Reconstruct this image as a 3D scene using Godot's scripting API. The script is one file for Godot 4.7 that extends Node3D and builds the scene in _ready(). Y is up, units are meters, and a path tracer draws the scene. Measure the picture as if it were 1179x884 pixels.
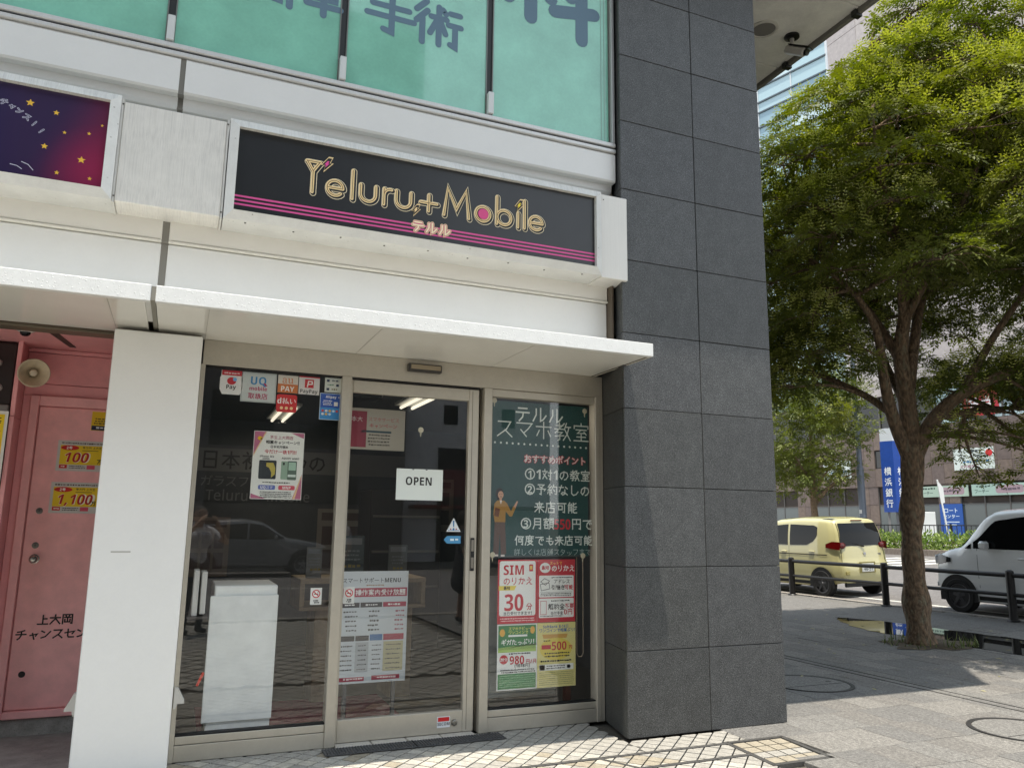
extends Node3D
# A shopfront at the foot of a corner building, a street with a tree and parked cars beside it.
# World axes: x along the shopfront, y up, z out of the shopfront towards the street; metres.

const CAM := Vector3(0.0, 1.5, 5.655)
var used := {}
var mats := {}
var shapes := {}
var rng := RandomNumberGenerator.new()

# ---------------------------------------------------------------- triangles
class Geo:
	var v := PackedVector3Array()
	var n := PackedVector3Array()
	var c := PackedColorArray()
	var col := Color(1, 1, 1)
	func tri(a: Vector3, b: Vector3, d: Vector3) -> void:
		var m := (d - a).cross(b - a).normalized()
		v.append(a); v.append(b); v.append(d)
		for i in 3:
			n.append(m); c.append(col)
	func soft(a: Vector3, b: Vector3, d: Vector3, na: Vector3, nb: Vector3, nd: Vector3) -> void:
		# a triangle with given normals, wound to suit them
		v.append(a); n.append(na)
		if (d - a).cross(b - a).dot(na + nb + nd) < 0.0:
			v.append(d); v.append(b); n.append(nd); n.append(nb)
		else:
			v.append(b); v.append(d); n.append(nb); n.append(nd)
		for i in 3:
			c.append(col)
	func quad(a: Vector3, b: Vector3, d: Vector3, e: Vector3) -> void:
		tri(a, b, d); tri(a, d, e)
	func out(a: Vector3, b: Vector3, d: Vector3, inside: Vector3) -> void:
		if (d - a).cross(b - a).dot((a + b + d) / 3.0 - inside) < 0.0:
			tri(a, d, b)
		else:
			tri(a, b, d)
	func qout(a: Vector3, b: Vector3, d: Vector3, e: Vector3, inside: Vector3) -> void:
		out(a, b, d, inside); out(a, d, e, inside)
	func box(lo: Vector3, hi: Vector3, k := 0.0) -> void:
		var m := (lo + hi) * 0.5
		var h := (hi - lo) * 0.5
		k = minf(k, minf(h.x, minf(h.y, h.z)) * 0.6)
		var p := []
		for sx in [-1, 1]:
			for sy in [-1, 1]:
				for sz in [-1, 1]:
					var s := Vector3(sx, sy, sz)
					p.append([m + s * Vector3(h.x, h.y - k, h.z - k), m + s * Vector3(h.x - k, h.y, h.z - k), m + s * Vector3(h.x - k, h.y - k, h.z)])
		for f in [[0, [0, 1, 3, 2]], [0, [4, 5, 7, 6]], [1, [0, 1, 5, 4]], [1, [2, 3, 7, 6]], [2, [0, 2, 6, 4]], [2, [1, 3, 7, 5]]]:
			var q: Array = f[1]
			qout(p[q[0]][f[0]], p[q[1]][f[0]], p[q[2]][f[0]], p[q[3]][f[0]], m)
		if k > 0.0:
			for e in [[0, 1, 0, 1], [2, 3, 0, 1], [4, 5, 0, 1], [6, 7, 0, 1], [0, 2, 0, 2], [1, 3, 0, 2], [4, 6, 0, 2], [5, 7, 0, 2], [0, 4, 1, 2], [1, 5, 1, 2], [2, 6, 1, 2], [3, 7, 1, 2]]:
				qout(p[e[0]][e[2]], p[e[1]][e[2]], p[e[1]][e[3]], p[e[0]][e[3]], m)
			for q in p:
				out(q[0], q[1], q[2], m)
	func prism(pts: PackedVector2Array, z0: float, z1: float, frame := Transform3D()) -> void:
		# a polygon in its own x-y plane, pushed from z0 to z1, then moved by frame
		var t := Geometry2D.triangulate_polygon(pts)
		var mid := Vector3(0, 0, (z0 + z1) * 0.5)
		for i in range(0, t.size(), 3):
			for z in [z0, z1]:
				var a := Vector3(pts[t[i]].x, pts[t[i]].y, z)
				var b := Vector3(pts[t[i + 1]].x, pts[t[i + 1]].y, z)
				var d := Vector3(pts[t[i + 2]].x, pts[t[i + 2]].y, z)
				var inside := (a + b + d) / 3.0
				inside.z = mid.z
				var flip := (d - a).cross(b - a).dot((a + b + d) / 3.0 - inside) < 0.0
				if flip:
					tri(frame * a, frame * d, frame * b)
				else:
					tri(frame * a, frame * b, frame * d)
		var area := 0.0
		for i in pts.size():
			area += pts[i].cross(pts[(i + 1) % pts.size()])
		for i in pts.size():
			var a2 := pts[i]
			var b2 := pts[(i + 1) % pts.size()]
			if area < 0.0:
				var s := a2
				a2 = b2
				b2 = s
			quad(frame * Vector3(a2.x, a2.y, z0), frame * Vector3(a2.x, a2.y, z1), frame * Vector3(b2.x, b2.y, z1), frame * Vector3(b2.x, b2.y, z0))
	func tube(path: Array, radii: Array, sides := 8, caps := true) -> void:
		var rings := []
		var norms := []
		var side := Vector3.RIGHT
		for i in path.size():
			var t: Vector3 = (path[mini(i + 1, path.size() - 1)] - path[maxi(i - 1, 0)]).normalized()
			if absf(side.dot(t)) > 0.9:
				side = Vector3.UP if absf(t.y) < 0.9 else Vector3.BACK
			side = (side - t * side.dot(t)).normalized()
			var up := t.cross(side)
			var ring := []
			var nn := []
			for k in sides:
				var a := TAU * k / sides
				var d := side * cos(a) + up * sin(a)
				ring.append(path[i] + d * radii[i])
				nn.append(d)
			rings.append(ring); norms.append(nn)
		for i in path.size() - 1:
			for k in sides:
				var l := (k + 1) % sides
				var pts := [rings[i][k], rings[i][l], rings[i + 1][l], rings[i + 1][k]]
				var nr := [norms[i][k], norms[i][l], norms[i + 1][l], norms[i + 1][k]]
				soft(pts[0], pts[1], pts[2], nr[0], nr[1], nr[2])
				soft(pts[0], pts[2], pts[3], nr[0], nr[2], nr[3])
		if caps:
			for e in [0, path.size() - 1]:
				var other: Vector3 = path[1] if e == 0 else path[path.size() - 2]
				for k in sides:
					out(path[e], rings[e][k], rings[e][(k + 1) % sides], other)
	func lathe(profile: Array, frame := Transform3D(), sides := 24) -> void:
		# profile: Vector2(radius, height) along the frame's y axis; either way round
		var area := 0.0
		var ring := profile + [Vector2(0, profile[profile.size() - 1].y), Vector2(0, profile[0].y)]
		for i in ring.size():
			area += ring[i].cross(ring[(i + 1) % ring.size()])
		var face := 1.0 if area >= 0.0 else -1.0
		for i in profile.size() - 1:
			var p: Vector2 = profile[i]
			var q: Vector2 = profile[i + 1]
			var d := (q - p).normalized()
			for k in sides:
				var pts := []
				var nr := []
				for w in [[p, k], [q, k], [q, k + 1], [p, k + 1]]:
					var a: float = TAU * w[1] / sides
					pts.append(frame * Vector3(w[0].x * cos(a), w[0].y, w[0].x * sin(a)))
					nr.append((frame.basis * Vector3(d.y * cos(a), -d.x, d.y * sin(a)) * face).normalized())
				soft(pts[0], pts[1], pts[2], nr[0], nr[1], nr[2])
				soft(pts[0], pts[2], pts[3], nr[0], nr[2], nr[3])
	func mesh(colored := false) -> ArrayMesh:
		var a := []
		a.resize(Mesh.ARRAY_MAX)
		a[Mesh.ARRAY_VERTEX] = v
		a[Mesh.ARRAY_NORMAL] = n
		if colored:
			a[Mesh.ARRAY_COLOR] = c
		var m := ArrayMesh.new()
		m.add_surface_from_arrays(Mesh.PRIMITIVE_TRIANGLES, a)
		return m

# ---------------------------------------------------------------- lettering and flat print
# strokes of each character on a square of 100 by 100, y down
var GLYPHS := {
	"テ": "22,18 78,18;8,42 92,42;54,42 50,68 28,92", "ル": "30,15 30,50 10,88;58,10 58,86 74,78 94,52",
	"ス": "15,18 82,18 60,55 12,90;52,58 90,92", "マ": "8,20 92,20 70,48 48,68;30,52 62,86",
	"ホ": "8,32 92,32;50,8 50,92;26,50 12,78;74,50 88,78", "ポ": "8,34 84,34;46,10 46,92;24,52 10,80;68,52 82,80;86,6 95,13 86,20 77,13 86,6",
	"イ": "78,10 52,42 10,62;54,42 54,94", "ン": "14,22 40,36;14,86 50,74 90,28", "ト": "38,8 38,94;38,40 80,58", "ー": "8,50 92,50",
	"サ": "6,34 94,34;30,10 30,62;70,10 70,50 60,78 38,94", "チ": "78,12 50,22 18,26;8,48 92,48;52,22 52,56 40,80 22,94",
	"ャ": "22,60 82,48 68,68;42,40 58,96", "セ": "8,46 88,34 70,58;34,12 34,74 42,86 86,86", "タ": "40,8 12,50;30,28 82,28 62,66 20,94;34,48 66,66",
	"フ": "12,18 86,18 70,60 30,92", "ア": "8,16 90,16 72,40;50,34 48,62 22,92", "ド": "34,8 34,94;34,40 74,58;66,14 74,28;82,10 90,24",
	"レ": "26,10 26,88 60,74 90,46", "ギ": "14,36 82,26;8,64 90,52;40,8 60,94;80,4 86,14;92,0 98,10", "ガ": "8,32 80,32 74,84 60,80;42,10 38,50 12,92;80,10 86,22;92,4 98,16",
	"カ": "8,32 86,32 80,86 64,82;44,10 40,50 14,92", "キ": "14,36 84,26;8,64 92,52;42,8 60,94", "ラ": "20,14 80,14;8,40 88,40 74,70 36,94",
	"ッ": "18,52 26,70;44,48 52,66;84,50 74,76 40,94", "ィ": "76,36 54,60 22,76;56,60 56,96", "ム": "46,10 20,84 86,74;66,52 92,92",
	"ワ": "12,46 12,18 88,18 80,56 40,92", "コ": "12,20 84,20 84,84;8,84 88,84", "ペ": "6,60 34,30 94,80;80,14 90,23 80,32 70,23 80,14",
	"プ": "12,20 80,20 66,60 28,92;88,4 96,12 88,20 80,12 88,4", "ト゛": "", "ビ": "20,8 20,80 30,90 86,88;20,48 76,34;72,8 78,18;86,4 92,14",
	"お": "12,28 66,28;36,8 36,70 24,88 12,78 24,58 60,48 86,62 84,84 58,92;72,22 92,38", "す": "6,26 94,26;56,8 56,56 42,66 32,54 42,40 56,46 58,70 38,94",
	"め": "22,20 38,74;64,10 52,56 22,86 8,66 30,38 66,32 92,56 82,82 58,92", "の": "52,24 46,60 28,84 12,66 20,36 50,20 82,30 90,58 72,84 54,90",
	"な": "8,26 54,26;34,8 12,64;70,22 92,38;66,44 66,80 46,92 32,80 46,68 70,74 92,90", "し": "26,8 26,76 44,92 70,84 90,60",
	"で": "8,22 90,18;78,20 50,42 44,70 60,88 82,90;68,40 76,54;84,34 92,48", "も": "50,6 46,72 60,92 84,82 88,58;20,32 76,32;16,56 76,56",
	"は": "18,12 12,52 20,92;40,32 92,32;70,10 70,78 54,92 40,80 54,68 76,74 94,90", "く": "68,8 22,50 70,94",
	"ま": "12,22 88,22;16,44 84,44;52,6 52,78 34,92 18,80 34,68 60,74 88,92", "り": "24,12 22,54 32,46;72,10 74,56 62,78 42,94",
	"か": "8,32 64,28 70,44 60,84 44,80;38,8 28,60 8,92;76,22 94,52", "え": "34,8 60,18;18,38 78,34 12,92;46,64 60,70 64,88 90,90",
	"き": "16,26 82,20;12,46 88,40;40,6 72,64 40,60;20,66 28,86 76,90", "た": "8,26 58,26;36,8 10,92;54,46 86,44;50,70 58,86 92,88",
	"っ": "18,60 60,50 84,64 76,84 44,94", "ぶ": "38,10 56,22;46,34 40,52 56,74 48,92 34,84;18,62 8,86;70,54 86,80;76,10 82,22;90,6 96,18",
	"ぷ": "38,10 56,22;46,34 40,52 56,74 48,92 34,84;18,62 8,86;70,54 86,80;86,6 95,14 86,22 77,14 86,6", "い": "14,20 18,74 30,84 40,68;74,24 90,62",
	"け": "18,12 12,52 20,90;38,34 94,34;70,10 72,56 54,94", "だ": "8,26 54,26;34,8 10,92;52,46 84,44;48,70 56,86 90,88;72,10 78,22;88,6 94,18", "つ": "6,38 60,22 92,44 84,72 40,88",
	"教": "12,20 52,20;32,6 32,38;4,38 62,38;60,8 8,58;22,54 48,54 34,66 34,90 24,94;8,74 58,70;72,6 60,40;64,26 96,26;86,28 76,62 54,94;64,42 94,94",
	"室": "50,2 50,14;10,30 10,16 90,16 90,30;20,36 80,36;50,36 28,54 74,52;66,46 80,60;50,58 50,90;24,72 76,72;8,92 92,92",
	"対": "28,6 28,22;6,24 52,24;44,26 8,88;14,42 50,86;58,34 96,34;82,8 82,92 70,86;62,52 70,66", "予": "20,10 78,10 52,34;34,24 62,42;8,46 90,46 80,60;50,46 50,92 36,86",
	"約": "28,4 12,26 30,30;42,20 10,52 46,50;28,50 28,94;12,64 6,84;42,64 48,80;64,6 50,40;60,24 94,24 90,86 76,84;62,46 72,62",
	"来": "16,20 84,20;30,26 36,42;70,26 62,42;6,48 94,48;50,4 50,96;48,50 8,88;52,50 94,88", "店": "50,2 50,14;10,16 94,16;16,16 14,56 4,94;54,24 54,54;54,38 86,38;30,56 84,56 84,92 30,92 30,56",
	"可": "6,14 94,14;20,34 56,34 56,66 20,66 20,34;78,14 78,90 62,86", "能": "24,4 10,28 44,24;36,14 48,32;12,94 12,40 44,40 44,92;12,56 44,56;12,72 44,72;58,6 58,36 66,42 92,40;86,10 58,22;58,50 58,84 66,92 94,90;86,56 58,70",
	"月": "10,94 24,60 24,8 80,8 80,92 66,88;24,34 80,34;24,58 80,58", "額": "28,2 28,10;6,22 6,12 50,12 50,22;24,20 8,42;20,28 44,28 6,60;22,36 50,58;14,62 44,62 44,88 14,88 14,62;56,8 98,8;76,8 72,20;62,22 94,22 94,74 62,74 62,22;62,38 94,38;62,56 94,56;70,78 54,94;84,78 98,94",
	"円": "12,94 12,10 88,10 88,92 74,88;50,10 50,50;12,50 88,50", "何": "28,6 6,48;20,30 20,94;34,16 96,16;44,34 70,34 70,64 44,64 44,34;84,16 84,90 70,86",
	"度": "52,2 52,12;12,14 94,14;18,14 16,56 4,94;24,32 90,32;42,22 42,50 70,50 70,22;30,58 80,58 62,78 26,94;36,64 88,94",
	"詳": "22,4 30,12;6,20 46,20;10,36 42,36;10,50 42,50;12,64 42,64 42,88 12,88 12,64;60,4 66,18;90,4 82,18;52,24 98,24;56,44 94,44;50,64 100,64;75,24 75,96",
	"舗": "4,34 24,4 46,28;14,38 40,38;6,52 48,52;27,38 27,62;12,64 42,64 42,90 12,90 12,64;52,18 98,18;75,4 75,94;56,94 56,34 94,34 94,94;56,52 94,52;56,70 94,70;86,4 92,12",
	"上": "50,8 50,88;50,42 84,42;6,90 94,90", "大": "6,34 94,34;50,6 48,46 8,92;52,42 92,92", "岡": "10,94 10,8 90,8 90,90 78,88;34,16 40,28;66,16 58,28;22,34 78,34;50,34 50,76;28,50 28,76 72,76 72,50",
	"手": "76,8 20,18;14,38 86,38;4,60 96,60;52,16 52,92 36,88", "術": "26,4 6,26;28,24 6,50;18,42 18,94;36,34 68,34;52,10 52,92;50,36 34,70;54,38 66,66;60,14 66,22;76,18 96,18;72,44 98,44;86,44 86,90 76,86",
	"障": "8,96 8,8 30,8 20,36 32,56 10,60;66,2 66,12;44,14 92,14;54,18 58,30;80,18 76,30;38,32 98,32;48,40 88,40 88,64 48,64 48,40;48,52 88,52;38,78 98,78;68,64 68,96",
	"内": "12,94 12,26 88,26 88,90 76,88;50,6 48,40 24,70;50,44 74,68", "科": "46,6 10,16;4,34 52,34;28,14 28,86;26,38 4,70;30,42 50,60;62,16 74,28;60,40 72,52;54,72 98,64;84,6 84,96",
	"取": "6,10 54,10;16,10 16,80;44,10 44,92;16,32 44,32;16,54 44,54;4,82 54,72;56,18 92,18 80,60 52,94;60,34 94,94", "扱": "6,28 40,28;24,6 24,88 12,84;6,64 40,52;46,14 76,14 68,40 90,40 76,72 46,94;56,14 52,60 38,94;58,42 96,94",
	"払": "6,28 44,28;26,6 26,88 14,84;6,64 44,52;66,10 54,84 90,76;80,56 96,90",
	"横": "4,30 40,30;22,6 22,96;22,34 4,68;24,38 38,58;46,16 96,16;60,6 60,32;82,6 82,32;42,32 98,32;50,42 92,42 92,78 50,78 50,42;50,60 92,60;71,32 71,78;60,82 46,96;80,82 96,96",
	"浜": "10,10 24,22;4,36 18,48;8,92 26,60;86,6 44,16;44,14 44,62;44,34 88,34;72,34 72,62;32,64 98,64;54,72 38,94;78,72 94,94",
	"銀": "4,34 24,4 46,28;14,36 38,36;6,52 46,52;26,36 26,88;10,62 16,78;42,62 36,78;4,92 48,86;56,10 90,10 90,46 56,46;56,28 90,28;56,10 56,90 72,80;70,46 96,94;90,54 76,66",
	"行": "28,4 6,28;30,26 6,54;20,44 20,96;44,16 92,16;38,42 98,42;76,42 76,92 62,88", "分": "36,6 6,46;60,6 94,46;24,46 74,46 68,92 52,88;46,46 42,70 18,94",
	"日": "20,8 80,8 80,92 20,92 20,8;20,48 80,48", "本": "8,28 92,28;50,4 50,96;48,30 8,74;52,30 92,74;30,74 70,74", "初": "26,4 32,14;6,24 46,24 8,64;26,44 26,96;44,40 32,52;36,52 48,64;54,18 92,18 88,88 72,84;70,18 64,60 46,92",
	"操": "4,28 34,28;20,6 20,90 10,86;4,62 34,52;54,6 84,6 84,24 54,24 54,6;42,34 62,34 62,50 42,50 42,34;74,34 96,34 96,50 74,50 74,34;38,64 98,64;68,54 68,96;66,66 42,90;70,66 96,90",
	"作": "28,6 6,48;20,30 20,94;56,6 40,40;50,24 96,24;62,24 62,94;62,46 92,46;62,68 92,68", "案": "50,2 50,10;10,22 10,12 90,12 90,22;12,34 88,34;44,18 26,46 76,56;68,34 22,58;8,66 92,66;50,56 50,96;46,68 12,94;54,68 88,94",
	"受": "80,6 20,14;24,20 30,30;48,18 52,28;78,16 68,30;10,46 10,34 90,34 90,46;26,52 74,52 50,78 14,94;34,58 86,94", "放": "26,4 26,18;4,20 52,20;20,20 20,50 4,94;20,46 46,46 42,90 30,88;70,6 56,40;62,26 98,26;88,28 76,66 52,94;64,42 96,94",
	"題": "12,8 44,8 44,36 12,36 12,8;12,22 44,22;4,46 52,46;28,46 28,84;28,64 48,64;14,58 4,92;8,84 30,92 98,94;56,8 98,8;62,20 94,20 94,66 62,66 62,20;62,34 94,34;62,50 94,50;70,70 58,84;84,70 96,82",
	"金": "6,40 50,4 94,40;30,38 70,38;16,58 84,58;50,38 50,92;28,66 36,82;72,66 64,82;8,92 92,92", "不": "8,14 92,14;54,14 10,62;50,34 50,96;58,44 90,70",
	"要": "8,10 92,10;18,22 82,22 82,46 18,46 18,22;40,10 40,46;60,10 60,46;6,60 94,60;48,48 26,74 86,94;72,60 58,80 14,94", "引": "12,12 50,12 50,34 14,34 10,58 50,58 46,90 30,86;82,6 82,94",
	"継": "24,4 8,26 28,30;40,20 8,52 44,50;26,50 26,94;50,8 50,90 98,90;58,40 96,40;77,10 77,80;76,42 58,70;78,42 96,68",
	"解": "26,4 8,26;22,14 44,14 34,26;4,94 14,60 14,28 44,28 44,92;28,28 28,72;14,46 44,46;14,64 44,64;54,10 92,10 88,38 78,36;72,10 54,42;56,66 96,66;50,84 98,84;76,48 76,96",
	"等": "28,4 14,22;22,14 46,14;68,4 56,22;62,14 90,14;20,32 80,32;50,24 50,44;8,46 92,46;10,62 90,62;66,50 66,90 54,88;34,70 42,80", "万": "8,16 92,16;42,16 38,56 12,92;40,42 80,42 74,88 58,86",
	"最": "26,4 74,4 74,34 26,34 26,4;26,19 74,19;4,44 96,44;20,44 20,90;46,44 46,96;20,58 46,58;20,72 46,72;4,90 52,82;54,56 88,56 60,94;60,64 94,94",
	"短": "20,4 8,30;14,20 46,20;4,46 48,46;28,20 28,50 4,90;30,54 46,74;54,10 98,10;60,26 92,26 92,50 60,50 60,26;64,58 70,80;88,58 80,80;50,90 98,90",
	"一": "6,50 94,50", "今": "6,44 50,4 94,44;30,46 70,46;22,64 78,64 56,94", "口": "14,18 86,18 86,86 14,86 14,18", "当": "50,6 50,40;20,14 30,32;80,14 70,32;14,42 86,42 86,92 14,92;14,66 86,66",
	"付": "28,6 6,48;20,30 20,94;36,30 98,30;78,8 78,90 62,86;46,48 56,64", "相": "4,30 44,30;24,6 24,96;22,34 4,68;26,38 44,58;54,12 92,12 92,92 54,92 54,12;54,38 92,38;54,64 92,64",
	"業": "38,4 38,20;62,4 62,20;16,8 24,20;84,8 76,20;6,24 94,24;30,28 36,40;70,28 64,40;14,44 86,44;22,56 78,56;6,70 94,70;50,44 50,96;46,72 10,92;54,72 90,92",
	"生": "26,8 10,36;20,26 88,26;50,6 50,90;18,56 82,56;6,90 94,90", "京": "50,2 50,14;6,16 94,16;24,28 76,28 76,50 24,50 24,28;50,50 50,92 38,88;28,60 12,84;72,60 90,84",
	"○": "50,6 72,12 88,28 94,50 88,72 72,88 50,94 28,88 12,72 6,50 12,28 28,12 50,6", "!": "50,8 50,62;50,80 50,90", "、": "30,72 44,90"}
var fonts := {}
var latin := {}

class Print:
	# a flat sheet of print: canvas units with y down, painted in layers that lie a fraction of a millimetre apart
	var g := Geo.new()
	var cw := 100.0
	var ch := 100.0
	var w := 1.0
	var h := 1.0
	var z := 0.0006
	var slip := 0
	func _init(a: float, b: float, ww: float, hh: float) -> void:
		cw = a; ch = b; w = ww; h = hh
	func at(x: float, y: float) -> Vector3:
		return Vector3((x / cw - 0.5) * w, (0.5 - y / ch) * h, z + 0.00004 * (slip % 8))
	func up() -> void:
		z += 0.0005
	func ink(c: Color) -> void:
		g.col = c.srgb_to_linear()
	func face(a: Vector3, b: Vector3, d: Vector3) -> void:
		if (d - a).cross(b - a).z < 0.0:
			g.tri(a, d, b)
		else:
			g.tri(a, b, d)
	func rect(x0: float, y0: float, x1: float, y1: float) -> void:
		face(at(x0, y0), at(x1, y0), at(x1, y1)); face(at(x0, y0), at(x1, y1), at(x0, y1))
	func poly(pts: PackedVector2Array) -> void:
		var t := Geometry2D.triangulate_polygon(pts)
		for i in range(0, t.size(), 3):
			face(at(pts[t[i]].x, pts[t[i]].y), at(pts[t[i + 1]].x, pts[t[i + 1]].y), at(pts[t[i + 2]].x, pts[t[i + 2]].y))
	func disc(x: float, y: float, rx: float, ry: float, k := 18) -> void:
		for i in k:
			var a := TAU * i / k
			var b := TAU * (i + 1) / k
			face(at(x, y), at(x + rx * cos(a), y + ry * sin(a)), at(x + rx * cos(b), y + ry * sin(b)))
	func rounded(x0: float, y0: float, x1: float, y1: float, r: float) -> void:
		var pts := PackedVector2Array()
		for q in [[x1 - r, y0 + r, -PI / 2], [x1 - r, y1 - r, 0.0], [x0 + r, y1 - r, PI / 2], [x0 + r, y0 + r, PI]]:
			for i in 5:
				var a: float = q[2] + PI / 2 * i / 4.0
				pts.append(Vector2(q[0] + r * cos(a), q[1] + r * sin(a)))
		poly(pts)
	func line(given: PackedVector2Array, wid: float, ends := false) -> void:
		var pts := PackedVector2Array()
		for q in given:
			if pts.is_empty() or q.distance_to(pts[pts.size() - 1]) > 0.01:
				pts.append(q)
		var k := pts.size()
		var closed := k > 2 and pts[0].distance_to(pts[k - 1]) < 0.001
		var l := []
		var r := []
		for i in k:
			var before := pts[i] - pts[i - 1] if i > 0 else (pts[0] - pts[k - 2] if closed else pts[1] - pts[0])
			var after := pts[i + 1] - pts[i] if i < k - 1 else (pts[1] - pts[0] if closed else pts[k - 1] - pts[k - 2])
			before = before.normalized(); after = after.normalized()
			var t := before + after
			t = t.normalized() if t.length() > 0.2 else after
			var nrm := t.orthogonal()
			var m := wid * 0.5 / maxf(0.45, absf(nrm.dot(after.orthogonal())))
			var p := pts[i]
			if not closed and not ends:
				if i == 0:
					p -= after * wid * 0.3
				if i == k - 1:
					p += before * wid * 0.3
			l.append(p + nrm * m); r.append(p - nrm * m)
		for i in k - 1:
			face(at(l[i].x, l[i].y), at(l[i + 1].x, l[i + 1].y), at(r[i + 1].x, r[i + 1].y))
			face(at(l[i].x, l[i].y), at(r[i + 1].x, r[i + 1].y), at(r[i].x, r[i].y))
		slip += 1
		if ends and not closed:
			for e in [pts[0], pts[k - 1]]:
				disc(e.x, e.y, wid * 0.5, wid * 0.5, 12)
			slip += 1

func strokes(ch: String) -> Array:
	var outp := []
	for s in str(GLYPHS[ch]).split(";", false):
		var pts := PackedVector2Array()
		for q in s.split(" ", false):
			var xy := q.split(",")
			pts.append(Vector2(float(xy[0]), float(xy[1])))
		outp.append(pts)
	return outp

func glyph(p: Print, ch: String, x: float, y: float, h: float, weight: float, ends := false, wide := 1.0) -> void:
	for s in strokes(ch):
		var q := PackedVector2Array()
		for a in s:
			q.append(Vector2(x + a.x * h * wide / 100.0, y + a.y * h / 100.0))
		p.line(q, weight * h / 100.0, ends)

func font(kind: String) -> SystemFont:
	if not fonts.has(kind):
		var f := SystemFont.new()
		f.font_names = PackedStringArray(["Droid Serif" if kind.begins_with("serif") else "Droid Sans"])
		f.font_weight = 700 if kind.ends_with("bold") else 400
		fonts[kind] = f
	return fonts[kind]

func latin_shape(s: String, kind: String) -> Array:
	# (corners of the triangles of a line of type, its width), 100 units to the height of a square character
	var key := s + "|" + kind
	if not latin.has(key):
		var t := TextMesh.new()
		t.text = s
		t.font = font(kind)
		t.font_size = 96
		t.pixel_size = 1.0
		t.depth = 0.0
		t.horizontal_alignment = HORIZONTAL_ALIGNMENT_LEFT
		var a := t.get_mesh_arrays()
		var v: PackedVector3Array = a[Mesh.ARRAY_VERTEX]
		var ix: PackedInt32Array = a[Mesh.ARRAY_INDEX] if a[Mesh.ARRAY_INDEX] != null else PackedInt32Array()
		var pts := PackedVector2Array()
		if ix.size() > 0:
			for i in ix:
				pts.append(Vector2(v[i].x, v[i].y))
		else:
			for q in v:
				pts.append(Vector2(q.x, q.y))
		# the height of a capital letter sets the scale
		var lo := Vector2(1e9, 1e9)
		var hi := Vector2(-1e9, -1e9)
		for q in pts:
			lo = lo.min(q); hi = hi.max(q)
		latin[key] = [pts, lo, hi]
	return latin[key]

func say(p: Print, s: String, x: float, y: float, h: float, weight := 9.0, kind := "sansbold", wide := 1.0, slant := 0.0) -> float:
	# writes s from x rightwards, its square cells h high from y down; returns the x where it ends
	var i := 0
	while i < s.length():
		var ch := s[i]
		if GLYPHS.has(ch) and ch != "!":
			glyph(p, ch, x + h * 0.03, y + h * 0.03, h * 0.94, weight, false, wide)
			x += h * wide
			i += 1
		elif ch == " ":
			x += h * 0.35 * wide
			i += 1
		else:
			var j := i
			while j < s.length() and not GLYPHS.has(s[j]) and s[j] != " ":
				j += 1
			if j == i:
				j = i + 1
			var run := s.substr(i, j - i)
			var shape := latin_shape(run, kind)
			var cap := latin_shape("H", kind)
			var k: float = h * 0.78 / (cap[2].y - cap[1].y)
			var base: float = cap[1].y
			var lo: Vector2 = shape[1]
			var pts: PackedVector2Array = shape[0]
			for q in range(0, pts.size() - 2, 3):
				var w := []
				for e in 3:
					var yy: float = (pts[q + e].y - base) * k
					w.append(p.at(x + h * 0.06 + (pts[q + e].x - lo.x) * k * wide + yy * slant, y + h * 0.9 - yy))
				p.face(w[0], w[1], w[2])
			x += h * 0.14 + (shape[2].x - lo.x) * k * wide
			i = j
	return x

func say_mid(p: Print, s: String, x: float, y: float, h: float, weight := 9.0, kind := "sansbold", wide := 1.0) -> void:
	var keep_v := p.g.v.size()
	var end := say(p, s, 0.0, y, h, weight, kind, wide)
	var shift := (x - end * 0.5) / p.cw * p.w
	for i in range(keep_v, p.g.v.size()):
		p.g.v[i] += Vector3(shift, 0, 0)

func small_lines(p: Print, x0: float, y0: float, x1: float, rows: int, pitch: float, h: float) -> void:
	# rows of print too small to read: short dashes of uneven length
	for r in rows:
		var x := x0 + rng.randf() * h
		while x < x1 - h:
			var e := minf(x1, x + h * rng.randf_range(0.6, 1.6))
			p.rect(x, y0 + r * pitch + h * rng.randf_range(0, 0.25), e, y0 + r * pitch + h * rng.randf_range(0.7, 1.0))
			x = e + h * rng.randf_range(0.15, 0.5)

# ---------------------------------------------------------------- objects
func numbered(called: String) -> String:
	var k: int = used.get(called, 0)
	used[called] = k + 1
	return called if k == 0 else "%s_%03d" % [called, k]

func tag(o: Node, label: String, category: String, group := "") -> void:
	o.set_meta("label", label)
	o.set_meta("category", category)
	if group != "":
		o.set_meta("group", group)

func thing(called: String, label: String, category: String, at := Vector3.ZERO, turn := 0.0, group := "") -> Node3D:
	var o := Node3D.new()
	o.name = numbered(called)
	o.position = at
	o.rotation.y = turn
	add_child(o)
	tag(o, label, category, group)
	return o

func part(called: String, m: Mesh, material: Material, parent: Node, at := Vector3.ZERO) -> MeshInstance3D:
	var o := MeshInstance3D.new()
	o.name = called if parent != self else numbered(called)
	o.mesh = m
	o.material_override = material
	o.position = at
	parent.add_child(o, true)
	return o

func structure(called: String, m: Mesh, material: Material) -> MeshInstance3D:
	var o := part(called, m, material, self)
	o.set_meta("kind", "structure")
	return o

func holder(called: String, parent: Node, at := Vector3.ZERO) -> Node3D:
	var o := Node3D.new()
	o.name = called
	o.position = at
	parent.add_child(o, true)
	return o

func slab(lo: Vector3, hi: Vector3, k := 0.003) -> ArrayMesh:
	# a chamfered block given by two corners
	var g := Geo.new()
	g.box(lo, hi, k)
	return g.mesh()

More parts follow.
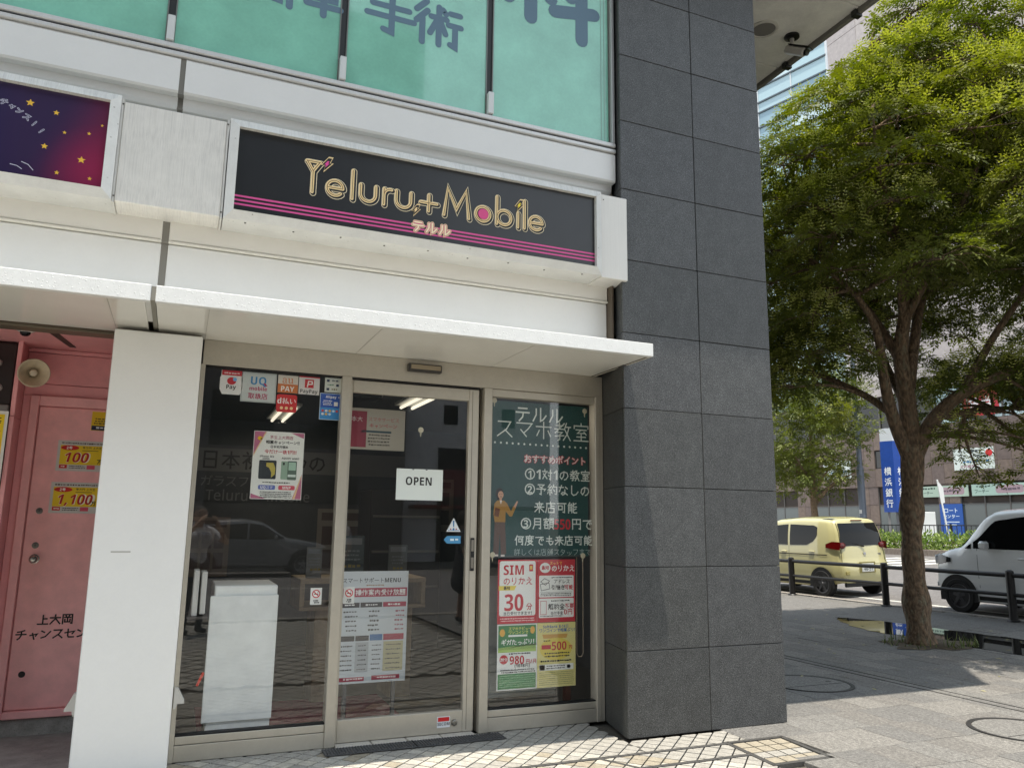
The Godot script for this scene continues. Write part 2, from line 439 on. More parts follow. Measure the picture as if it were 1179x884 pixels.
func block(size: Vector3, k := 0.003) -> ArrayMesh:
	# a chamfered block round its middle, shared between alike pieces
	var key := "%.4f %.4f %.4f %.4f" % [size.x, size.y, size.z, k]
	if not shapes.has(key):
		shapes[key] = slab(size * -0.5, size * 0.5, k)
	return shapes[key]

func piece(called: String, lo: Vector3, hi: Vector3, material: Material, parent: Node, k := 0.003) -> MeshInstance3D:
	return part(called, block(hi - lo, k), material, parent, (lo + hi) * 0.5)

func print_mat() -> StandardMaterial3D:
	if not mats.has("print"):
		var m := StandardMaterial3D.new()
		m.vertex_color_use_as_albedo = true
		m.roughness = 0.55
		mats["print"] = m
	return mats["print"]

func sheet(called: String, label: String, category: String, p: Print, paper: Color, mid: Vector3, group := "", thick := 0.0015, turn := 0.0, gloss := 0.6) -> Node3D:
	# a printed sheet: paper with a print lying on its front
	var o := thing(called, label, category, mid, turn, group)
	part("paper", slab(Vector3(-p.w / 2, -p.h / 2, -thick), Vector3(p.w / 2, p.h / 2, 0), 0.0), flat(paper, gloss), o)
	if p.g.v.size() > 0:
		part("print", p.g.mesh(true), print_mat(), o)
	return o

# ---------------------------------------------------------------- materials
func flat(c: Color, rough := 0.6, metal := 0.0) -> StandardMaterial3D:
	var key := "flat %s %.2f %.2f" % [c.to_html(), rough, metal]
	if not mats.has(key):
		var m := StandardMaterial3D.new()
		m.albedo_color = c
		m.roughness = rough
		m.metallic = metal
		mats[key] = m
	return mats[key]

func picture(side: int, fn: Callable) -> ImageTexture:
	# a square colour texture computed pixel by pixel
	var bytes := PackedByteArray()
	bytes.resize(side * side * 3)
	var i := 0
	for y in side:
		for x in side:
			var c: Color = fn.call(x, y)
			bytes[i] = clampi(int(c.r * 255.0), 0, 255)
			bytes[i + 1] = clampi(int(c.g * 255.0), 0, 255)
			bytes[i + 2] = clampi(int(c.b * 255.0), 0, 255)
			i += 3
	return ImageTexture.create_from_image(Image.create_from_data(side, side, false, Image.FORMAT_RGB8, bytes))

func noise_image(side: int, freq: float, octaves := 4, kind := FastNoiseLite.TYPE_SIMPLEX_SMOOTH, seed_no := 1) -> Image:
	var f := FastNoiseLite.new()
	f.seed = seed_no
	f.noise_type = kind
	f.frequency = freq
	f.fractal_octaves = octaves
	return f.get_seamless_image(side, side)

func noise_bytes(side: int, freq: float, octaves: int, seed_no: int) -> PackedByteArray:
	var key := "noise %d %.4f %d %d" % [side, freq, octaves, seed_no]
	if not shapes.has(key):
		var img := noise_image(side, freq, octaves, FastNoiseLite.TYPE_SIMPLEX_SMOOTH, seed_no)
		img.convert(Image.FORMAT_L8)
		shapes[key] = img.get_data()
	return shapes[key]

func relief(img: Image, strength: float) -> ImageTexture:
	var k := img.duplicate() as Image
	k.convert(Image.FORMAT_RGBA8)
	k.bump_map_to_normal_map(strength)
	return ImageTexture.create_from_image(k)

func cover(m: StandardMaterial3D, metres: float, world := true) -> void:
	# lay the textures over the surface from three sides, one repeat in so many metres
	m.uv1_triplanar = true
	m.uv1_world_triplanar = world
	m.uv1_triplanar_sharpness = 8.0
	m.uv1_scale = Vector3.ONE / metres

func grained(key: String, c: Color, metres: float, fine: float, coarse: float, specks := 0.0, speck := Color.WHITE, rough := 0.7, bump := 0.0, world := true, metal := 0.0, side := 256) -> StandardMaterial3D:
	# a plain colour broken up by fine grain, coarse patches and specks
	if mats.has(key):
		return mats[key]
	var r := RandomNumberGenerator.new()
	r.seed = hash(key)
	var v := r.randi() % 3
	var big := noise_bytes(side, 0.012 * 512.0 / side, 5, v)
	var mid := noise_bytes(side, 0.09, 3, 10 + v)
	var m := StandardMaterial3D.new()
	var bytes := PackedByteArray()
	bytes.resize(side * side * 3)
	var cr := c.r * 255.0
	var cg := c.g * 255.0
	var cb := c.b * 255.0
	var seed_no := r.randi()
	for i in side * side:
		seed_no = (seed_no * 1103515245 + 12345) & 0x7fffffff
		var f := 1.0 + fine * ((seed_no >> 8) % 1000 / 500.0 - 1.0) + coarse * (big[i] / 127.5 - 1.0) + fine * 0.8 * (mid[i] / 127.5 - 1.0)
		if specks > 0.0 and (seed_no >> 6) % 9973 < specks * 9973.0:
			var q := c.lerp(speck, 0.3 + 0.7 * ((seed_no >> 4) % 100) / 100.0)
			bytes[i * 3] = int(q.r * 255.0)
			bytes[i * 3 + 1] = int(q.g * 255.0)
			bytes[i * 3 + 2] = int(q.b * 255.0)
		else:
			bytes[i * 3] = mini(255, int(cr * f))
			bytes[i * 3 + 1] = mini(255, int(cg * f))
			bytes[i * 3 + 2] = mini(255, int(cb * f))
	m.albedo_texture = ImageTexture.create_from_image(Image.create_from_data(side, side, false, Image.FORMAT_RGB8, bytes))
	m.roughness = rough
	m.metallic = metal
	if bump > 0.0:
		m.normal_enabled = true
		var rk := "relief %d %.1f" % [v, bump]
		if not shapes.has(rk):
			shapes[rk] = relief(noise_image(side, 0.09, 3, FastNoiseLite.TYPE_SIMPLEX_SMOOTH, 10 + v), bump)
		m.normal_texture = shapes[rk]
	cover(m, metres, world)
	mats[key] = m
	return m

func streaked(key: String, c: Color, metres: float, amount: float, rough: float, metal: float, stain := Color(0.35, 0.33, 0.28), drips := 0.0) -> StandardMaterial3D:
	# metal or paint with fine vertical streaks and run-off stains
	if mats.has(key):
		return mats[key]
	var r := RandomNumberGenerator.new()
	r.seed = hash(key)
	var side := 512
	var f := FastNoiseLite.new()
	f.seed = r.randi() % 1000
	f.frequency = 1.0
	f.fractal_octaves = 4
	var big := noise_image(side, 0.01, 4, FastNoiseLite.TYPE_SIMPLEX_SMOOTH, 7)
	var m := StandardMaterial3D.new()
	m.albedo_texture = picture(side, func(x: int, y: int) -> Color:
		var a := TAU * x / side
		var s := f.get_noise_3d(cos(a) * 14.0, sin(a) * 14.0, 0.8 * sin(TAU * y / side)) * 1.4
		var k := 1.0 + amount * s + amount * 0.6 * (big.get_pixel(x, y).r - 0.5) + 0.02 * (r.randf() - 0.5)
		var d := clampf((s - 0.25) * 2.0, 0.0, 1.0) * drips
		return Color(c.r * k, c.g * k, c.b * k).lerp(stain, d))
	m.roughness = rough
	m.metallic = metal
	cover(m, metres)
	mats[key] = m
	return m

func glass(tint := Color(0.75, 0.85, 0.82), alpha := 0.06) -> StandardMaterial3D:
	var key := "glass %s %.2f" % [tint.to_html(), alpha]
	if not mats.has(key):
		var m := StandardMaterial3D.new()
		m.transparency = BaseMaterial3D.TRANSPARENCY_ALPHA
		m.albedo_color = Color(tint.r, tint.g, tint.b, alpha)
		m.roughness = 0.0
		m.metallic_specular = 0.5
		mats[key] = m
	return mats[key]

func leafy(backlight: Color) -> StandardMaterial3D:
	var key := "leafy " + backlight.to_html()
	if not mats.has(key):
		var m := StandardMaterial3D.new()
		m.vertex_color_use_as_albedo = true
		m.roughness = 0.55
		m.backlight_enabled = true
		m.backlight = backlight
		mats[key] = m
	return mats[key]

func granite_slab() -> StandardMaterial3D:
	# slabs differ a little in tone
	var k := rng.randi() % 4
	var key := "granite %d" % k
	if not mats.has(key):
		var m := granite().duplicate() as StandardMaterial3D
		var t: float = [1.0, 0.94, 0.975, 0.91][k]
		m.albedo_color = Color(t, t, t * [1.0, 0.99, 1.01, 1.0][k])
		m.uv1_offset = Vector3(0.23, 0.37, 0.11) * k
		mats[key] = m
	return mats[key]

func granite() -> StandardMaterial3D:
	if not mats.has("granite"):
		var r := RandomNumberGenerator.new()
		r.seed = 5
		var m := StandardMaterial3D.new()
		var side := 512
		var big := noise_image(side, 0.015, 4, FastNoiseLite.TYPE_SIMPLEX_SMOOTH, 3)
		var grain := noise_image(side, 0.30, 2, FastNoiseLite.TYPE_SIMPLEX_SMOOTH, 4)
		m.albedo_texture = picture(side, func(x: int, y: int) -> Color:
			var k := grain.get_pixel(x, y).r
			var v := 0.268 + (k - 0.5) * 0.40 + (r.randf() - 0.5) * 0.26 + (big.get_pixel(x, y).r - 0.5) * 0.05
			if r.randf() < 0.03:
				v += 0.22
			return Color(v * 0.975, v * 0.995, v * 0.99))
		m.roughness = 0.5
		cover(m, 1.3)
		mats["granite"] = m
	return mats["granite"]

# ---------------------------------------------------------------- the place
func ground_height(x: float) -> float:
	# level by the shop, a slight rise towards the road, with a flat strip where water gathers
	if x < 9.5:
		return 0.03 * maxf(x - 8.0, 0.0)
	if x < 10.8:
		return 0.045
	if x < 12.3:
		return 0.045 + (x - 10.8) * 0.056
	return 0.129 + 0.03 * (minf(x, 68.0) - 12.3)

func in_view(q: Vector3) -> bool:
	var b := Basis.from_euler(Vector3(deg_to_rad(10.27), deg_to_rad(-22.87), deg_to_rad(0.709)))
	var l := b.inverse() * (q - CAM)
	return l.z < -0.1 and absf(l.x / l.z) < 0.68 and absf(l.y / l.z) < 0.52

func far_from_camera(q: Vector3) -> float:
	return q.distance_to(CAM) + (0.0 if in_view(q) else 1000.0)

func _ready() -> void:
	rng.seed = 20240615
	var cam := Camera3D.new()
	cam.name = "camera"
	cam.position = CAM
	cam.rotation_degrees = Vector3(10.27, -22.87, 0.709)
	cam.fov = 52.52
	cam.near = 0.05
	cam.far = 400.0
	add_child(cam)
	cam.current = true

	var sky := ProceduralSkyMaterial.new()
	sky.sky_top_color = Color(0.63, 0.68, 0.74)
	sky.sky_horizon_color = Color(0.88, 0.885, 0.88)
	sky.sky_curve = 0.25
	sky.ground_bottom_color = Color(0.35, 0.34, 0.32)
	sky.ground_horizon_color = Color(0.6, 0.6, 0.58)
	sky.sun_angle_max = 4.0
	sky.energy_multiplier = 2.25
	var s := Sky.new()
	s.sky_material = sky
	var env := Environment.new()
	env.background_mode = Environment.BG_SKY
	env.sky = s
	env.tonemap_mode = Environment.TONE_MAPPER_LINEAR
	env.tonemap_exposure = 1.36
	env.sdfgi_enabled = true
	env.ssao_enabled = true
	env.ssil_enabled = true
	var we := WorldEnvironment.new()
	we.name = "world_environment"
	we.environment = env
	add_child(we)

	var sun := DirectionalLight3D.new()
	sun.name = "sun"
	sun.light_color = Color(1.0, 0.965, 0.91)
	sun.light_energy = 1.6
	sun.light_angular_distance = 0.5
	sun.shadow_enabled = true
	add_child(sun)
	sun.look_at_from_position(Vector3.ZERO, Vector3(0.153, -1.0, -0.171), Vector3.BACK)

	build_ground()
	build_building()
	build_shopfront()
	build_recess()
	build_signs()
	build_posters()
	build_interior()
	build_street()
	build_trees()
	build_cars()
	build_far_side()
	build_behind()

# ---------------------------------------------------------------- ground
func build_ground() -> void:
	var bed := grained("bed", Color(0.33, 0.315, 0.285), 1.2, 0.18, 0.1, 0.02, Color(0.3, 0.28, 0.26), 0.9)
	var g := Geo.new()
	var xs := [-150.0, 8.0, 9.5, 10.8, 12.3, 68.0, 320.0]
	for i in 6:
		var a := ground_height(xs[i]) - 0.03
		var b := ground_height(xs[i + 1]) - 0.03
		# leave the road and everything past the kerb line to its own sheet further down
		g.quad(Vector3(xs[i], a, -300), Vector3(xs[i + 1], b, -300), Vector3(xs[i + 1], b, 160), Vector3(xs[i], a, 160))
	structure("ground", g.mesh(), bed)

	# the road beside the pavement
	var asphalt := grained("asphalt", Color(0.40, 0.39, 0.385), 2.0, 0.16, 0.08, 0.03, Color(0.6, 0.58, 0.55), 0.85, 0.6)
	g = Geo.new()
	var x0 := 12.42
	var x1 := 26.4
	g.quad(Vector3(x0, ground_height(x0) - 0.022, -120), Vector3(x1, ground_height(x1) - 0.022, -120), Vector3(x1, ground_height(x1) - 0.022, 60), Vector3(x0, ground_height(x0) - 0.022, 60))
	var road := structure("road", g.mesh(), asphalt)
	var paint := grained("roadpaint", Color(0.80, 0.80, 0.77), 1.5, 0.06, 0.1, 0.04, Color(0.45, 0.44, 0.42), 0.7)
	for k in 9:                                        # the zebra crossing over the road
		var zz := -13.2 - k * 0.95
		g = Geo.new()
		g.quad(Vector3(18.0, ground_height(18.0) - 0.018, zz), Vector3(24.8, ground_height(24.8) - 0.018, zz), Vector3(24.8, ground_height(24.8) - 0.018, zz + 0.45), Vector3(18.0, ground_height(18.0) - 0.018, zz + 0.45))
		part("crossing_stripe", g.mesh(), paint, road)
	g = Geo.new()
	g.quad(Vector3(12.95, ground_height(12.95) - 0.018, -90), Vector3(13.07, ground_height(13.07) - 0.018, -90), Vector3(13.07, ground_height(13.07) - 0.018, 40), Vector3(12.95, ground_height(12.95) - 0.018, 40))
	part("edge_line", g.mesh(), paint, road)
	# kerb stones
	var kerb_stone := grained("kerbstone", Color(0.56, 0.54, 0.51), 0.8, 0.14, 0.1, 0.03, Color(0.35, 0.33, 0.3), 0.85)
	var kerb := Node3D.new()
	kerb.name = "kerb"
	kerb.set_meta("kind", "structure")
	add_child(kerb)
	for k in 44:
		var z := 3.0 - k * 0.6
		piece("kerb_stone", Vector3(12.26, 0.06, z - 0.594), Vector3(12.42, ground_height(12.34) + 0.004, z), kerb_stone, kerb, 0.012)

	# the pavement: square white setts laid diagonally by the shop, granite flags beyond
	var white_a := grained("sett a", Color(0.685, 0.672, 0.635), 0.6, 0.10, 0.08, 0.05, Color(0.45, 0.42, 0.38), 0.75, 0.5)
	var white_b := grained("sett b", Color(0.615, 0.603, 0.572), 0.5, 0.11, 0.09, 0.06, Color(0.42, 0.40, 0.36), 0.75, 0.5)
	var white_c := grained("sett c", Color(0.705, 0.688, 0.64), 0.55, 0.09, 0.08, 0.04, Color(0.5, 0.45, 0.38), 0.75, 0.5)
	var tan_a := grained("sett tan", Color(0.60, 0.57, 0.505), 0.5, 0.12, 0.08, 0.06, Color(0.5, 0.42, 0.32), 0.75, 0.5)
	var setts := Node3D.new()
	setts.name = "pavement"
	setts.set_meta("kind", "structure")
	add_child(setts)
	var regions := [[-1.6, 3.06, -0.02, 0.835, 0], [3.06, 4.12, 0.56, 0.835, 0], [-1.6, 3.73, 0.875, 1.115, 1], [-1.6, 3.68, 1.155, 2.1, 0]]
	var found := []
	var s := 0.1425
	for rg in regions:
		var area := PackedVector2Array([Vector2(rg[0], rg[2]), Vector2(rg[1], rg[2]), Vector2(rg[1], rg[3]), Vector2(rg[0], rg[3])])
		for i in range(-30, 60):
			for j in range(-40, 40):
				var mid := Vector2(i * s * 0.5 * 1.0 + 0.03, j * s * 0.5)
				if (i + j) % 2 != 0:
					continue
				if mid.x < rg[0] - s or mid.x > rg[1] + s or mid.y < rg[2] - s or mid.y > rg[3] + s:
					continue
				var h := s * 0.5 - 0.0075
				var tile := PackedVector2Array([mid + Vector2(h, 0), mid + Vector2(0, h), mid + Vector2(-h, 0), mid + Vector2(0, -h)])
				for cut in Geometry2D.intersect_polygons(tile, area):
					var size := 0.0
					for q in cut.size():
						size += cut[q].cross(cut[(q + 1) % cut.size()])
					if absf(size) * 0.5 < 0.0012:
						continue
					var mat: StandardMaterial3D = [white_a, white_b, white_c, tan_a][[0, 0, 1, 2, 2, 1, 0, 3][rng.randi() % 8]] if rg[4] == 0 else [white_c, tan_a, white_b, tan_a][rng.randi() % 4]
					found.append([far_from_camera(Vector3(mid.x, 0, mid.y)), cut, mat, mid])
	found.sort_custom(func(a, b): return a[0] < b[0])
	var whole := {}
	var rest := Geo.new()
	var lay := Transform3D(Basis(Vector3(1, 0, 0), Vector3(0, 0, 1), Vector3(0, -1, 0)), Vector3.ZERO)   # polygon x-y laid flat as x-z, thickness downwards
	for i in found.size():
		var f: Array = found[i]
		var low := -0.002 - 0.002 * rng.randf()
		if i < 300:
			var pg := PackedVector2Array()
			for q in f[1]:
				pg.append(q - f[3])
			var key := "" if pg.size() != 4 or absf(pg[0].length() + pg[1].length() - 2.0 * (s * 0.5 - 0.0075)) > 0.001 else "whole"
			var m: Mesh
			if key != "" and whole.has("m"):
				m = whole["m"]
			else:
				var pgeo := Geo.new()
				pgeo.prism(pg, 0.0, 0.03, lay)
				m = pgeo.mesh()
				if key != "":
					whole["m"] = m
			part("sett", m, f[2], setts, Vector3(f[3].x, low, f[3].y))
		else:
			rest.prism(f[1], 0.0, 0.03, Transform3D(lay.basis, Vector3(0, low, 0)))
	if rest.v.size() > 0:
		part("more_setts", rest.mesh(), white_b, setts).set_meta("kind", "stuff")

	# steel frames of the paved-over channel and of the access cover
	var steel := grained("frame steel", Color(0.33, 0.325, 0.315), 0.5, 0.14, 0.1, 0.03, Color(0.5, 0.47, 0.42), 0.55, 0.0, true, 0.3)
	var ch := thing("channel_cover", "paved over drainage channel with dark steel edging in white setts", "drain cover", Vector3(0, 0, 0))
	piece("edging", Vector3(-1.6, -0.03, 0.84), Vector3(3.72, 0.003, 0.87), steel, ch, 0.002)
	piece("edging", Vector3(-1.6, -0.03, 1.12), Vector3(3.70, 0.003, 1.15), steel, ch, 0.002)
	for x in [0.35, 1.55, 2.75]:
		var o := piece("cross_bar", Vector3(-0.011, -0.03, -0.16), Vector3(0.011, 0.002, 0.16), steel, ch, 0.002)
		o.position = Vector3(x, o.position.y, 0.995)
		o.rotation.y = 0.5
	var cv := thing("access_cover", "square access cover inlaid with small tan setts in a steel frame", "drain cover", Vector3(3.95, 0, 1.11))
	var fr := [[Vector2(-0.235, -0.265), Vector2(0.255, -0.265)], [Vector2(0.255, -0.265), Vector2(0.205, 0.265)], [Vector2(0.205, 0.265), Vector2(-0.275, 0.265)], [Vector2(-0.275, 0.265), Vector2(-0.235, -0.265)]]
	for e in fr:
		var gg := Geo.new()
		var d: Vector2 = (e[1] - e[0]).normalized()
		var nn := d.orthogonal() * 0.017
		gg.prism(PackedVector2Array([e[0] - nn - d * 0.017, e[1] - nn + d * 0.017, e[1] + nn + d * 0.017, e[0] + nn - d * 0.017]), 0.0, 0.03, Transform3D(lay.basis, Vector3(0, 0.002, 0)))
		part("frame", gg.mesh(), steel, cv)
	for i in 4:
		for j in 4:
			var gg := Geo.new()
			var pts := PackedVector2Array()
			for q in [[0, 0], [1, 0], [1, 1], [0, 1]]:
				var u: float = (i + 0.06 + q[0] * 0.88) / 4.0
				var w: float = (j + 0.06 + q[1] * 0.88) / 4.0
				var left := Vector2(-0.212, -0.24).lerp(Vector2(-0.25, 0.24), w)
				var right := Vector2(0.23, -0.24).lerp(Vector2(0.182, 0.24), w)
				pts.append(left.lerp(right, u))
			gg.prism(pts, 0.0, 0.03, Transform3D(lay.basis, Vector3(0, -0.002, 0)))
			part("sett", gg.mesh(), [tan_a, white_b, tan_a][(i * 3 + j * 2) % 3], cv)

	# granite flags, coursed along x
	var flags := []
	for k in 4:
		flags.append(grained("flag %d" % k, [Color(0.46, 0.453, 0.436), Color(0.425, 0.419, 0.406), Color(0.482, 0.472, 0.451), Color(0.445, 0.434, 0.415)][k], 0.8, 0.24, 0.06, 0.10, Color(0.30, 0.29, 0.28), 0.8, 0.9))
	found = []
	for j in range(-24, 6):
		for i in range(-2, 28):
			var a := Vector3(3.76 + i * 0.3 + (0.15 if j % 2 != 0 else 0.0), 0, j * 0.45 - 0.05)
			var b := a + Vector3(0.2945, 0, 0.4445)
			if b.x > 12.27:
				b.x = 12.258
			if b.x - a.x < 0.05:
				continue
			var m := (a + b) * 0.5
			if m.z < 0.55 and a.x < 4.56 or m.z < 1.42 and a.x < 4.22 and a.z > 0.5 or a.x < 3.7:
				if a.x < 4.56 and b.x > 4.62 and m.z < 0.55:
					a.x = 4.558
					m = (a + b) * 0.5
				elif a.x < 4.22 and b.x > 4.27 and m.z < 1.42 and m.z > 0.55:
					a.x = 4.235
					m = (a + b) * 0.5
				else:
					continue
			found.append([far_from_camera(m), a, b])
	found.sort_custom(func(p, q): return p[0] < q[0])
	rest = Geo.new()
	for i in found.size():
		var a: Vector3 = found[i][1]
		var b: Vector3 = found[i][2]
		var m := (a + b) * 0.5
		var y := ground_height(m.x) - 0.0015 * rng.randf()
		if i < 300:
			var o := part("flagstone", block(Vector3(b.x - a.x, 0.03, b.z - a.z), 0.002), flags[rng.randi() % 4], setts, Vector3(m.x, y - 0.015, m.z))
			if m.x > 8.0:
				o.rotation.z = atan2(ground_height(b.x) - ground_height(a.x), b.x - a.x)
		else:
			var y0 := ground_height(a.x)
			var y1 := ground_height(b.x)
			rest.quad(Vector3(a.x, y0, a.z), Vector3(b.x, y1, a.z), Vector3(b.x, y1, b.z), Vector3(a.x, y0, b.z))
	part("more_flagstones", rest.mesh(), flags[1], setts).set_meta("kind", "stuff")

	# bright cement bed left at the foot of the column
	var cement := grained("cement", Color(0.78, 0.755, 0.70), 0.7, 0.07, 0.10, 0.02, Color(0.5, 0.48, 0.44), 0.85, 0.3)
	piece("cement_bed", Vector3(4.12, -0.03, 0.548), Vector3(4.56, -0.004, 0.835), cement, setts, 0.003)

	# round access covers with a dark ring, filled with the same stone
	var iron := grained("iron", Color(0.20, 0.195, 0.19), 0.4, 0.15, 0.1, 0.02, Color(0.4, 0.38, 0.34), 0.6, 0.0, true, 0.3)
	for q in [[Vector3(5.86, 0.002, -0.62), 0.42, "round access cover set in shaded granite flags beside the column"], [Vector3(6.10, 0.002, 1.36), 0.38, "round access cover set in sunlit granite flags"]]:
		var mh := thing("manhole_cover", q[2], "manhole cover", q[0])
		var gg := Geo.new()
		gg.lathe([Vector2(q[1] - 0.035, 0.003), Vector2(q[1], 0.006), Vector2(q[1] + 0.004, -0.02)], Transform3D(), 48)
		gg.lathe([Vector2(q[1] - 0.035, -0.01), Vector2(q[1] - 0.035, 0.003)], Transform3D(), 48)
		part("ring", gg.mesh(), iron, mh)
		gg = Geo.new()
		gg.lathe([Vector2(0.0, 0.002), Vector2(q[1] - 0.04, 0.002), Vector2(q[1] - 0.04, -0.02)], Transform3D(), 48)
		part("infill", gg.mesh(), flags[0], mh)
		part("seam", block(Vector3((q[1] - 0.05) * 1.9, 0.004, 0.008), 0.001), iron, mh, Vector3(0, 0.002, 0.1))
		part("key_hole", block(Vector3(0.05, 0.004, 0.03), 0.001), iron, mh, Vector3(q[1] * 0.6, 0.002, 0.0))

	# slot drain running away along the side of the building
	var sd := thing("slot_drain", "narrow slot drain of two dark lines through the shaded flags", "drain", Vector3(6.78, 0.0, -1.0))
	for k in 2:
		part("slot", block(Vector3(0.012, 0.006, 4.4), 0.001), iron, sd, Vector3(k * 0.13 - 0.065, 0.0, 0.0))

	# pit of the street tree, its kerb-less soil, weeds, and a puddle behind it
	var soil := grained("soil", Color(0.30, 0.26, 0.20), 0.5, 0.3, 0.2, 0.06, Color(0.45, 0.4, 0.3), 0.95, 1.2)
	var gs := Geo.new()
	for k in 40:
		var a0 := TAU * k / 40.0
		var a1 := TAU * (k + 1) / 40.0
		var r0 := 0.58 + 0.09 * sin(a0 * 5.0) + 0.05 * sin(a0 * 11.0)
		var r1 := 0.58 + 0.09 * sin(a1 * 5.0) + 0.05 * sin(a1 * 11.0)
		var c0 := Vector3(9.2, 0.06, -1.98)
		var e0 := c0 + Vector3(cos(a0) * r0, 0, sin(a0) * r0 * 0.8)
		var e1 := c0 + Vector3(cos(a1) * r1, 0, sin(a1) * r1 * 0.8)
		e0.y = ground_height(e0.x) + 0.005
		e1.y = ground_height(e1.x) + 0.005
		gs.out(c0, e0, e1, c0 - Vector3(0, 1, 0))
	structure("tree_pit_soil", gs.mesh(), soil)
	var gw := Geo.new()
	for k in 420:
		var a := rng.randf() * TAU
		var r := 0.2 + 0.5 * sqrt(rng.randf())
		var q := Vector3(9.2 + cos(a) * r * 0.95, 0, -1.98 + sin(a) * r * 0.72)
		if rng.randf() > 0.12 + 0.75 * maxf(0.0, sin(a * 2.0 - 0.9)):
			continue
		q.y = ground_height(q.x) + 0.01
		var hgt := rng.randf_range(0.03, 0.15)
		var lean := Vector3(rng.randf_range(-0.06, 0.06), hgt, rng.randf_range(-0.06, 0.06))
		var w := Vector3(rng.randf_range(-1, 1), 0, rng.randf_range(-1, 1)).normalized() * 0.007
		gw.col = Color(0.07, 0.12, 0.025).lerp(Color(0.18, 0.19, 0.06), rng.randf())
		gw.tri(q - w, q + lean, q + w)
	var weeds := part("weeds", gw.mesh(true), leafy(Color(0.4, 0.5, 0.15)), self)
	weeds.set_meta("kind", "stuff")
	tag(weeds, "tufts of grass and weeds growing round the foot of the tree", "weeds")
	# fallen leaves scattered on the flags round the tree
	var gl := Geo.new()
	for k in 90:
		var q := Vector3(rng.randf_range(6.0, 11.5), 0, rng.randf_range(-5.0, 0.6))
		q.y = ground_height(q.x) + 0.006
		var d := Vector3(rng.randf_range(-1, 1), 0, rng.randf_range(-1, 1)).normalized() * rng.randf_range(0.025, 0.05)
		var w := Vector3(-d.z, 0, d.x) * 0.3
		gl.col = Color(0.20, 0.19, 0.07).lerp(Color(0.42, 0.38, 0.18), rng.randf())
		gl.quad(q - d, q + w + Vector3(0, 0.004, 0), q + d, q - w)
	var fallen := part("fallen_leaves", gl.mesh(true), leafy(Color(0.3, 0.3, 0.1)), self)
	fallen.set_meta("kind", "stuff")
	tag(fallen, "small pale fallen leaves scattered on the flags round the tree", "leaves")
	var water := StandardMaterial3D.new()
	water.albedo_color = Color(0.12, 0.115, 0.105)
	water.roughness = 0.02
	water.metallic_specular = 0.5
	var gp := Geo.new()
	var shore := smooth_path([Vector3(10.32, 0, -4.7), Vector3(9.8, 0, -4.0), Vector3(9.42, 0, -3.1), Vector3(9.5, 0, -2.4), Vector3(9.42, 0, -1.4), Vector3(9.5, 0, -0.5), Vector3(10.1, 0, -0.15), Vector3(10.7, 0, -0.8), Vector3(10.76, 0, -1.9), Vector3(10.66, 0, -3.0), Vector3(10.62, 0, -3.9), Vector3(10.32, 0, -4.7)], 6)
	var rim := PackedVector2Array()
	for k in shore.size() - 1:
		rim.append(Vector2(shore[k].x + 0.03 * sin(k * 2.1), shore[k].z + 0.04 * sin(k * 1.3)))
	gp.prism(rim, 0.0, 0.01, Transform3D(lay.basis, Vector3(0, 0.0485, 0)))
	structure("puddle", gp.mesh(), water)

# ---------------------------------------------------------------- the corner building
var house: Node3D

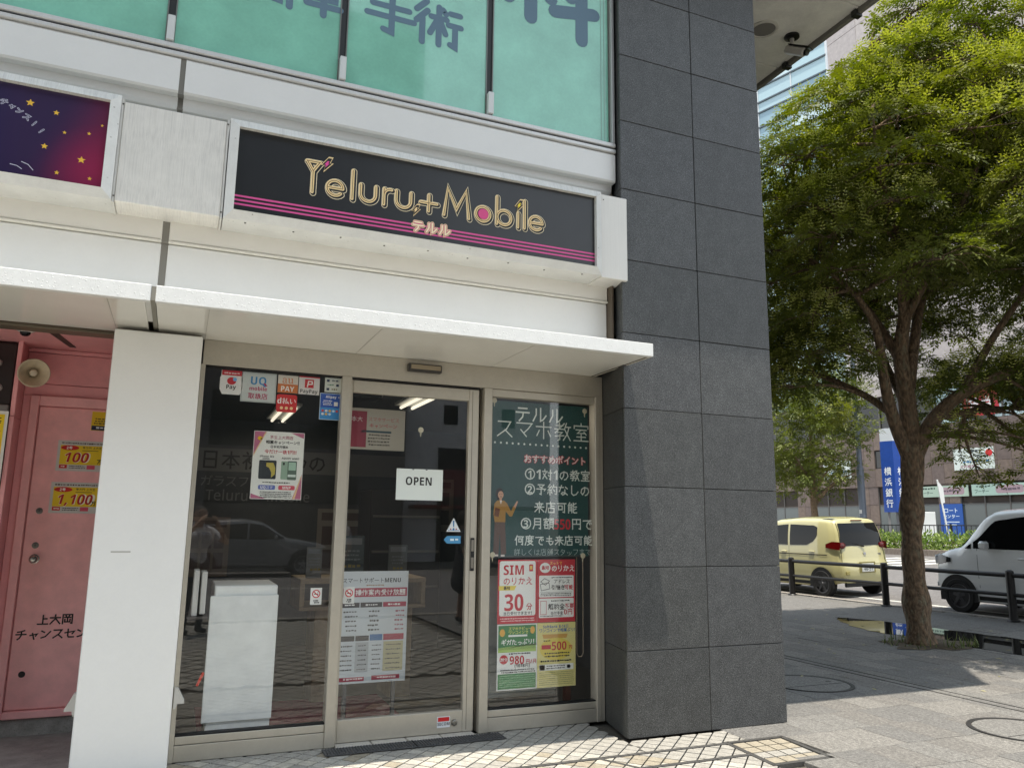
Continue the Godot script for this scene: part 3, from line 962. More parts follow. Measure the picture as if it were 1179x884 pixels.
func build_building() -> void:
	house = thing("corner_building", "pale panelled corner building with a dark granite column, canopy and green glazed upper storey", "building", Vector3(0, 0, 0))
	var panel := grained("panel", Color(0.87, 0.87, 0.855), 2.6, 0.004, 0.009, 0.0, Color.WHITE, 0.36)
	var cream := grained("cream", Color(0.86, 0.85, 0.82), 2.2, 0.004, 0.010, 0.0, Color.WHITE, 0.4)
	var joint := flat(Color(0.38, 0.35, 0.30), 0.8)
	var core := flat(Color(0.42, 0.40, 0.37), 0.9)

	# wall over the canopy, panel by panel, in front of a dark backing
	piece("wall", Vector3(-7.0, 2.78, -0.2), Vector3(3.08, 4.60, 0.295), joint, house, 0.0)
	for a in [[-4.2, -2.25], [-2.22, -0.24], [-0.198, 3.078]]:
		piece("wall_panel", Vector3(a[0], 2.80, 0.27), Vector3(a[1], 3.275, 0.32), panel, house, 0.006)
		piece("wall_panel", Vector3(a[0], 3.295, 0.27), Vector3(a[1], 4.20, 0.335), cream, house, 0.006)
		piece("drip_edge", Vector3(a[0], 3.279, 0.30), Vector3(a[1], 3.292, 0.345), flat(Color(0.86, 0.85, 0.81), 0.4), house, 0.002)
	# fascia under the windows: a rounded moulding over a recess, a broad band, an aluminium sill
	for a in [[-4.2, -2.22], [-2.19, -0.222], [-0.188, 3.095]]:
		var prof := PackedVector2Array([Vector2(0.28, 4.20), Vector2(0.365, 4.20), Vector2(0.385, 4.225), Vector2(0.39, 4.275), Vector2(0.445, 4.276), Vector2(0.455, 4.29), Vector2(0.455, 4.512), Vector2(0.44, 4.53), Vector2(0.28, 4.53)])
		var g := Geo.new()
		g.prism(prof, -a[1], -a[0], Transform3D(Basis(Vector3(0, 0, 1), Vector3(0, 1, 0), Vector3(-1, 0, 0)), Vector3.ZERO))
		part("fascia", g.mesh(), panel, house)
	# grey sealant in the upright joints, a finger's breadth behind the faces
	var seal := flat(Color(0.50, 0.49, 0.46), 0.7)
	for x in [[-2.25, -2.22], [-0.24, -0.198]]:
		piece("joint_seal", Vector3(x[0] - 0.002, 2.80, 0.29), Vector3(x[1] + 0.002, 3.28, 0.309), seal, house, 0.0)
		piece("joint_seal", Vector3(x[0] - 0.002, 3.28, 0.29), Vector3(x[1] + 0.002, 4.20, 0.322), seal, house, 0.0)
		piece("joint_seal", Vector3(x[0] + 0.016, 4.20, 0.28), Vector3(x[1] + 0.012, 4.275, 0.372), seal, house, 0.0)
		piece("joint_seal", Vector3(x[0] + 0.016, 4.275, 0.28), Vector3(x[1] + 0.012, 4.528, 0.441), seal, house, 0.0)
	var alu := streaked("sill alu", Color(0.80, 0.80, 0.79), 0.8, 0.02, 0.35, 0.2)
	piece("sill", Vector3(-4.2, 4.532, 0.28), Vector3(3.10, 4.566, 0.465), alu, house, 0.006)
	piece("sill_gap_strip", Vector3(-4.2, 4.566, 0.28), Vector3(3.10, 4.584, 0.44), flat(Color(0.05, 0.05, 0.05), 0.7), house, 0.0)  # black strip standing in for the gap line between the two sills
	piece("sill", Vector3(-4.2, 4.584, 0.28), Vector3(3.10, 4.622, 0.462), alu, house, 0.006)

	# green filmed windows of the upper storey
	var film := grained("green film", Color(0.52, 0.765, 0.68), 3.0, 0.015, 0.055, 0.0, Color.WHITE, 0.07)
	film.clearcoat_enabled = true
	film.clearcoat = 0.6
	film.clearcoat_roughness = 0.02
	var dark := flat(Color(0.13, 0.135, 0.13), 0.5)
	var grey := flat(Color(0.45, 0.46, 0.44), 0.35, 0.4)
	var bars := [-3.75, -2.60, -1.45, -0.305, 0.835, 1.982, 3.085]
	for i in 6:
		var win := holder("window", house)
		piece("pane", Vector3(bars[i] + 0.03, 4.62, 0.405), Vector3(bars[i + 1] - 0.03, 7.08, 0.417), film, win, 0.0)
		piece("edge_strip", Vector3(bars[i] + 0.022, 4.62, 0.40), Vector3(bars[i] + 0.03, 7.08, 0.425), grey, win, 0.0)
		piece("edge_strip", Vector3(bars[i + 1] - 0.03, 4.62, 0.40), Vector3(bars[i + 1] - 0.022, 7.08, 0.425), grey, win, 0.0)
	for i in 6:
		piece("mullion", Vector3(bars[i] - 0.022, 4.60, 0.30), Vector3(bars[i] + 0.022, 7.08, 0.412), dark, house, 0.0)
		piece("mullion_clip", Vector3(bars[i] - 0.02, 4.632, 0.405), Vector3(bars[i] + 0.026, 4.815, 0.47), flat(Color(0.80, 0.81, 0.80), 0.4, 0.1), house, 0.005)
	piece("window_jamb", Vector3(3.066, 4.62, 0.30), Vector3(3.095, 7.08, 0.46), flat(Color(0.66, 0.67, 0.66), 0.4, 0.3), house, 0.004)
	piece("window_back", Vector3(-7.0, 4.6, -0.2), Vector3(3.08, 7.1, 0.29), core, house, 0.0)
	# curtain folds showing inside the last pane
	for k in 2:
		piece("curtain_edge", Vector3(2.985 + 0.03 * k, 4.63, 0.4175), Vector3(2.992 + 0.03 * k, 7.08, 0.4185), flat(Color(0.50, 0.66, 0.60), 0.3), house, 0.0)

	# lettering on the upper windows
	var blue := Color(0.36, 0.47, 0.54)
	for w in [[["内", 0.02, 5.118, 0.40], ["障", 0.41, 5.112, 0.40]], [["手", 0.985, 5.10, 0.39], ["術", 1.355, 5.10, 0.39]], [["科", 2.10, 5.475, 0.84]]]:
		for c in w:
			var p := Print.new(100, 100, c[3], c[3])
			p.ink(blue)
			glyph(p, c[0], 0, 0, 100, 12.5 if c[3] < 0.6 else 14.0, true)
			var o := part("window_lettering", p.g.mesh(true), print_mat(), house, Vector3(c[1] + c[3] / 2, c[2] + c[3] / 2, 0.418))
			o.set_meta("label", "grey blue lettering on green window film")

	# overhanging storeys above, whose soffit shows at the corner
	var soffit := grained("soffit", Color(0.90, 0.895, 0.86), 2.2, 0.02, 0.05, 0.0, Color.WHITE, 0.75)
	var H := 7.1
	piece("upper_storeys", Vector3(-9.0, H + 0.2, -14.0), Vector3(6.47, 12.5, 1.22), panel, house, 0.0)
	var cuts := [1.19, 0.07, -1.2, -2.45, -3.7, -5.0, -7.0]
	for i in 5:
		for k in cuts.size() - 1:
			var a := -7.4 + i * 2.768
			if i < 3 and k > 0:
				continue
			piece("soffit_panel", Vector3(a + 0.006, H + 0.03, cuts[k + 1] + 0.006), Vector3(a + 2.762, H + 0.2, cuts[k] - 0.006), soffit, house, 0.004)
	piece("soffit_edge", Vector3(6.44, H - 0.02, -14.0), Vector3(6.495, H + 0.21, 1.243), flat(Color(0.50, 0.49, 0.46), 0.6), house, 0.006)
	piece("soffit_edge", Vector3(-9.0, H - 0.02, 1.19), Vector3(6.44, H + 0.21, 1.243), flat(Color(0.50, 0.49, 0.46), 0.6), house, 0.006)
	for z in [-0.02, -1.1, -2.2, -3.3]:
		piece("edge_bracket", Vector3(6.40, H - 0.05, z), Vector3(6.50, H + 0.02, z + 0.07), dark, house, 0.004)

	# side and back of the building
	piece("side_wall", Vector3(4.30, 0.0, -14.0), Vector3(4.52, H, 0.2), granite(), house, 0.0)
	piece("back_wall", Vector3(-9.0, 0.0, -14.2), Vector3(4.5, H, -14.0), core, house, 0.0)
	piece("roof_slab", Vector3(-9.0, 6.9, -14.0), Vector3(4.3, H + 0.02, 0.28), core, house, 0.0)
	piece("left_wall", Vector3(-9.2, 0.0, -14.0), Vector3(-9.0, 12.5, 0.28), core, house, 0.0)
	piece("floor_slab", Vector3(-9.0, 2.80, -14.0), Vector3(4.3, 3.0, -0.2), core, house, 0.0)
	piece("upper_wall_left", Vector3(-9.0, 2.78, -0.2), Vector3(-7.0, 7.1, 0.29), core, house, 0.0)

	# granite column, tile by tile, round a dark core
	var col := holder("granite_column", house)
	piece("core", Vector3(3.255, 0.0, -0.15), Vector3(4.535, 7.1, 0.515), flat(Color(0.09, 0.09, 0.09), 0.9), col, 0.0)
	for r in 12:
		var y0 := r * 0.6 + 0.002
		var y1 := minf(7.098, r * 0.6 + 0.598)
		for k in 2:
			piece("granite_tile", Vector3(3.10 + k * 0.727 + 0.0015, y0, 0.505), Vector3(3.10 + k * 0.727 + 0.7225, y1, 0.53 + 0.0025 * rng.randf()), granite_slab(), col, 0.003)
		var side := Geo.new()                            # the left face runs back at a slant
		side.prism(PackedVector2Array([Vector2(3.103, 0.503), Vector2(3.217, 0.0), Vector2(3.240, -0.1), Vector2(3.265, -0.1), Vector2(3.13, 0.503)]), -y1, -y0, Transform3D(Basis(Vector3(1, 0, 0), Vector3(0, 0, 1), Vector3(0, -1, 0)), Vector3.ZERO))
		part("granite_tile", side.mesh(), granite_slab(), col)
		piece("granite_tile", Vector3(4.525, y0, -0.1), Vector3(4.55, y1, 0.503), granite_slab(), col, 0.002)
	# flashing in the nook between wall and column
	var brown := flat(Color(0.34, 0.30, 0.25), 0.5)
	piece("corner_flashing", Vector3(3.08, 2.82, 0.1), Vector3(3.098, 4.2, 0.40), brown, house, 0.003)

	# canopy in two lengths with a gap between them
	var skin := grained("canopy", Color(0.90, 0.905, 0.895), 0.55, 0.012, 0.02, 0.004, Color(0.6, 0.58, 0.54), 0.42, 0.0)
	skin.normal_enabled = true
	skin.normal_texture = relief(blisters(), 3.0)
	skin.normal_scale = 1.0
	var under := grained("canopy underside", Color(0.91, 0.905, 0.875), 2.4, 0.004, 0.010, 0.0, Color.WHITE, 0.16)
	var can := holder("canopy", house)
	for a in [[-4.4, -0.243], [-0.217, 3.142]]:
		piece("canopy_front", Vector3(a[0], 2.735, 0.845), Vector3(a[1], 2.832, 0.89), skin, can, 0.003)
		piece("canopy_deck", Vector3(a[0] + 0.002, 2.752, 0.30), Vector3(a[1] - 0.002, 2.826, 0.845), panel, can, 0.0)
		piece("soffit_board", Vector3(a[0] + 0.004, 2.738, -0.02), Vector3(a[1] - 0.03, 2.752, 0.843), under, can, 0.0)
	for x in [-2.3, -0.47, 0.075, 1.12, 2.2]:          # seams in the boards underneath
		piece("board_seam", Vector3(x, 2.7365, 0.0), Vector3(x + 0.003, 2.7381, 0.842), flat(Color(0.62, 0.61, 0.58), 0.6), can, 0.0)
	piece("gap_strip", Vector3(-0.243, 2.742, 0.0), Vector3(-0.217, 2.825, 0.884), flat(Color(0.52, 0.51, 0.47), 0.6), can, 0.0)
	piece("end_trim", Vector3(3.118, 2.735, 0.0), Vector3(3.142, 2.752, 0.845), flat(Color(0.80, 0.78, 0.72), 0.4), can, 0.002)
	piece("end_seal", Vector3(3.108, 2.735, 0.0), Vector3(3.117, 2.748, 0.845), flat(Color(0.2, 0.18, 0.16), 0.7), can, 0.0)

	# pillar between the two shops
	var pil := holder("pillar", house)
	var skin2 := grained("pillar skin", Color(0.92, 0.92, 0.905), 2.4, 0.004, 0.006, 0.0, Color.WHITE, 0.33)
	piece("cladding", Vector3(-0.466, 0.0, -0.30), Vector3(0.062, 2.708, 0.20), skin2, pil, 0.006)
	piece("neck", Vector3(-0.46, 2.708, -0.30), Vector3(0.056, 2.738, 0.10), flat(Color(0.52, 0.50, 0.46), 0.7), pil, 0.0)
	piece("scuff", Vector3(-0.36, 1.304, 0.2), Vector3(-0.25, 1.312, 0.2012), flat(Color(0.68, 0.67, 0.64), 0.6), pil, 0.0)

func blisters() -> Image:
	# small raised bubbles in old paint
	var side := 512
	var img := Image.create_empty(side, side, false, Image.FORMAT_RGB8)
	img.fill(Color(0.4, 0.4, 0.4))
	var r := RandomNumberGenerator.new()
	r.seed = 11
	for k in 420:
		var cx := r.randi() % side
		var cy := r.randi() % side
		var rad := r.randf_range(1.6, 5.0)
		var high := r.randf_range(0.2, 0.55)
		for y in range(-6, 7):
			for x in range(-6, 7):
				var d := sqrt(float(x * x + y * y)) / rad
				if d < 1.0:
					var v := 0.4 + high * (1.0 - d * d)
					var px := posmod(cx + x, side)
					var py := posmod(cy + y, side)
					img.set_pixel(px, py, Color(v, v, v))
	return img

# ---------------------------------------------------------------- shopfront
func build_shopfront() -> void:
	var al := grained("frame alu", Color(0.73, 0.705, 0.65), 0.9, 0.012, 0.02, 0.0, Color.WHITE, 0.36, 0.0, true, 0.35)
	var gasket := flat(Color(0.06, 0.06, 0.06), 0.7)
	var fr := holder("shopfront_frame", house)
	var F := 0.0
	# header over all, jambs, mullions, bottom rails
	piece("header", Vector3(0.075, 2.562, -0.10), Vector3(3.213, 2.737, F), al, fr, 0.003)
	piece("jamb", Vector3(0.065, 0.0, -0.10), Vector3(0.095, 2.562, F + 0.012), al, fr, 0.003)
	piece("jamb", Vector3(3.178, 0.0, -0.10), Vector3(3.212, 2.562, F + 0.004), al, fr, 0.003)
	piece("jamb", Vector3(3.138, 0.0, -0.10), Vector3(3.176, 2.562, F + 0.010), al, fr, 0.003)
	piece("mullion", Vector3(1.035, 0.0, -0.10), Vector3(1.105, 2.562, F + 0.008), al, fr, 0.004)
	piece("mullion", Vector3(2.150, 0.0, -0.10), Vector3(2.218, 2.562, F + 0.012), al, fr, 0.004)
	piece("pocket_back", Vector3(2.118, 0.0, -0.16), Vector3(2.150, 2.555, -0.125), al, fr, 0.0)
	for a in [[0.095, 1.035], [2.218, 3.138]]:
		piece("bottom_rail", Vector3(a[0], 0.0, -0.10), Vector3(a[1], 0.098, F), al, fr, 0.003)
		piece("bottom_rail", Vector3(a[0], 0.101, -0.09), Vector3(a[1], 0.150, F - 0.006), al, fr, 0.004)
		piece("glazing_bead", Vector3(a[0], 0.150, -0.075), Vector3(a[1], 0.160, -0.012), gasket, fr, 0.0)
	piece("top_rail", Vector3(2.218, 2.500, -0.09), Vector3(3.138, 2.560, F - 0.006), al, fr, 0.004)
	piece("top_bead", Vector3(0.095, 2.552, -0.075), Vector3(1.035, 2.562, -0.012), gasket, fr, 0.0)
	var clear := glass(Color(0.80, 0.88, 0.86), 0.004)
	piece("window_pane", Vector3(0.095, 0.155, -0.046), Vector3(1.036, 2.555, -0.036), clear, fr, 0.0)
	piece("window_pane", Vector3(2.217, 0.155, -0.046), Vector3(3.139, 2.505, -0.036), clear, fr, 0.0)

	# sliding door
	var dr := holder("sliding_door", house)
	piece("transom", Vector3(1.105, 2.548, -0.05), Vector3(2.118, 2.561, -0.006), gasket, dr, 0.0)
	piece("stile", Vector3(1.107, 0.016, -0.075), Vector3(1.121, 2.545, -0.022), al, dr, 0.003)
	piece("stile", Vector3(2.034, 0.016, -0.075), Vector3(2.117, 2.545, -0.022), al, dr, 0.004)
	piece("top_rail", Vector3(1.121, 2.452, -0.075), Vector3(2.034, 2.545, -0.024), al, dr, 0.004)
	piece("bottom_rail", Vector3(1.121, 0.016, -0.075), Vector3(2.034, 0.165, -0.024), al, dr, 0.004)
	piece("stile_groove", Vector3(2.06, 0.03, -0.03), Vector3(2.064, 2.53, -0.0215), flat(Color(0.36, 0.34, 0.30), 0.6), dr, 0.0)
	piece("door_pane", Vector3(1.119, 0.163, -0.054), Vector3(2.036, 2.454, -0.044), clear, dr, 0.0)
	var hd := holder("pull_handle", dr)
	piece("plate", Vector3(2.068, 1.155, -0.022), Vector3(2.098, 1.40, -0.014), flat(Color(0.07, 0.07, 0.07), 0.4), hd, 0.004)
	piece("finger_recess", Vector3(2.073, 1.30, -0.016), Vector3(2.093, 1.385, -0.012), flat(Color(0.55, 0.53, 0.49), 0.3, 0.6), hd, 0.002)
	piece("finger_recess", Vector3(2.073, 1.175, -0.016), Vector3(2.093, 1.255, -0.012), flat(Color(0.55, 0.53, 0.49), 0.3, 0.6), hd, 0.002)
	var lk := Geo.new()
	lk.lathe([Vector2(0.0, 0.012), Vector2(0.012, 0.012), Vector2(0.016, 0.009), Vector2(0.022, 0.008), Vector2(0.024, 0.0)], Transform3D(Basis(Vector3(1, 0, 0), Vector3(0, 0, 1), Vector3(0, -1, 0)), Vector3(1.972, 0.085, -0.024)))
	part("lock", lk.mesh(), flat(Color(0.55, 0.54, 0.51), 0.3, 0.8), dr)
	# threshold stones and the motion sensor
	for k in 4:
		var x := 1.11 + k * 0.252
		piece("threshold_stone", Vector3(x, -0.02, -0.08), Vector3(x + 0.244, 0.012, 0.055), grained("threshold", Color(0.74, 0.72, 0.68), 0.5, 0.05, 0.06, 0.02, Color(0.4, 0.38, 0.35), 0.6), house, 0.004)
	piece("threshold_track", Vector3(1.105, -0.02, -0.12), Vector3(2.12, 0.006, -0.082), gasket, house, 0.0)

	var sn := thing("door_sensor", "bronze tinted automatic door sensor bar fixed over the sliding door", "sensor", Vector3(1.65, 2.668, 0.001))
	part("housing", block(Vector3(0.265, 0.062, 0.045), 0.006), flat(Color(0.20, 0.19, 0.175), 0.4), sn, Vector3(0, 0, 0.0225))
	part("window", block(Vector3(0.235, 0.034, 0.008), 0.002), flat(Color(0.60, 0.55, 0.46), 0.25, 0.3), sn, Vector3(0.004, 0.004, 0.046))

	# door mat of ribbed rubber
	var rub := grained("rubber", Color(0.30, 0.30, 0.30), 0.4, 0.15, 0.1, 0.03, Color(0.4, 0.38, 0.36), 0.85)
	var mat := thing("door_mat", "dark grey ribbed rubber mat lying along the shop threshold", "mat", Vector3(1.63, 0.003, 0.135))
	piece("base", Vector3(-0.62, 0.0, -0.075), Vector3(0.66, 0.006, 0.075), rub, mat, 0.002)
	for k in 64:
		piece("rib", Vector3(-0.618 + k * 0.02, 0.006, -0.073), Vector3(-0.608 + k * 0.02, 0.011, 0.073), rub, mat, 0.001)
	piece("seam", Vector3(0.0, 0.006, -0.075), Vector3(0.006, 0.0125, 0.075), flat(Color(0.1, 0.1, 0.1), 0.8), mat, 0.0)

# ---------------------------------------------------------------- the pink recess beside the pillar
func build_recess() -> void:
	var pink := grained("pink", Color(0.93, 0.65, 0.655), 1.4, 0.012, 0.035, 0.0, Color.WHITE, 0.42)
	var pink2 := grained("pink door", Color(0.96, 0.70, 0.695), 1.1, 0.012, 0.04, 0.0, Color.WHITE, 0.36)
	var Z := -1.03
	var rc := holder("recess", house)
	piece("back_wall", Vector3(-1.20, 0.12, Z - 0.2), Vector3(-0.30, 2.95, Z - 0.02), pink, rc, 0.0)
	piece("wall_panel", Vector3(-1.128, 2.505, Z - 0.02), Vector3(-0.40, 2.735, Z), pink, rc, 0.002)
	piece("wall_panel", Vector3(-1.128, 2.415, Z - 0.02), Vector3(-0.40, 2.500, Z - 0.004), pink, rc, 0.002)
	piece("wall_panel", Vector3(-1.128, 0.12, Z - 0.02), Vector3(-1.078, 2.412, Z - 0.004), pink, rc, 0.002)
	piece("cornice", Vector3(-1.128, 2.738, Z - 0.02), Vector3(-0.40, 2.765, Z + 0.03), pink, rc, 0.004)
	piece("ceiling", Vector3(-3.0, 2.768, Z - 0.02), Vector3(-0.30, 2.80, -0.02), pink, rc, 0.0)
	for y in [[0.12, 1.05], [1.054, 2.22], [2.224, 2.768]]:
		piece("side_panel", Vector3(-1.16, y[0], Z - 0.02), Vector3(-1.13, y[1], -0.80), pink, rc, 0.003)
	piece("inner_wall", Vector3(-0.42, 0.0, Z - 0.1), Vector3(-0.35, 2.80, -0.30), pink, rc, 0.0)
	piece("kerb_step", Vector3(-3.0, -0.02, Z - 0.3), Vector3(-0.36, 0.118, Z + 0.005), grained("kerb concrete", Color(0.56, 0.55, 0.53), 0.8, 0.06, 0.12, 0.02, Color(0.35, 0.33, 0.3), 0.85), rc, 0.006)
	piece("floor", Vector3(-3.0, -0.03, Z - 0.3), Vector3(-0.20, 0.004, 0.18), grained("recess floor", Color(0.56, 0.54, 0.52), 1.2, 0.05, 0.12, 0.01, Color(0.3, 0.28, 0.26), 0.55), rc, 0.0)
	# ceiling track and its lamp housing
	var bronze := flat(Color(0.42, 0.39, 0.33), 0.4, 0.3)
	piece("ceiling_track", Vector3(-3.0, 2.72, -0.20), Vector3(-0.466, 2.745, -0.05), bronze, rc, 0.004)
	piece("ceiling_track", Vector3(-3.0, 2.742, -0.29), Vector3(-0.466, 2.766, -0.215), bronze, rc, 0.004)
	var slot := Geo.new()
	slot.prism(PackedVector2Array([Vector2(-0.93, -0.31), Vector2(-0.875, -0.31), Vector2(-0.80, -0.85), Vector2(-0.84, -0.85)]), -2.7665, -2.762, Transform3D(Basis(Vector3(1, 0, 0), Vector3(0, 0, 1), Vector3(0, -1, 0)), Vector3.ZERO))
	part("ceiling_slot", slot.mesh(), flat(Color(0.30, 0.22, 0.20), 0.7), rc)
	# door leaf with frame
	var dr := holder("pink_door", house)
	for f in [[-1.076, 0.121, -1.018, 2.41], [-0.17, 0.121, -0.11, 2.41]]:
		piece("door_frame", Vector3(f[0], f[1], Z - 0.02), Vector3(f[2], f[3], Z + 0.03), pink2, dr, 0.005)
	piece("door_frame", Vector3(-1.018, 2.335, Z - 0.02), Vector3(-0.17, 2.41, Z + 0.03), pink2, dr, 0.005)
	piece("door_frame", Vector3(-1.018, 0.121, Z - 0.02), Vector3(-0.17, 0.172, Z + 0.03), pink2, dr, 0.005)
	piece("leaf", Vector3(-1.014, 0.176, Z - 0.03), Vector3(-0.174, 2.331, Z - 0.005), pink2, dr, 0.004)
	var face := Basis(Vector3(1, 0, 0), Vector3(0, 0, 1), Vector3(0, -1, 0))
	var steel := flat(Color(0.70, 0.69, 0.66), 0.22, 0.9)
	var g := Geo.new()
	g.lathe([Vector2(0.0, 0.062), Vector2(0.016, 0.061), Vector2(0.026, 0.052), Vector2(0.029, 0.040), Vector2(0.024, 0.028), Vector2(0.012, 0.02), Vector2(0.012, 0.008), Vector2(0.033, 0.006), Vector2(0.035, 0.0)], Transform3D(face, Vector3(-0.935, 1.215, Z - 0.005)))
	part("door_knob", g.mesh(), steel, dr)
	for y in [1.312, 1.56]:
		g = Geo.new()
		g.lathe([Vector2(0.0, 0.010), Vector2(0.012, 0.010), Vector2(0.014, 0.007), Vector2(0.021, 0.006), Vector2(0.023, 0.0)], Transform3D(face, Vector3(-0.938, y, Z - 0.005)))
		part("lock", g.mesh(), flat(Color(0.45, 0.44, 0.42), 0.35, 0.8), dr)
		piece("key_slot", Vector3(-0.940, y - 0.006, Z + 0.0045), Vector3(-0.936, y + 0.006, Z + 0.006), flat(Color(0.05, 0.05, 0.05), 0.6), dr, 0.0)
	g = Geo.new()
	g.lathe([Vector2(0.0, 0.002), Vector2(0.013, 0.002), Vector2(0.018, 0.004), Vector2(0.022, 0.0)], Transform3D(face, Vector3(-0.928, 0.415, Z - 0.005)))
	part("cable_hole", g.mesh(), flat(Color(0.06, 0.05, 0.05), 0.5), dr)
	var p := Print.new(420, 130, 0.63, 0.195)
	p.ink(Color(0.07, 0.06, 0.07))
	var x := 84.0
	for c in ["上", "大", "岡"]:
		glyph(p, c, x, 6, 50, 13)
		x += 52
	x = 0.0
	for c in ["チ", "ャ", "ン", "ス", "セ", "ン", "タ", "ー"]:
		glyph(p, c, x, 72, 50, 13)
		x += 51
	part("door_lettering", p.g.mesh(true), print_mat(), dr, Vector3(-0.998 + 0.315, 0.735, Z - 0.004)).set_meta("label", "black hand-cut lettering on the pink door")

	# booth front at the left edge
	var bo := thing("ticket_booth", "dark framed ticket booth front at the side of the pink recess", "booth", Vector3(-1.6, 0.0, -0.86))
	piece("cabinet", Vector3(-0.8, 0.12, -0.3), Vector3(0.435, 2.766, 0.0), grained("booth wood", Color(0.30, 0.21, 0.185), 0.9, 0.05, 0.08, 0.0, Color.WHITE, 0.5), bo, 0.005)
	piece("shutter_box", Vector3(-0.8, 2.30, 0.0), Vector3(0.433, 2.745, 0.05), flat(Color(0.17, 0.13, 0.125), 0.35), bo, 0.006)
	piece("shutter_lip", Vector3(-0.8, 2.22, 0.002), Vector3(0.431, 2.298, 0.075), flat(Color(0.50, 0.48, 0.47), 0.4, 0.3), bo, 0.006)
	for q in [Vector3(0.33, 2.60, 0.051), Vector3(0.35, 2.42, 0.051)]:
		var gb := Geo.new()
		gb.lathe([Vector2(0.0, 0.02), Vector2(0.02, 0.015), Vector2(0.026, 0.0)], Transform3D(face, q), 14)
		part("bolt_cover", gb.mesh(), flat(Color(0.62, 0.58, 0.56), 0.4), bo)
	piece("frame_post", Vector3(0.385, 0.12, 0.0), Vector3(0.434, 2.215, 0.035), grained("booth wood", Color.WHITE, 1, 0, 0), bo, 0.004)
	p = Print.new(60, 180, 0.20, 0.52)
	p.ink(Color(0.93, 0.80, 0.13)); p.rect(0, 8, 54, 130)
	p.ink(Color(0.75, 0.12, 0.10)); p.rect(0, 132, 54, 146)
	p.up(); p.ink(Color(0.2, 0.15, 0.1))
	glyph(p, "等", 26, 14, 24, 10); glyph(p, "万", 26, 46, 24, 10); small_lines(p, 4, 80, 50, 4, 11, 6)
	p.ink(Color(0.62, 0.50, 0.42)); p.rect(0, 150, 54, 176)
	sheet("booth_poster", "yellow and white price card on the dark ticket booth front", "poster", p, Color(0.88, 0.87, 0.84), Vector3(-1.262, 1.99, -0.862 + 0.085))

	# loudspeaker horn
	var hn := thing("loudspeaker", "cream horn loudspeaker mounted beside the pink door ceiling", "loudspeaker", Vector3(-1.075, 2.565, -0.92), 0.25)
	var aim := Transform3D(Basis(Vector3(1, 0, 0), Vector3(0, -0.18, 0.98).normalized(), Vector3(0, -0.98, -0.18).normalized()), Vector3(0, 0, 0))
	g = Geo.new()
	g.lathe([Vector2(0.028, 0.02), Vector2(0.034, 0.05), Vector2(0.05, 0.085), Vector2(0.075, 0.12), Vector2(0.098, 0.15), Vector2(0.104, 0.156), Vector2(0.100, 0.16), Vector2(0.092, 0.155), Vector2(0.07, 0.122), Vector2(0.044, 0.088), Vector2(0.03, 0.06), Vector2(0.0, 0.05)], aim, 32)
	part("horn", g.mesh(), grained("horn cream", Color(0.80, 0.74, 0.63), 0.4, 0.02, 0.05, 0.0, Color.WHITE, 0.45, 0.0, false), hn)
	g = Geo.new()
	g.lathe([Vector2(0.0, 0.135), Vector2(0.018, 0.132), Vector2(0.024, 0.122), Vector2(0.024, 0.07)], aim, 20)
	part("inner_cone", g.mesh(), flat(Color(0.84, 0.79, 0.69), 0.45), hn)
	g = Geo.new()
	g.lathe([Vector2(0.0, -0.06), Vector2(0.04, -0.055), Vector2(0.045, -0.03), Vector2(0.042, 0.015), Vector2(0.028, 0.022)], aim, 24)
	part("driver", g.mesh(), flat(Color(0.33, 0.30, 0.27), 0.5), hn)
	g = Geo.new()
	g.tube([Vector3(0, 0, 0.0), Vector3(-0.03, 0.03, -0.05), Vector3(-0.045, 0.05, -0.095)], [0.01, 0.01, 0.01], 8)
	part("bracket", g.mesh(), flat(Color(0.5, 0.48, 0.44), 0.4, 0.4), hn)
	# dome camera on the recess ceiling
	var dm := thing("dome_camera", "small white dome camera on the pink recess ceiling", "camera", Vector3(-1.05, 2.766, -0.36))
	g = Geo.new()
	g.lathe([Vector2(0.055, 0.0), Vector2(0.055, -0.012), Vector2(0.04, -0.02), Vector2(0.034, -0.022)], Transform3D(), 24)
	part("base", g.mesh(), flat(Color(0.82, 0.80, 0.78), 0.4), dm)
	g = Geo.new()
	g.lathe([Vector2(0.034, -0.021), Vector2(0.03, -0.036), Vector2(0.017, -0.046), Vector2(0.0, -0.05)], Transform3D(), 24)
	part("dome", g.mesh(), flat(Color(0.05, 0.05, 0.055), 0.08), dm)

	# price cards taped to the door
	for q in [["100", 1.972, -0.868], ["1,100", 1.66, -0.882]]:
		p = Print.new(260, 168, 0.355, 0.228)
		p.ink(Color(0.92, 0.78, 0.10)); p.rect(14, 26, 246, 132)
		p.up()
		p.ink(Color(0.78, 0.13, 0.10)); p.disc(60, 40, 44, 14, 24)
		p.rect(16, 134, 54, 154)
		p.ink(Color(0.80, 0.30, 0.38)); p.rect(150, 134, 190, 156)
		p.ink(Color(0.25, 0.2, 0.15)); say(p, "等万円 上大生", 120, 30, 15, 10)
		p.rect(120, 52, 200, 55)
		p.ink(Color(0.3, 0.25, 0.22)); small_lines(p, 60, 138, 146, 2, 10, 6)
		small_lines(p, 16, 10, 240, 1, 10, 8)
		p.up()
		p.ink(Color(0.97, 0.95, 0.92)); say(p, "2等", 42, 31, 18, 13)
		p.ink(Color(0.96, 0.94, 0.9)); small_lines(p, 20, 140, 50, 1, 8, 7)
		p.ink(Color(0.97, 0.94, 0.86)); say(p, q[0], 26, 56, 72, 12, "sansbold", 1.02 if q[0] == "100" else 0.95, 0.18)
		p.up()
		p.ink(Color(0.72, 0.11, 0.09)); say(p, q[0], 29, 58, 68, 12, "sansbold", 1.0 if q[0] == "100" else 0.93, 0.18)
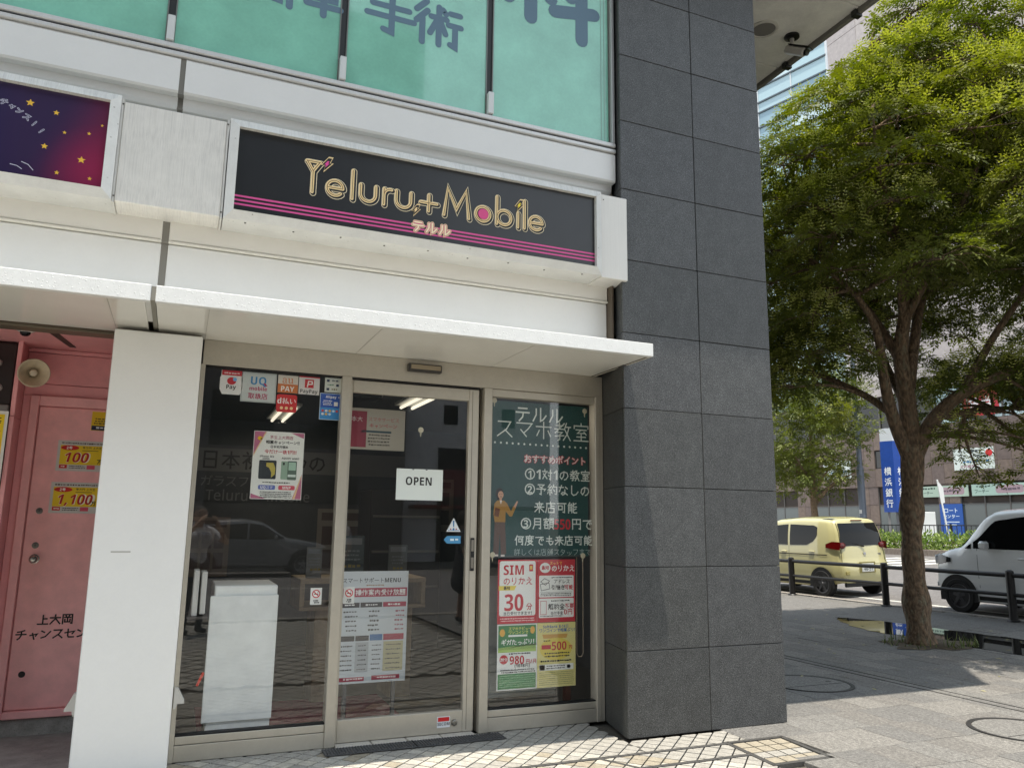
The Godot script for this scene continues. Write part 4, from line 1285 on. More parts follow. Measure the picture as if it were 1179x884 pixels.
		p.ink(Color(0.15, 0.1, 0.1)); say(p, "万円", 196, 98, 30, 13)
		sheet("price_card", "yellow price card taped to the pink door, " + ("the upper one above the lock" if q[0] == "100" else "the lower one beside the lock"), "poster", p, Color(0.80, 0.78, 0.76), Vector3(q[2] + 0.178, q[1], Z - 0.003), "price cards on the pink door")
	p = Print.new(100, 100, 0.19, 0.145)
	p.ink(Color(0.90, 0.74, 0.12)); p.rect(2, 2, 98, 72)
	p.ink(Color(0.12, 0.13, 0.25)); p.rect(2, 74, 98, 98)
	p.up(); p.ink(Color(0.2, 0.15, 0.1)); p.disc(62, 18, 8, 6); small_lines(p, 8, 34, 92, 3, 12, 8)
	p.ink(Color(0.9, 0.9, 0.9)); small_lines(p, 10, 80, 90, 1, 10, 10)
	sheet("warning_sticker", "small yellow sticker with a dark blue foot high on the pink door", "sticker", p, Color(0.9, 0.76, 0.14), Vector3(-0.568, 2.243, Z - 0.003))
	# little white shelves fixed to both sides of the pillar
	for q in [[-0.475, -0.12, -1, "white moulded bracket on the pillar side by the pink door"], [0.072, -0.12, 1, "white moulded bracket on the pillar side by the shop window"]]:
		var gk := Geo.new()
		gk.prism(PackedVector2Array([Vector2(0, 0.0), Vector2(0, 0.13), Vector2(q[2] * 0.02, 0.125), Vector2(q[2] * 0.036, 0.09), Vector2(q[2] * 0.062, 0.042), Vector2(q[2] * 0.062, 0.03), Vector2(q[2] * 0.02, 0.03), Vector2(q[2] * 0.014, 0.0)]), -0.04, 0.04)
		var o := part("pillar_bracket", gk.mesh(), flat(Color(0.80, 0.79, 0.76), 0.4), self, Vector3(q[0], 0.33, 0.0))
		tag(o, q[3], "bracket")

# ---------------------------------------------------------------- sign boxes
func frame_box(o: Node3D, w: float, h: float, depth: float, rim: float, mat: Material) -> void:
	# a box with a bevelled rim round a recessed face; run-off has streaked the top
	var plain := grained("plain alu", Color(0.82, 0.82, 0.80), 1.5, 0.012, 0.03, 0.002, Color(0.4, 0.38, 0.35), 0.4, 0.0, true, 0.1)
	var sides := [[Vector2(-w / 2, h / 2), Vector2(w / 2, h / 2)], [Vector2(w / 2, h / 2), Vector2(w / 2, -h / 2)], [Vector2(w / 2, -h / 2), Vector2(-w / 2, -h / 2)], [Vector2(-w / 2, -h / 2), Vector2(-w / 2, h / 2)]]
	for e in sides:
		var g := Geo.new()
		var a := Vector3(e[0].x, e[0].y, 0)
		var b := Vector3(e[1].x, e[1].y, 0)
		var ia := Vector3(a.x - signf(a.x) * rim, a.y - signf(a.y) * rim, 0.0)
		var ib := Vector3(b.x - signf(b.x) * rim, b.y - signf(b.y) * rim, 0.0)
		var deep := Vector3(0, 0, -0.05)
		a.z = -0.028
		b.z = -0.028
		var m := (a + b) * 0.5 * 0.2 + Vector3(0, 0, -depth * 0.6)
		g.qout(a, b, ib, ia, m)
		g.qout(ia, ib, ib + deep, ia + deep, (ia + ib) * 0.6 - deep)
		g.qout(a, b, b + Vector3(0, 0, -depth), a + Vector3(0, 0, -depth), m)
		part("rim", g.mesh(), mat if e[0].y > 0.0 and e[1].y > 0.0 else plain, o)

func star(p: Print, x: float, y: float, r: float, c: Color) -> void:
	var pts := PackedVector2Array()
	for i in 10:
		var a := -PI / 2 + TAU * i / 10.0
		var q := r if i % 2 == 0 else r * 0.45
		pts.append(Vector2(x + q * cos(a), y + q * sin(a)))
	p.ink(c)
	p.poly(pts)

func arc(cx: float, cy: float, rx: float, ry: float, a0: float, a1: float, k := 14) -> PackedVector2Array:
	var pts := PackedVector2Array()
	for i in k + 1:
		var a := deg_to_rad(lerpf(a0, a1, float(i) / k))
		pts.append(Vector2(cx + rx * cos(a), cy + ry * sin(a)))
	return pts

func logo(p: Print) -> void:
	# the rounded double-line word mark; each letter is a set of strokes on a grid, x from 0, base line at 0, y up
	var words := []
	var e_form := [arc(20, 20, 19, 19, 0, 318, 20), PackedVector2Array([Vector2(3, 20), Vector2(39, 20)])]
	var u_form := [PackedVector2Array([Vector2(0, 42), Vector2(0, 19)]) + arc(19, 19, 19, 19, 180, 360, 12), PackedVector2Array([Vector2(38, 19), Vector2(38, 42)])]
	words.append([6, [PackedVector2Array([Vector2(0, 78), Vector2(32, 78)]), PackedVector2Array([Vector2(1, 78), Vector2(16, 54), Vector2(16, 0)]), PackedVector2Array([Vector2(31, 78), Vector2(16, 54)])]])
	words.append([56, e_form])
	words.append([118, [PackedVector2Array([Vector2(0, 74), Vector2(0, 0)])]])
	words.append([138, u_form])
	words.append([197, [PackedVector2Array([Vector2(0, 42), Vector2(0, 0)]), arc(15, 24, 15, 17, 180, 75, 8)]])
	words.append([228, u_form])
	words.append([293, [PackedVector2Array([Vector2(20, 46), Vector2(20, 2)]), PackedVector2Array([Vector2(-2, 24), Vector2(42, 24)])]])
	words.append([354, [PackedVector2Array([Vector2(0, 0), Vector2(9, 74), Vector2(34, 20), Vector2(59, 74), Vector2(68, 0)])]])
	words.append([441, [arc(20, 20, 20, 20, 0, 360, 28)]])
	words.append([500, [PackedVector2Array([Vector2(0, 76), Vector2(0, 0)]), arc(21, 20, 20, 20, 0, 360, 26)]])
	words.append([561, [PackedVector2Array([Vector2(0, 40), Vector2(0, 0)])]])
	words.append([580, [PackedVector2Array([Vector2(0, 78), Vector2(0, 0)])]])
	words.append([594, e_form])
	var cream := Color(0.93, 0.82, 0.60)
	var black := Color(0.10, 0.10, 0.11)
	for layer in [[15.5, Color(0.90, 0.84, 0.70), Vector2(1.5, -1.5)], [12.2, black, Vector2(1.5, -1.5)], [7.4, cream, Vector2(-0.8, 0.8)], [1.7, Color(0.45, 0.36, 0.22), Vector2(-0.8, 0.8)]]:
		p.ink(layer[1])
		for w in words:
			for s in w[1]:
				var q := PackedVector2Array()
				for a in s:
					q.append(Vector2(w[0] + a.x + layer[2].x, 100 - a.y - layer[2].y))
				p.line(q, layer[0], true)
		p.up()
	# bolts of lightning over the apostrophe, after the u and over the i, and the pink disc of the o
	for b in [[52, 22, Color(0.88, 0.30, 0.60), 0.9], [278, 100, cream, 0.75], [562, 38, Color(0.95, 0.85, 0.2), 0.85]]:
		for pass_no in 3:
			p.ink([cream, black, b[2]][pass_no])
			var k: float = [1.25, 1.0, 0.5][pass_no] * b[3]
			var pts := PackedVector2Array()
			for q in [Vector2(4, -18), Vector2(14, -18), Vector2(8, -4), Vector2(15, -4), Vector2(-6, 20), Vector2(-3, 4), Vector2(-12, 4)]:
				pts.append(Vector2(b[0], b[1]) + q * k)
			p.poly(pts)
			p.up()
	p.ink(Color(0.84, 0.30, 0.52)); p.disc(460.5, 80, 14.5, 14.5, 24)

func build_signs() -> void:
	var alu := streaked("sign alu", Color(0.83, 0.825, 0.80), 0.8, 0.09, 0.42, 0.12, Color(0.52, 0.50, 0.46), 0.25)
	# plain metal boxes between and beside the two signs
	var ripple := streaked("metal box", Color(0.86, 0.85, 0.82), 0.7, 0.075, 0.45, 0.05, Color(0.62, 0.61, 0.57), 0.3)
	var bx := thing("metal_box", "plain weathered metal box filling the gap between the two signs", "metal box", Vector3(-0.21, 3.755, 0.30))
	piece("casing", Vector3(-0.305, -0.33, 0.0), Vector3(0.305, 0.33, 0.26), ripple, bx, 0.004)
	piece("edge_angle", Vector3(-0.318, -0.34, 0.02), Vector3(-0.306, 0.345, 0.265), alu, bx, 0.0)
	piece("edge_angle", Vector3(0.306, -0.34, 0.02), Vector3(0.318, 0.345, 0.265), alu, bx, 0.0)
	for q in [Vector3(-0.31, 0.31, 0.266), Vector3(-0.31, -0.3, 0.266), Vector3(0.31, 0.31, 0.266), Vector3(0.31, -0.3, 0.266)]:
		part("rivet", block(Vector3(0.01, 0.01, 0.006), 0.002), flat(Color(0.3, 0.29, 0.27), 0.5), bx, q)
	var bx2 := thing("metal_box", "plain metal box closing the end of the black sign by the column", "metal box", Vector3(3.01, 3.755, 0.30))
	piece("casing", Vector3(-0.115, -0.345, 0.0), Vector3(0.125, 0.345, 0.26), streaked("metal end", Color(0.85, 0.84, 0.81), 1.6, 0.015, 0.42, 0.08), bx2, 0.004)
	part("rivet", block(Vector3(0.008, 0.008, 0.006), 0.002), flat(Color(0.3, 0.29, 0.27), 0.5), bx2, Vector3(-0.09, 0.30, 0.262))

	# the black sign
	var sg := thing("shop_sign", "black illuminated-box shop sign with cream double-line lettering and three pink stripes", "sign", Vector3(1.502, 3.762, 0.605))
	frame_box(sg, 2.776, 0.69, 0.30, 0.058, alu)
	for k in 9:
		part("rivet", block(Vector3(0.012, 0.006, 0.012), 0.002), flat(Color(0.25, 0.24, 0.22), 0.5), sg, Vector3(-1.25 + k * 0.31, -0.347, -0.06 - 0.03 * (k % 2)))
	var W := 2.66
	var Hh := 0.574
	var black := grained("sign face", Color(0.15, 0.155, 0.16), 1.5, 0.02, 0.04, 0.0, Color(0.4, 0.4, 0.4), 0.30)
	part("face", slab(Vector3(-W / 2, -Hh / 2, -0.30), Vector3(W / 2, Hh / 2, -0.036), 0.0), black, sg)
	var p := Print.new(2660, 574, W, Hh)
	p.ink(Color(0.86, 0.33, 0.58))
	for k in 3:
		p.rect(0, 458 + k * 28, 2660, 471 + k * 28)
	part("stripes", p.g.mesh(true), print_mat(), sg, Vector3(0, 0, -0.036))
	# word mark: its canvas is 640 by 110 units
	var lw := 1.80
	p = Print.new(640, 110, lw, lw * 110.0 / 640.0)
	logo(p)
	part("word_mark", p.g.mesh(true), print_mat(), sg, Vector3(-0.002, 0.058, -0.034))
	p = Print.new(300, 100, 0.30, 0.10)
	for pass_no in 3:
		p.ink([Color(0.95, 0.86, 0.66), Color(0.80, 0.25, 0.48), Color(0.97, 0.90, 0.74)][pass_no])
		var x := 4.0
		for c in ["テ", "ル", "ル"]:
			glyph(p, c, x, 6, 88, [34.0, 24.0, 15.0][pass_no], true)
			x += 98
		p.up()
	part("kana_mark", p.g.mesh(true), print_mat(), sg, Vector3(0.005, -0.186, -0.032))

	# the lottery sign beside it; its cartoon is left out
	var sl := thing("lottery_sign", "dark blue to crimson box sign scattered with small gold stars", "sign", Vector3(-1.53, 3.768, 0.605))
	frame_box(sl, 2.0, 0.69, 0.30, 0.058, alu)
	var face_w := 1.884
	var side := 256
	var img := Image.create_empty(side, 64, false, Image.FORMAT_RGB8)
	for y in 64:
		for x in side:
			var u := x / float(side)
			var v := y / 64.0
			var c := Color(0.10, 0.12, 0.30).lerp(Color(0.19, 0.13, 0.27), smoothstep(0.5, 0.78, u))
			c = c.lerp(Color(0.42, 0.12, 0.26), smoothstep(0.80, 1.0, u + 0.12 * (v - 0.5)))
			c = c.lerp(Color(0.62, 0.14, 0.30), 0.7 * clampf(1.0 - Vector2((u - 0.985) * 6.0, (v - 0.82) * 1.8).length(), 0.0, 1.0))
			img.set_pixel(x, y, c)
	var m := StandardMaterial3D.new()
	m.albedo_texture = ImageTexture.create_from_image(img)
	m.roughness = 0.3
	var a := []
	a.resize(Mesh.ARRAY_MAX)
	a[Mesh.ARRAY_VERTEX] = PackedVector3Array([Vector3(-face_w / 2, Hh / 2, -0.036), Vector3(face_w / 2, Hh / 2, -0.036), Vector3(face_w / 2, -Hh / 2, -0.036), Vector3(-face_w / 2, -Hh / 2, -0.036)])
	a[Mesh.ARRAY_NORMAL] = PackedVector3Array([Vector3.BACK, Vector3.BACK, Vector3.BACK, Vector3.BACK])
	a[Mesh.ARRAY_TEX_UV] = PackedVector2Array([Vector2(0, 0), Vector2(1, 0), Vector2(1, 1), Vector2(0, 1)])
	a[Mesh.ARRAY_INDEX] = PackedInt32Array([0, 1, 2, 0, 2, 3])
	var am := ArrayMesh.new()
	am.add_surface_from_arrays(Mesh.PRIMITIVE_TRIANGLES, a)
	part("face", am, m, sl)
	part("face_back", slab(Vector3(-face_w / 2, -Hh / 2, -0.30), Vector3(face_w / 2, Hh / 2, -0.040), 0.0), flat(Color(0.3, 0.3, 0.32), 0.6), sl)
	# canvas in millimetres from the right-hand end of the face
	p = Print.new(1884, 574, face_w, Hh)
	for q in [[1460, 106, 24], [1600, 140, 18], [1850, 170, 10], [1785, 240, 12], [1655, 262, 12], [1560, 375, 20], [1760, 425, 24], [1640, 535, 15], [1808, 562, 0], [1815, 540, 13], [1195, 70, 12], [1080, 300, 16], [900, 140, 18], [700, 400, 16]]:
		if q[2] > 0:
			star(p, q[0], q[1] * 0.96, q[2], Color(0.90, 0.72, 0.24))
	var arc_text := ["ラ", "ッ", "キ", "ー", "チ", "ャ", "ン", "ス", "!", "!"]
	for i in arc_text.size():
		var t := i / 9.0
		var cx := lerpf(1165, 1535, t)
		var cy := 118.0 + 150.0 * pow(maxf(t - 0.35, 0.0) / 0.65, 1.6)
		var turn := lerpf(0.02, 0.75, t * t)
		for pass_no in 2:
			p.ink([Color(0.80, 0.80, 0.86), Color(0.16, 0.13, 0.27)][pass_no])
			for st in strokes(arc_text[i]):
				var q := PackedVector2Array()
				for b in st:
					q.append(Vector2(cx, cy) + (Vector2(b.x - 50, b.y - 50) * 0.38).rotated(turn))
				p.line(q, [9.0, 4.0][pass_no], true)
			if pass_no == 0:
				p.z += 0.0003
		p.z -= 0.0003
	p.ink(Color(0.8, 0.8, 0.85))
	p.line(PackedVector2Array([Vector2(1400, 505), Vector2(1435, 510), Vector2(1460, 525)]), 4, true)
	p.line(PackedVector2Array([Vector2(1455, 480), Vector2(1490, 492), Vector2(1518, 522)]), 4, true)
	part("star_print", p.g.mesh(true), print_mat(), sl, Vector3(0, 0, -0.036))

# ---------------------------------------------------------------- posters and stickers on the glass
const BEHIND := -0.0512      # print that faces out from just behind the window panes
const BEHIND_DOOR := -0.0592

func build_posters() -> void:
	var red := Color(0.78, 0.13, 0.17)
	var ink := Color(0.10, 0.10, 0.11)
	var white := Color(0.93, 0.93, 0.91)
	var p: Print

	# row of payment stickers along the top of the left window
	p = Print.new(100, 134, 0.150, 0.20)
	p.ink(red); p.rect(6, 0, 94, 24)
	p.up(); p.ink(Color(0.95, 0.85, 0.85)); small_lines(p, 14, 9, 86, 1, 8, 8)
	p.ink(red); p.disc(50, 50, 20, 18); p.up(); p.ink(Color(0.42, 0.70, 0.90)); p.disc(64, 42, 9, 9)
	p.ink(ink); say_mid(p, "Pay", 50, 66, 24, 9, "sansbold")
	var o := thing("payment_sticker", "white badge shaped payment sticker with a red top band on the window", "sticker", Vector3(0.273, 2.443, BEHIND), 0.0, "payment stickers along the window top")
	var gk := Geo.new()
	gk.prism(PackedVector2Array([Vector2(-0.070, 0.1), Vector2(0.070, 0.1), Vector2(0.070, 0.055), Vector2(0.076, 0.05), Vector2(0.076, -0.035), Vector2(0.058, -0.07), Vector2(-0.058, -0.07), Vector2(-0.076, -0.035), Vector2(-0.076, 0.05), Vector2(-0.070, 0.055)]), -0.0015, 0.0)
	part("paper", gk.mesh(), flat(Color(0.90, 0.90, 0.89), 0.5), o)
	part("print", p.g.mesh(true), print_mat(), o)

	p = Print.new(240, 212, 0.238, 0.212)
	p.ink(Color(0.60, 0.63, 0.62)); p.rect(4, 4, 236, 7); p.rect(4, 205, 236, 208); p.rect(4, 4, 7, 208); p.rect(233, 4, 236, 208)
	p.ink(Color(0.20, 0.52, 0.74)); say_mid(p, "UQ", 118, 22, 72, 10)
	p.up(); p.ink(Color(0.70, 0.13, 0.35)); p.poly(PackedVector2Array([Vector2(150, 74), Vector2(164, 74), Vector2(180, 94), Vector2(164, 94)]))
	say_mid(p, "mobile", 118, 98, 34, 9)
	say_mid(p, "取扱店", 118, 146, 46, 10)
	sheet("dealer_sticker", "grey square dealer sticker with large blue and pink letters on the window", "sticker", p, Color(0.78, 0.81, 0.80), Vector3(0.457, 2.437, BEHIND), "payment stickers along the window top")

	p = Print.new(140, 128, 0.140, 0.128)
	p.ink(Color(0.80, 0.46, 0.22)); p.rect(0, 64, 140, 128); say_mid(p, "au", 70, 2, 62, 9, "serif")
	p.up(); p.ink(white); say_mid(p, "PAY", 70, 74, 48, 9)
	sheet("payment_sticker", "half white, half orange payment sticker on the window", "sticker", p, Color(0.84, 0.82, 0.77), Vector3(0.656, 2.477, BEHIND), "payment stickers along the window top")

	p = Print.new(140, 128, 0.142, 0.128)
	p.ink(Color(0.80, 0.14, 0.16)); p.rounded(0, 0, 140, 128, 16)
	p.up(); p.ink(white); say_mid(p, "d払い", 70, 22, 50, 11)
	p.ink(Color(0.95, 0.82, 0.6))
	for k in 3:
		p.disc(36 + k * 34, 98, 11, 11)
	var q2 := thing("payment_sticker", "rounded red payment sticker with three pale dots on the window", "sticker", Vector3(0.655, 2.337, BEHIND), 0.0, "payment stickers along the window top")
	part("print", p.g.mesh(true), print_mat(), q2)

	p = Print.new(140, 128, 0.148, 0.132)
	p.ink(red); p.rect(40, 20, 100, 80); p.rect(0, 0, 140, 8)
	p.up(); p.ink(white); p.line(PackedVector2Array([Vector2(58, 72), Vector2(64, 34), Vector2(88, 34), Vector2(90, 52), Vector2(62, 56)]), 8)
	p.ink(Color(0.3, 0.3, 0.3)); say_mid(p, "PayPay", 70, 88, 32, 9)
	sheet("payment_sticker", "white payment sticker with a red square emblem on the window", "sticker", p, Color(0.85, 0.84, 0.83), Vector3(0.806, 2.478, BEHIND), "payment stickers along the window top")

	p = Print.new(120, 110, 0.118, 0.108)
	p.ink(Color(0.12, 0.2, 0.32)); p.rect(14, 14, 34, 32); p.rect(84, 46, 104, 64); p.rect(14, 78, 34, 96)
	small_lines(p, 42, 16, 108, 1, 10, 12); p.ink(Color(0.3, 0.5, 0.4)); small_lines(p, 14, 48, 78, 1, 10, 12); p.ink(Color(0.5, 0.45, 0.3)); small_lines(p, 42, 80, 106, 1, 10, 12)
	sheet("payment_sticker", "pale sticker listing small card symbols on the window", "sticker", p, Color(0.82, 0.84, 0.81), Vector3(0.976, 2.495, BEHIND), "payment stickers along the window top")
	p = Print.new(150, 196, 0.148, 0.196)
	p.ink(Color(0.14, 0.33, 0.68)); p.rect(4, 4, 146, 106); p.ink(Color(0.22, 0.55, 0.80)); p.rect(4, 106, 146, 192)
	p.up(); p.ink(white); say(p, "Alipay +", 40, 14, 24, 9); small_lines(p, 20, 52, 90, 3, 14, 8); p.rect(104, 62, 132, 92)
	for k in 8:
		p.ink([Color(0.85, 0.3, 0.2), Color(0.9, 0.9, 0.85), Color(0.9, 0.7, 0.2), Color(0.75, 0.85, 0.9)][k % 4])
		p.disc(24 + (k % 5) * 26, 130 + (k / 5) * 24, 10, 9, 10)
	sheet("payment_sticker", "tall blue payment sticker with rows of small round emblems on the window", "sticker", p, Color(0.80, 0.86, 0.90), Vector3(0.962, 2.335, BEHIND), "payment stickers along the window top")

	# campaign poster in the middle of the left window
	p = Print.new(540, 740, 0.346, 0.474)
	p.ink(Color(0.72, 0.42, 0.53))
	p.poly(PackedVector2Array([Vector2(6, 6), Vector2(120, 6), Vector2(6, 260)])); p.poly(PackedVector2Array([Vector2(390, 6), Vector2(534, 6), Vector2(534, 64)]))
	p.poly(PackedVector2Array([Vector2(534, 460), Vector2(534, 734), Vector2(440, 734)])); p.poly(PackedVector2Array([Vector2(6, 680), Vector2(160, 734), Vector2(6, 734)]))
	p.up(); p.ink(Color(0.86, 0.74, 0.55)); p.poly(PackedVector2Array([Vector2(520, 490), Vector2(534, 470), Vector2(470, 734), Vector2(446, 734)]))
	p.poly(PackedVector2Array([Vector2(120, 6), Vector2(132, 6), Vector2(8, 276), Vector2(6, 256)]))
	p.ink(Color(0.9, 0.72, 0.15)); p.disc(64, 80, 26, 22); p.ink(Color(0.2, 0.1, 0.1)); p.disc(80, 86, 10, 10)
	p.ink(Color(0.65, 0.2, 0.35)); say(p, "京生上大岡店", 168, 42, 42, 9)
	p.ink(ink); say(p, "相業キャンペーン!!", 128, 96, 42, 13)
	say(p, "日本初月額来", 178, 152, 32, 11)
	p.ink(Color(0.76, 0.25, 0.30)); say(p, "今だけ一括1円!!".replace("括", "扱"), 120, 198, 48, 11)
	p.ink(ink); say(p, "iPhone SE2", 74, 262, 26, 9); say(p, "(64GB)", 104, 290, 22, 9); say(p, "AQUOS wish3", 306, 276, 26, 9)
	p.ink(Color(0.16, 0.19, 0.20)); p.rounded(72, 318, 256, 522, 12); p.ink(Color(0.56, 0.66, 0.58)); p.rounded(306, 322, 402, 522, 12); p.up(); p.ink(Color(0.34, 0.42, 0.37)); p.rounded(376, 318, 474, 526, 12)
	p.up(); p.ink(Color(0.72, 0.66, 0.30)); p.poly(PackedVector2Array([Vector2(150, 346), Vector2(222, 344), Vector2(246, 400), Vector2(244, 470), Vector2(206, 506), Vector2(206, 450), Vector2(180, 400), Vector2(148, 384)]))
	p.ink(Color(0.64, 0.76, 0.68)); p.rounded(386, 332, 464, 420, 6); p.ink(Color(0.80, 0.85, 0.82)); p.rect(382, 466, 468, 492); p.ink(ink); p.disc(334, 350, 10, 16)
	p.ink(ink); small_lines(p, 112, 552, 420, 1, 18, 14); small_lines(p, 96, 656, 440, 4, 19, 11)
	p.ink(Color(0.38, 0.44, 0.68)); p.rounded(78, 588, 256, 636, 14); p.ink(Color(0.78, 0.32, 0.38)); p.rounded(290, 588, 466, 636, 14)
	p.up(); p.ink(white); say_mid(p, "UQモバ".replace("モバ", "スマ"), 166, 594, 36, 11); say_mid(p, "MNP", 378, 594, 36, 11)
	sheet("campaign_poster", "white campaign poster with pink corners and two phones on the window", "poster", p, Color(0.88, 0.89, 0.86), Vector3(0.622, 1.893, BEHIND), "", 0.0015, 0.0)

	# sheet on the door
	p = Print.new(362, 235, 0.362, 0.232)
	p.ink(Color(0.09, 0.09, 0.10)); say_mid(p, "OPEN", 174, 52, 78, 9, "sansbold", 0.92)
	p.ink(Color(0.2, 0.2, 0.2)); p.rect(120, 1, 134, 7); p.rect(224, 1, 238, 7)
	sheet("open_sign", "white sheet reading OPEN stuck on the sliding door glass", "sign", p, Color(0.89, 0.92, 0.90), Vector3(1.659, 1.79, -0.0418))
	# suction hook above it
	hook(Vector3(1.66, 2.205, BEHIND_DOOR), "cream suction hook high on the sliding door glass", "")
	# no-smoking notices, slide warning and arrow, security sticker
	for q in [[0.938, BEHIND, "white no smoking sticker on the left window"], [1.170, BEHIND_DOOR, "white no smoking sticker on the sliding door glass"]]:
		p = Print.new(80, 118, 0.078, 0.114)
		p.ink(red); p.disc(40, 42, 29, 29, 28); p.up(); p.ink(white); p.disc(40, 42, 22, 22, 28); p.up()
		p.ink(ink); p.rect(24, 40, 56, 46); p.line(PackedVector2Array([Vector2(54, 36), Vector2(50, 30), Vector2(56, 26)]), 3)
		p.z += 0.0003; p.ink(red); p.line(PackedVector2Array([Vector2(22, 26), Vector2(58, 58)]), 7)
		p.ink(ink); small_lines(p, 18, 84, 64, 2, 14, 10)
		sheet("no_smoking_sticker", q[2], "sticker", p, Color(0.86, 0.87, 0.85), Vector3(q[0], 0.993, q[1]), "no smoking stickers")
	p = Print.new(120, 110, 0.118, 0.108)
	p.ink(Color(0.88, 0.90, 0.90)); p.poly(PackedVector2Array([Vector2(60, 2), Vector2(118, 106), Vector2(2, 106)])); p.up()
	p.ink(Color(0.16, 0.44, 0.66)); p.poly(PackedVector2Array([Vector2(54, 22), Vector2(66, 22), Vector2(64, 70), Vector2(56, 70)])); p.disc(60, 86, 8, 8); p.rect(14, 94, 106, 98)
	p.ink(Color(0.7, 0.3, 0.3)); small_lines(p, 20, 80, 46, 1, 8, 12); small_lines(p, 76, 80, 104, 1, 8, 12)
	var w1 := thing("warning_sticker", "white warning triangle sticker on the sliding door glass", "sticker", Vector3(1.936, 1.495, -0.0425))
	part("print", p.g.mesh(true), print_mat(), w1)
	p = Print.new(140, 62, 0.138, 0.06)
	p.ink(Color(0.30, 0.58, 0.76)); p.poly(PackedVector2Array([Vector2(0, 31), Vector2(26, 2), Vector2(136, 2), Vector2(136, 60), Vector2(26, 60)])); p.up(); p.ink(Color(0.86, 0.93, 0.95)); small_lines(p, 30, 20, 120, 1, 8, 22)
	var w2 := thing("arrow_sticker", "pale blue arrow sticker below the warning triangle on the door", "sticker", Vector3(1.93, 1.385, -0.0425))
	part("print", p.g.mesh(true), print_mat(), w2)
	p = Print.new(100, 76, 0.098, 0.076)
	p.ink(Color(0.80, 0.13, 0.12)); p.rect(6, 6, 94, 34); p.ink(ink); say_mid(p, "SECOM", 50, 38, 26, 9)
	sheet("security_sticker", "small red and white security sticker on the door bottom rail", "sticker", p, Color(0.86, 0.87, 0.88), Vector3(1.89, 0.095, -0.0215))

	# green roll-up poster in the right window
	p = Print.new(880, 1230, 0.872, 1.222)
	p.ink(Color(0.88, 0.91, 0.88))
	say_mid(p, "テルル", 430, 18, 150, 9)
	say_mid(p, "スマホ教室", 470, 132, 174, 6)
	for k in 17:
		p.disc(40 + k * 51.5, 338 + k * 0.4, 9, 9, 10)
	say(p, "①".replace("①", "○") + "1対1の教室", 300, 528, 100, 10); say(p, "○予約なしの", 300, 650, 100, 10); say(p, "来店可能", 385, 792, 100, 10)
	say(p, "○月額", 268, 922, 100, 10); say(p, "円で", 722, 922, 100, 10); say(p, "何度でも来店可能", 218, 1060, 88, 10)
	p.up(); p.ink(Color(0.88, 0.91, 0.88)); say(p, "1", 328, 542, 76, 9, "sansbold"); say(p, "2", 324, 664, 76, 9); say(p, "3", 292, 936, 76, 9)
	p.ink(Color(0.78, 0.15, 0.20)); say_mid(p, "おすすめポイント", 580, 420, 72, 26)
	say(p, "550", 562, 922, 104, 9, "sansbold", 0.82)
	p.up(); p.ink(Color(0.92, 0.92, 0.90)); say_mid(p, "おすすめポイント", 580, 420, 72, 11)
	p.ink(Color(0.80, 0.86, 0.84)); say_mid(p, "詳しくは店舗スタッフまで", 560, 1166, 58, 4.5)
	# the printed figure of a woman
	p.ink(Color(0.14, 0.12, 0.12)); p.disc(86, 740, 34, 42); p.rect(64, 740, 100, 790)
	p.ink(Color(0.36, 0.27, 0.24)); p.poly(PackedVector2Array([Vector2(48, 960), Vector2(136, 960), Vector2(150, 1210), Vector2(104, 1214), Vector2(94, 1050), Vector2(84, 1214), Vector2(38, 1210)]))
	p.up(); p.ink(Color(0.80, 0.62, 0.50)); p.disc(96, 752, 24, 30); p.rect(86, 776, 106, 800); p.poly(PackedVector2Array([Vector2(206, 844), Vector2(236, 796), Vector2(246, 802), Vector2(224, 856)]))
	p.ink(Color(0.66, 0.50, 0.22)); p.poly(PackedVector2Array([Vector2(66, 796), Vector2(126, 796), Vector2(150, 816), Vector2(186, 880), Vector2(206, 838), Vector2(226, 852), Vector2(196, 918), Vector2(176, 920), Vector2(140, 880), Vector2(138, 964), Vector2(48, 964), Vector2(36, 900), Vector2(44, 820)]))
	p.ink(Color(0.86, 0.82, 0.78)); p.rect(50, 1212, 82, 1226); p.rect(104, 1214, 136, 1228)
	p.up(); p.ink(Color(0.9, 0.88, 0.84)); p.poly(PackedVector2Array([Vector2(88, 796), Vector2(108, 796), Vector2(98, 826)])); p.ink(Color(0.45, 0.28, 0.2)); p.poly(PackedVector2Array([Vector2(52, 850), Vector2(92, 862), Vector2(80, 926), Vector2(42, 914)]))
	p.ink(Color(0.3, 0.12, 0.1)); p.rect(92, 764, 106, 768); p.rect(84, 744, 92, 748); p.rect(102, 744, 110, 748)
	sheet("class_poster", "tall dark green poster with white writing and a printed woman hanging in the right window", "poster", p, Color(0.085, 0.275, 0.265), Vector3(2.665, 1.868, BEHIND - 0.006))
	# suction hooks holding it
	for q in [[2.258, 2.478, "top corner beside the door mullion"], [3.072, 2.445, "top corner beside the granite column"], [2.262, 1.272, "bottom corner beside the door mullion"], [3.05, 1.262, "bottom corner beside the granite column"]]:
		hook(Vector3(q[0], q[1], BEHIND + 0.0005), "cream suction hook at the green poster's " + q[2], "suction hooks of the green poster")
	# ledge of the poster rail
	piece_thing("poster_rail", Vector3(2.26, 1.252, -0.075), Vector3(3.03, 1.268, -0.056), flat(Color(0.24, 0.28, 0.27), 0.4), "dark thin rail at the foot of the green poster", "rail")
	# the four sheets below it
	four_sheets()

	# cord loop of the blind
	var bl := thing("blind_cord", "looped bead cord of a blind hanging in the right window", "cord", Vector3(3.045, 1.2, -0.10))
	var path := []
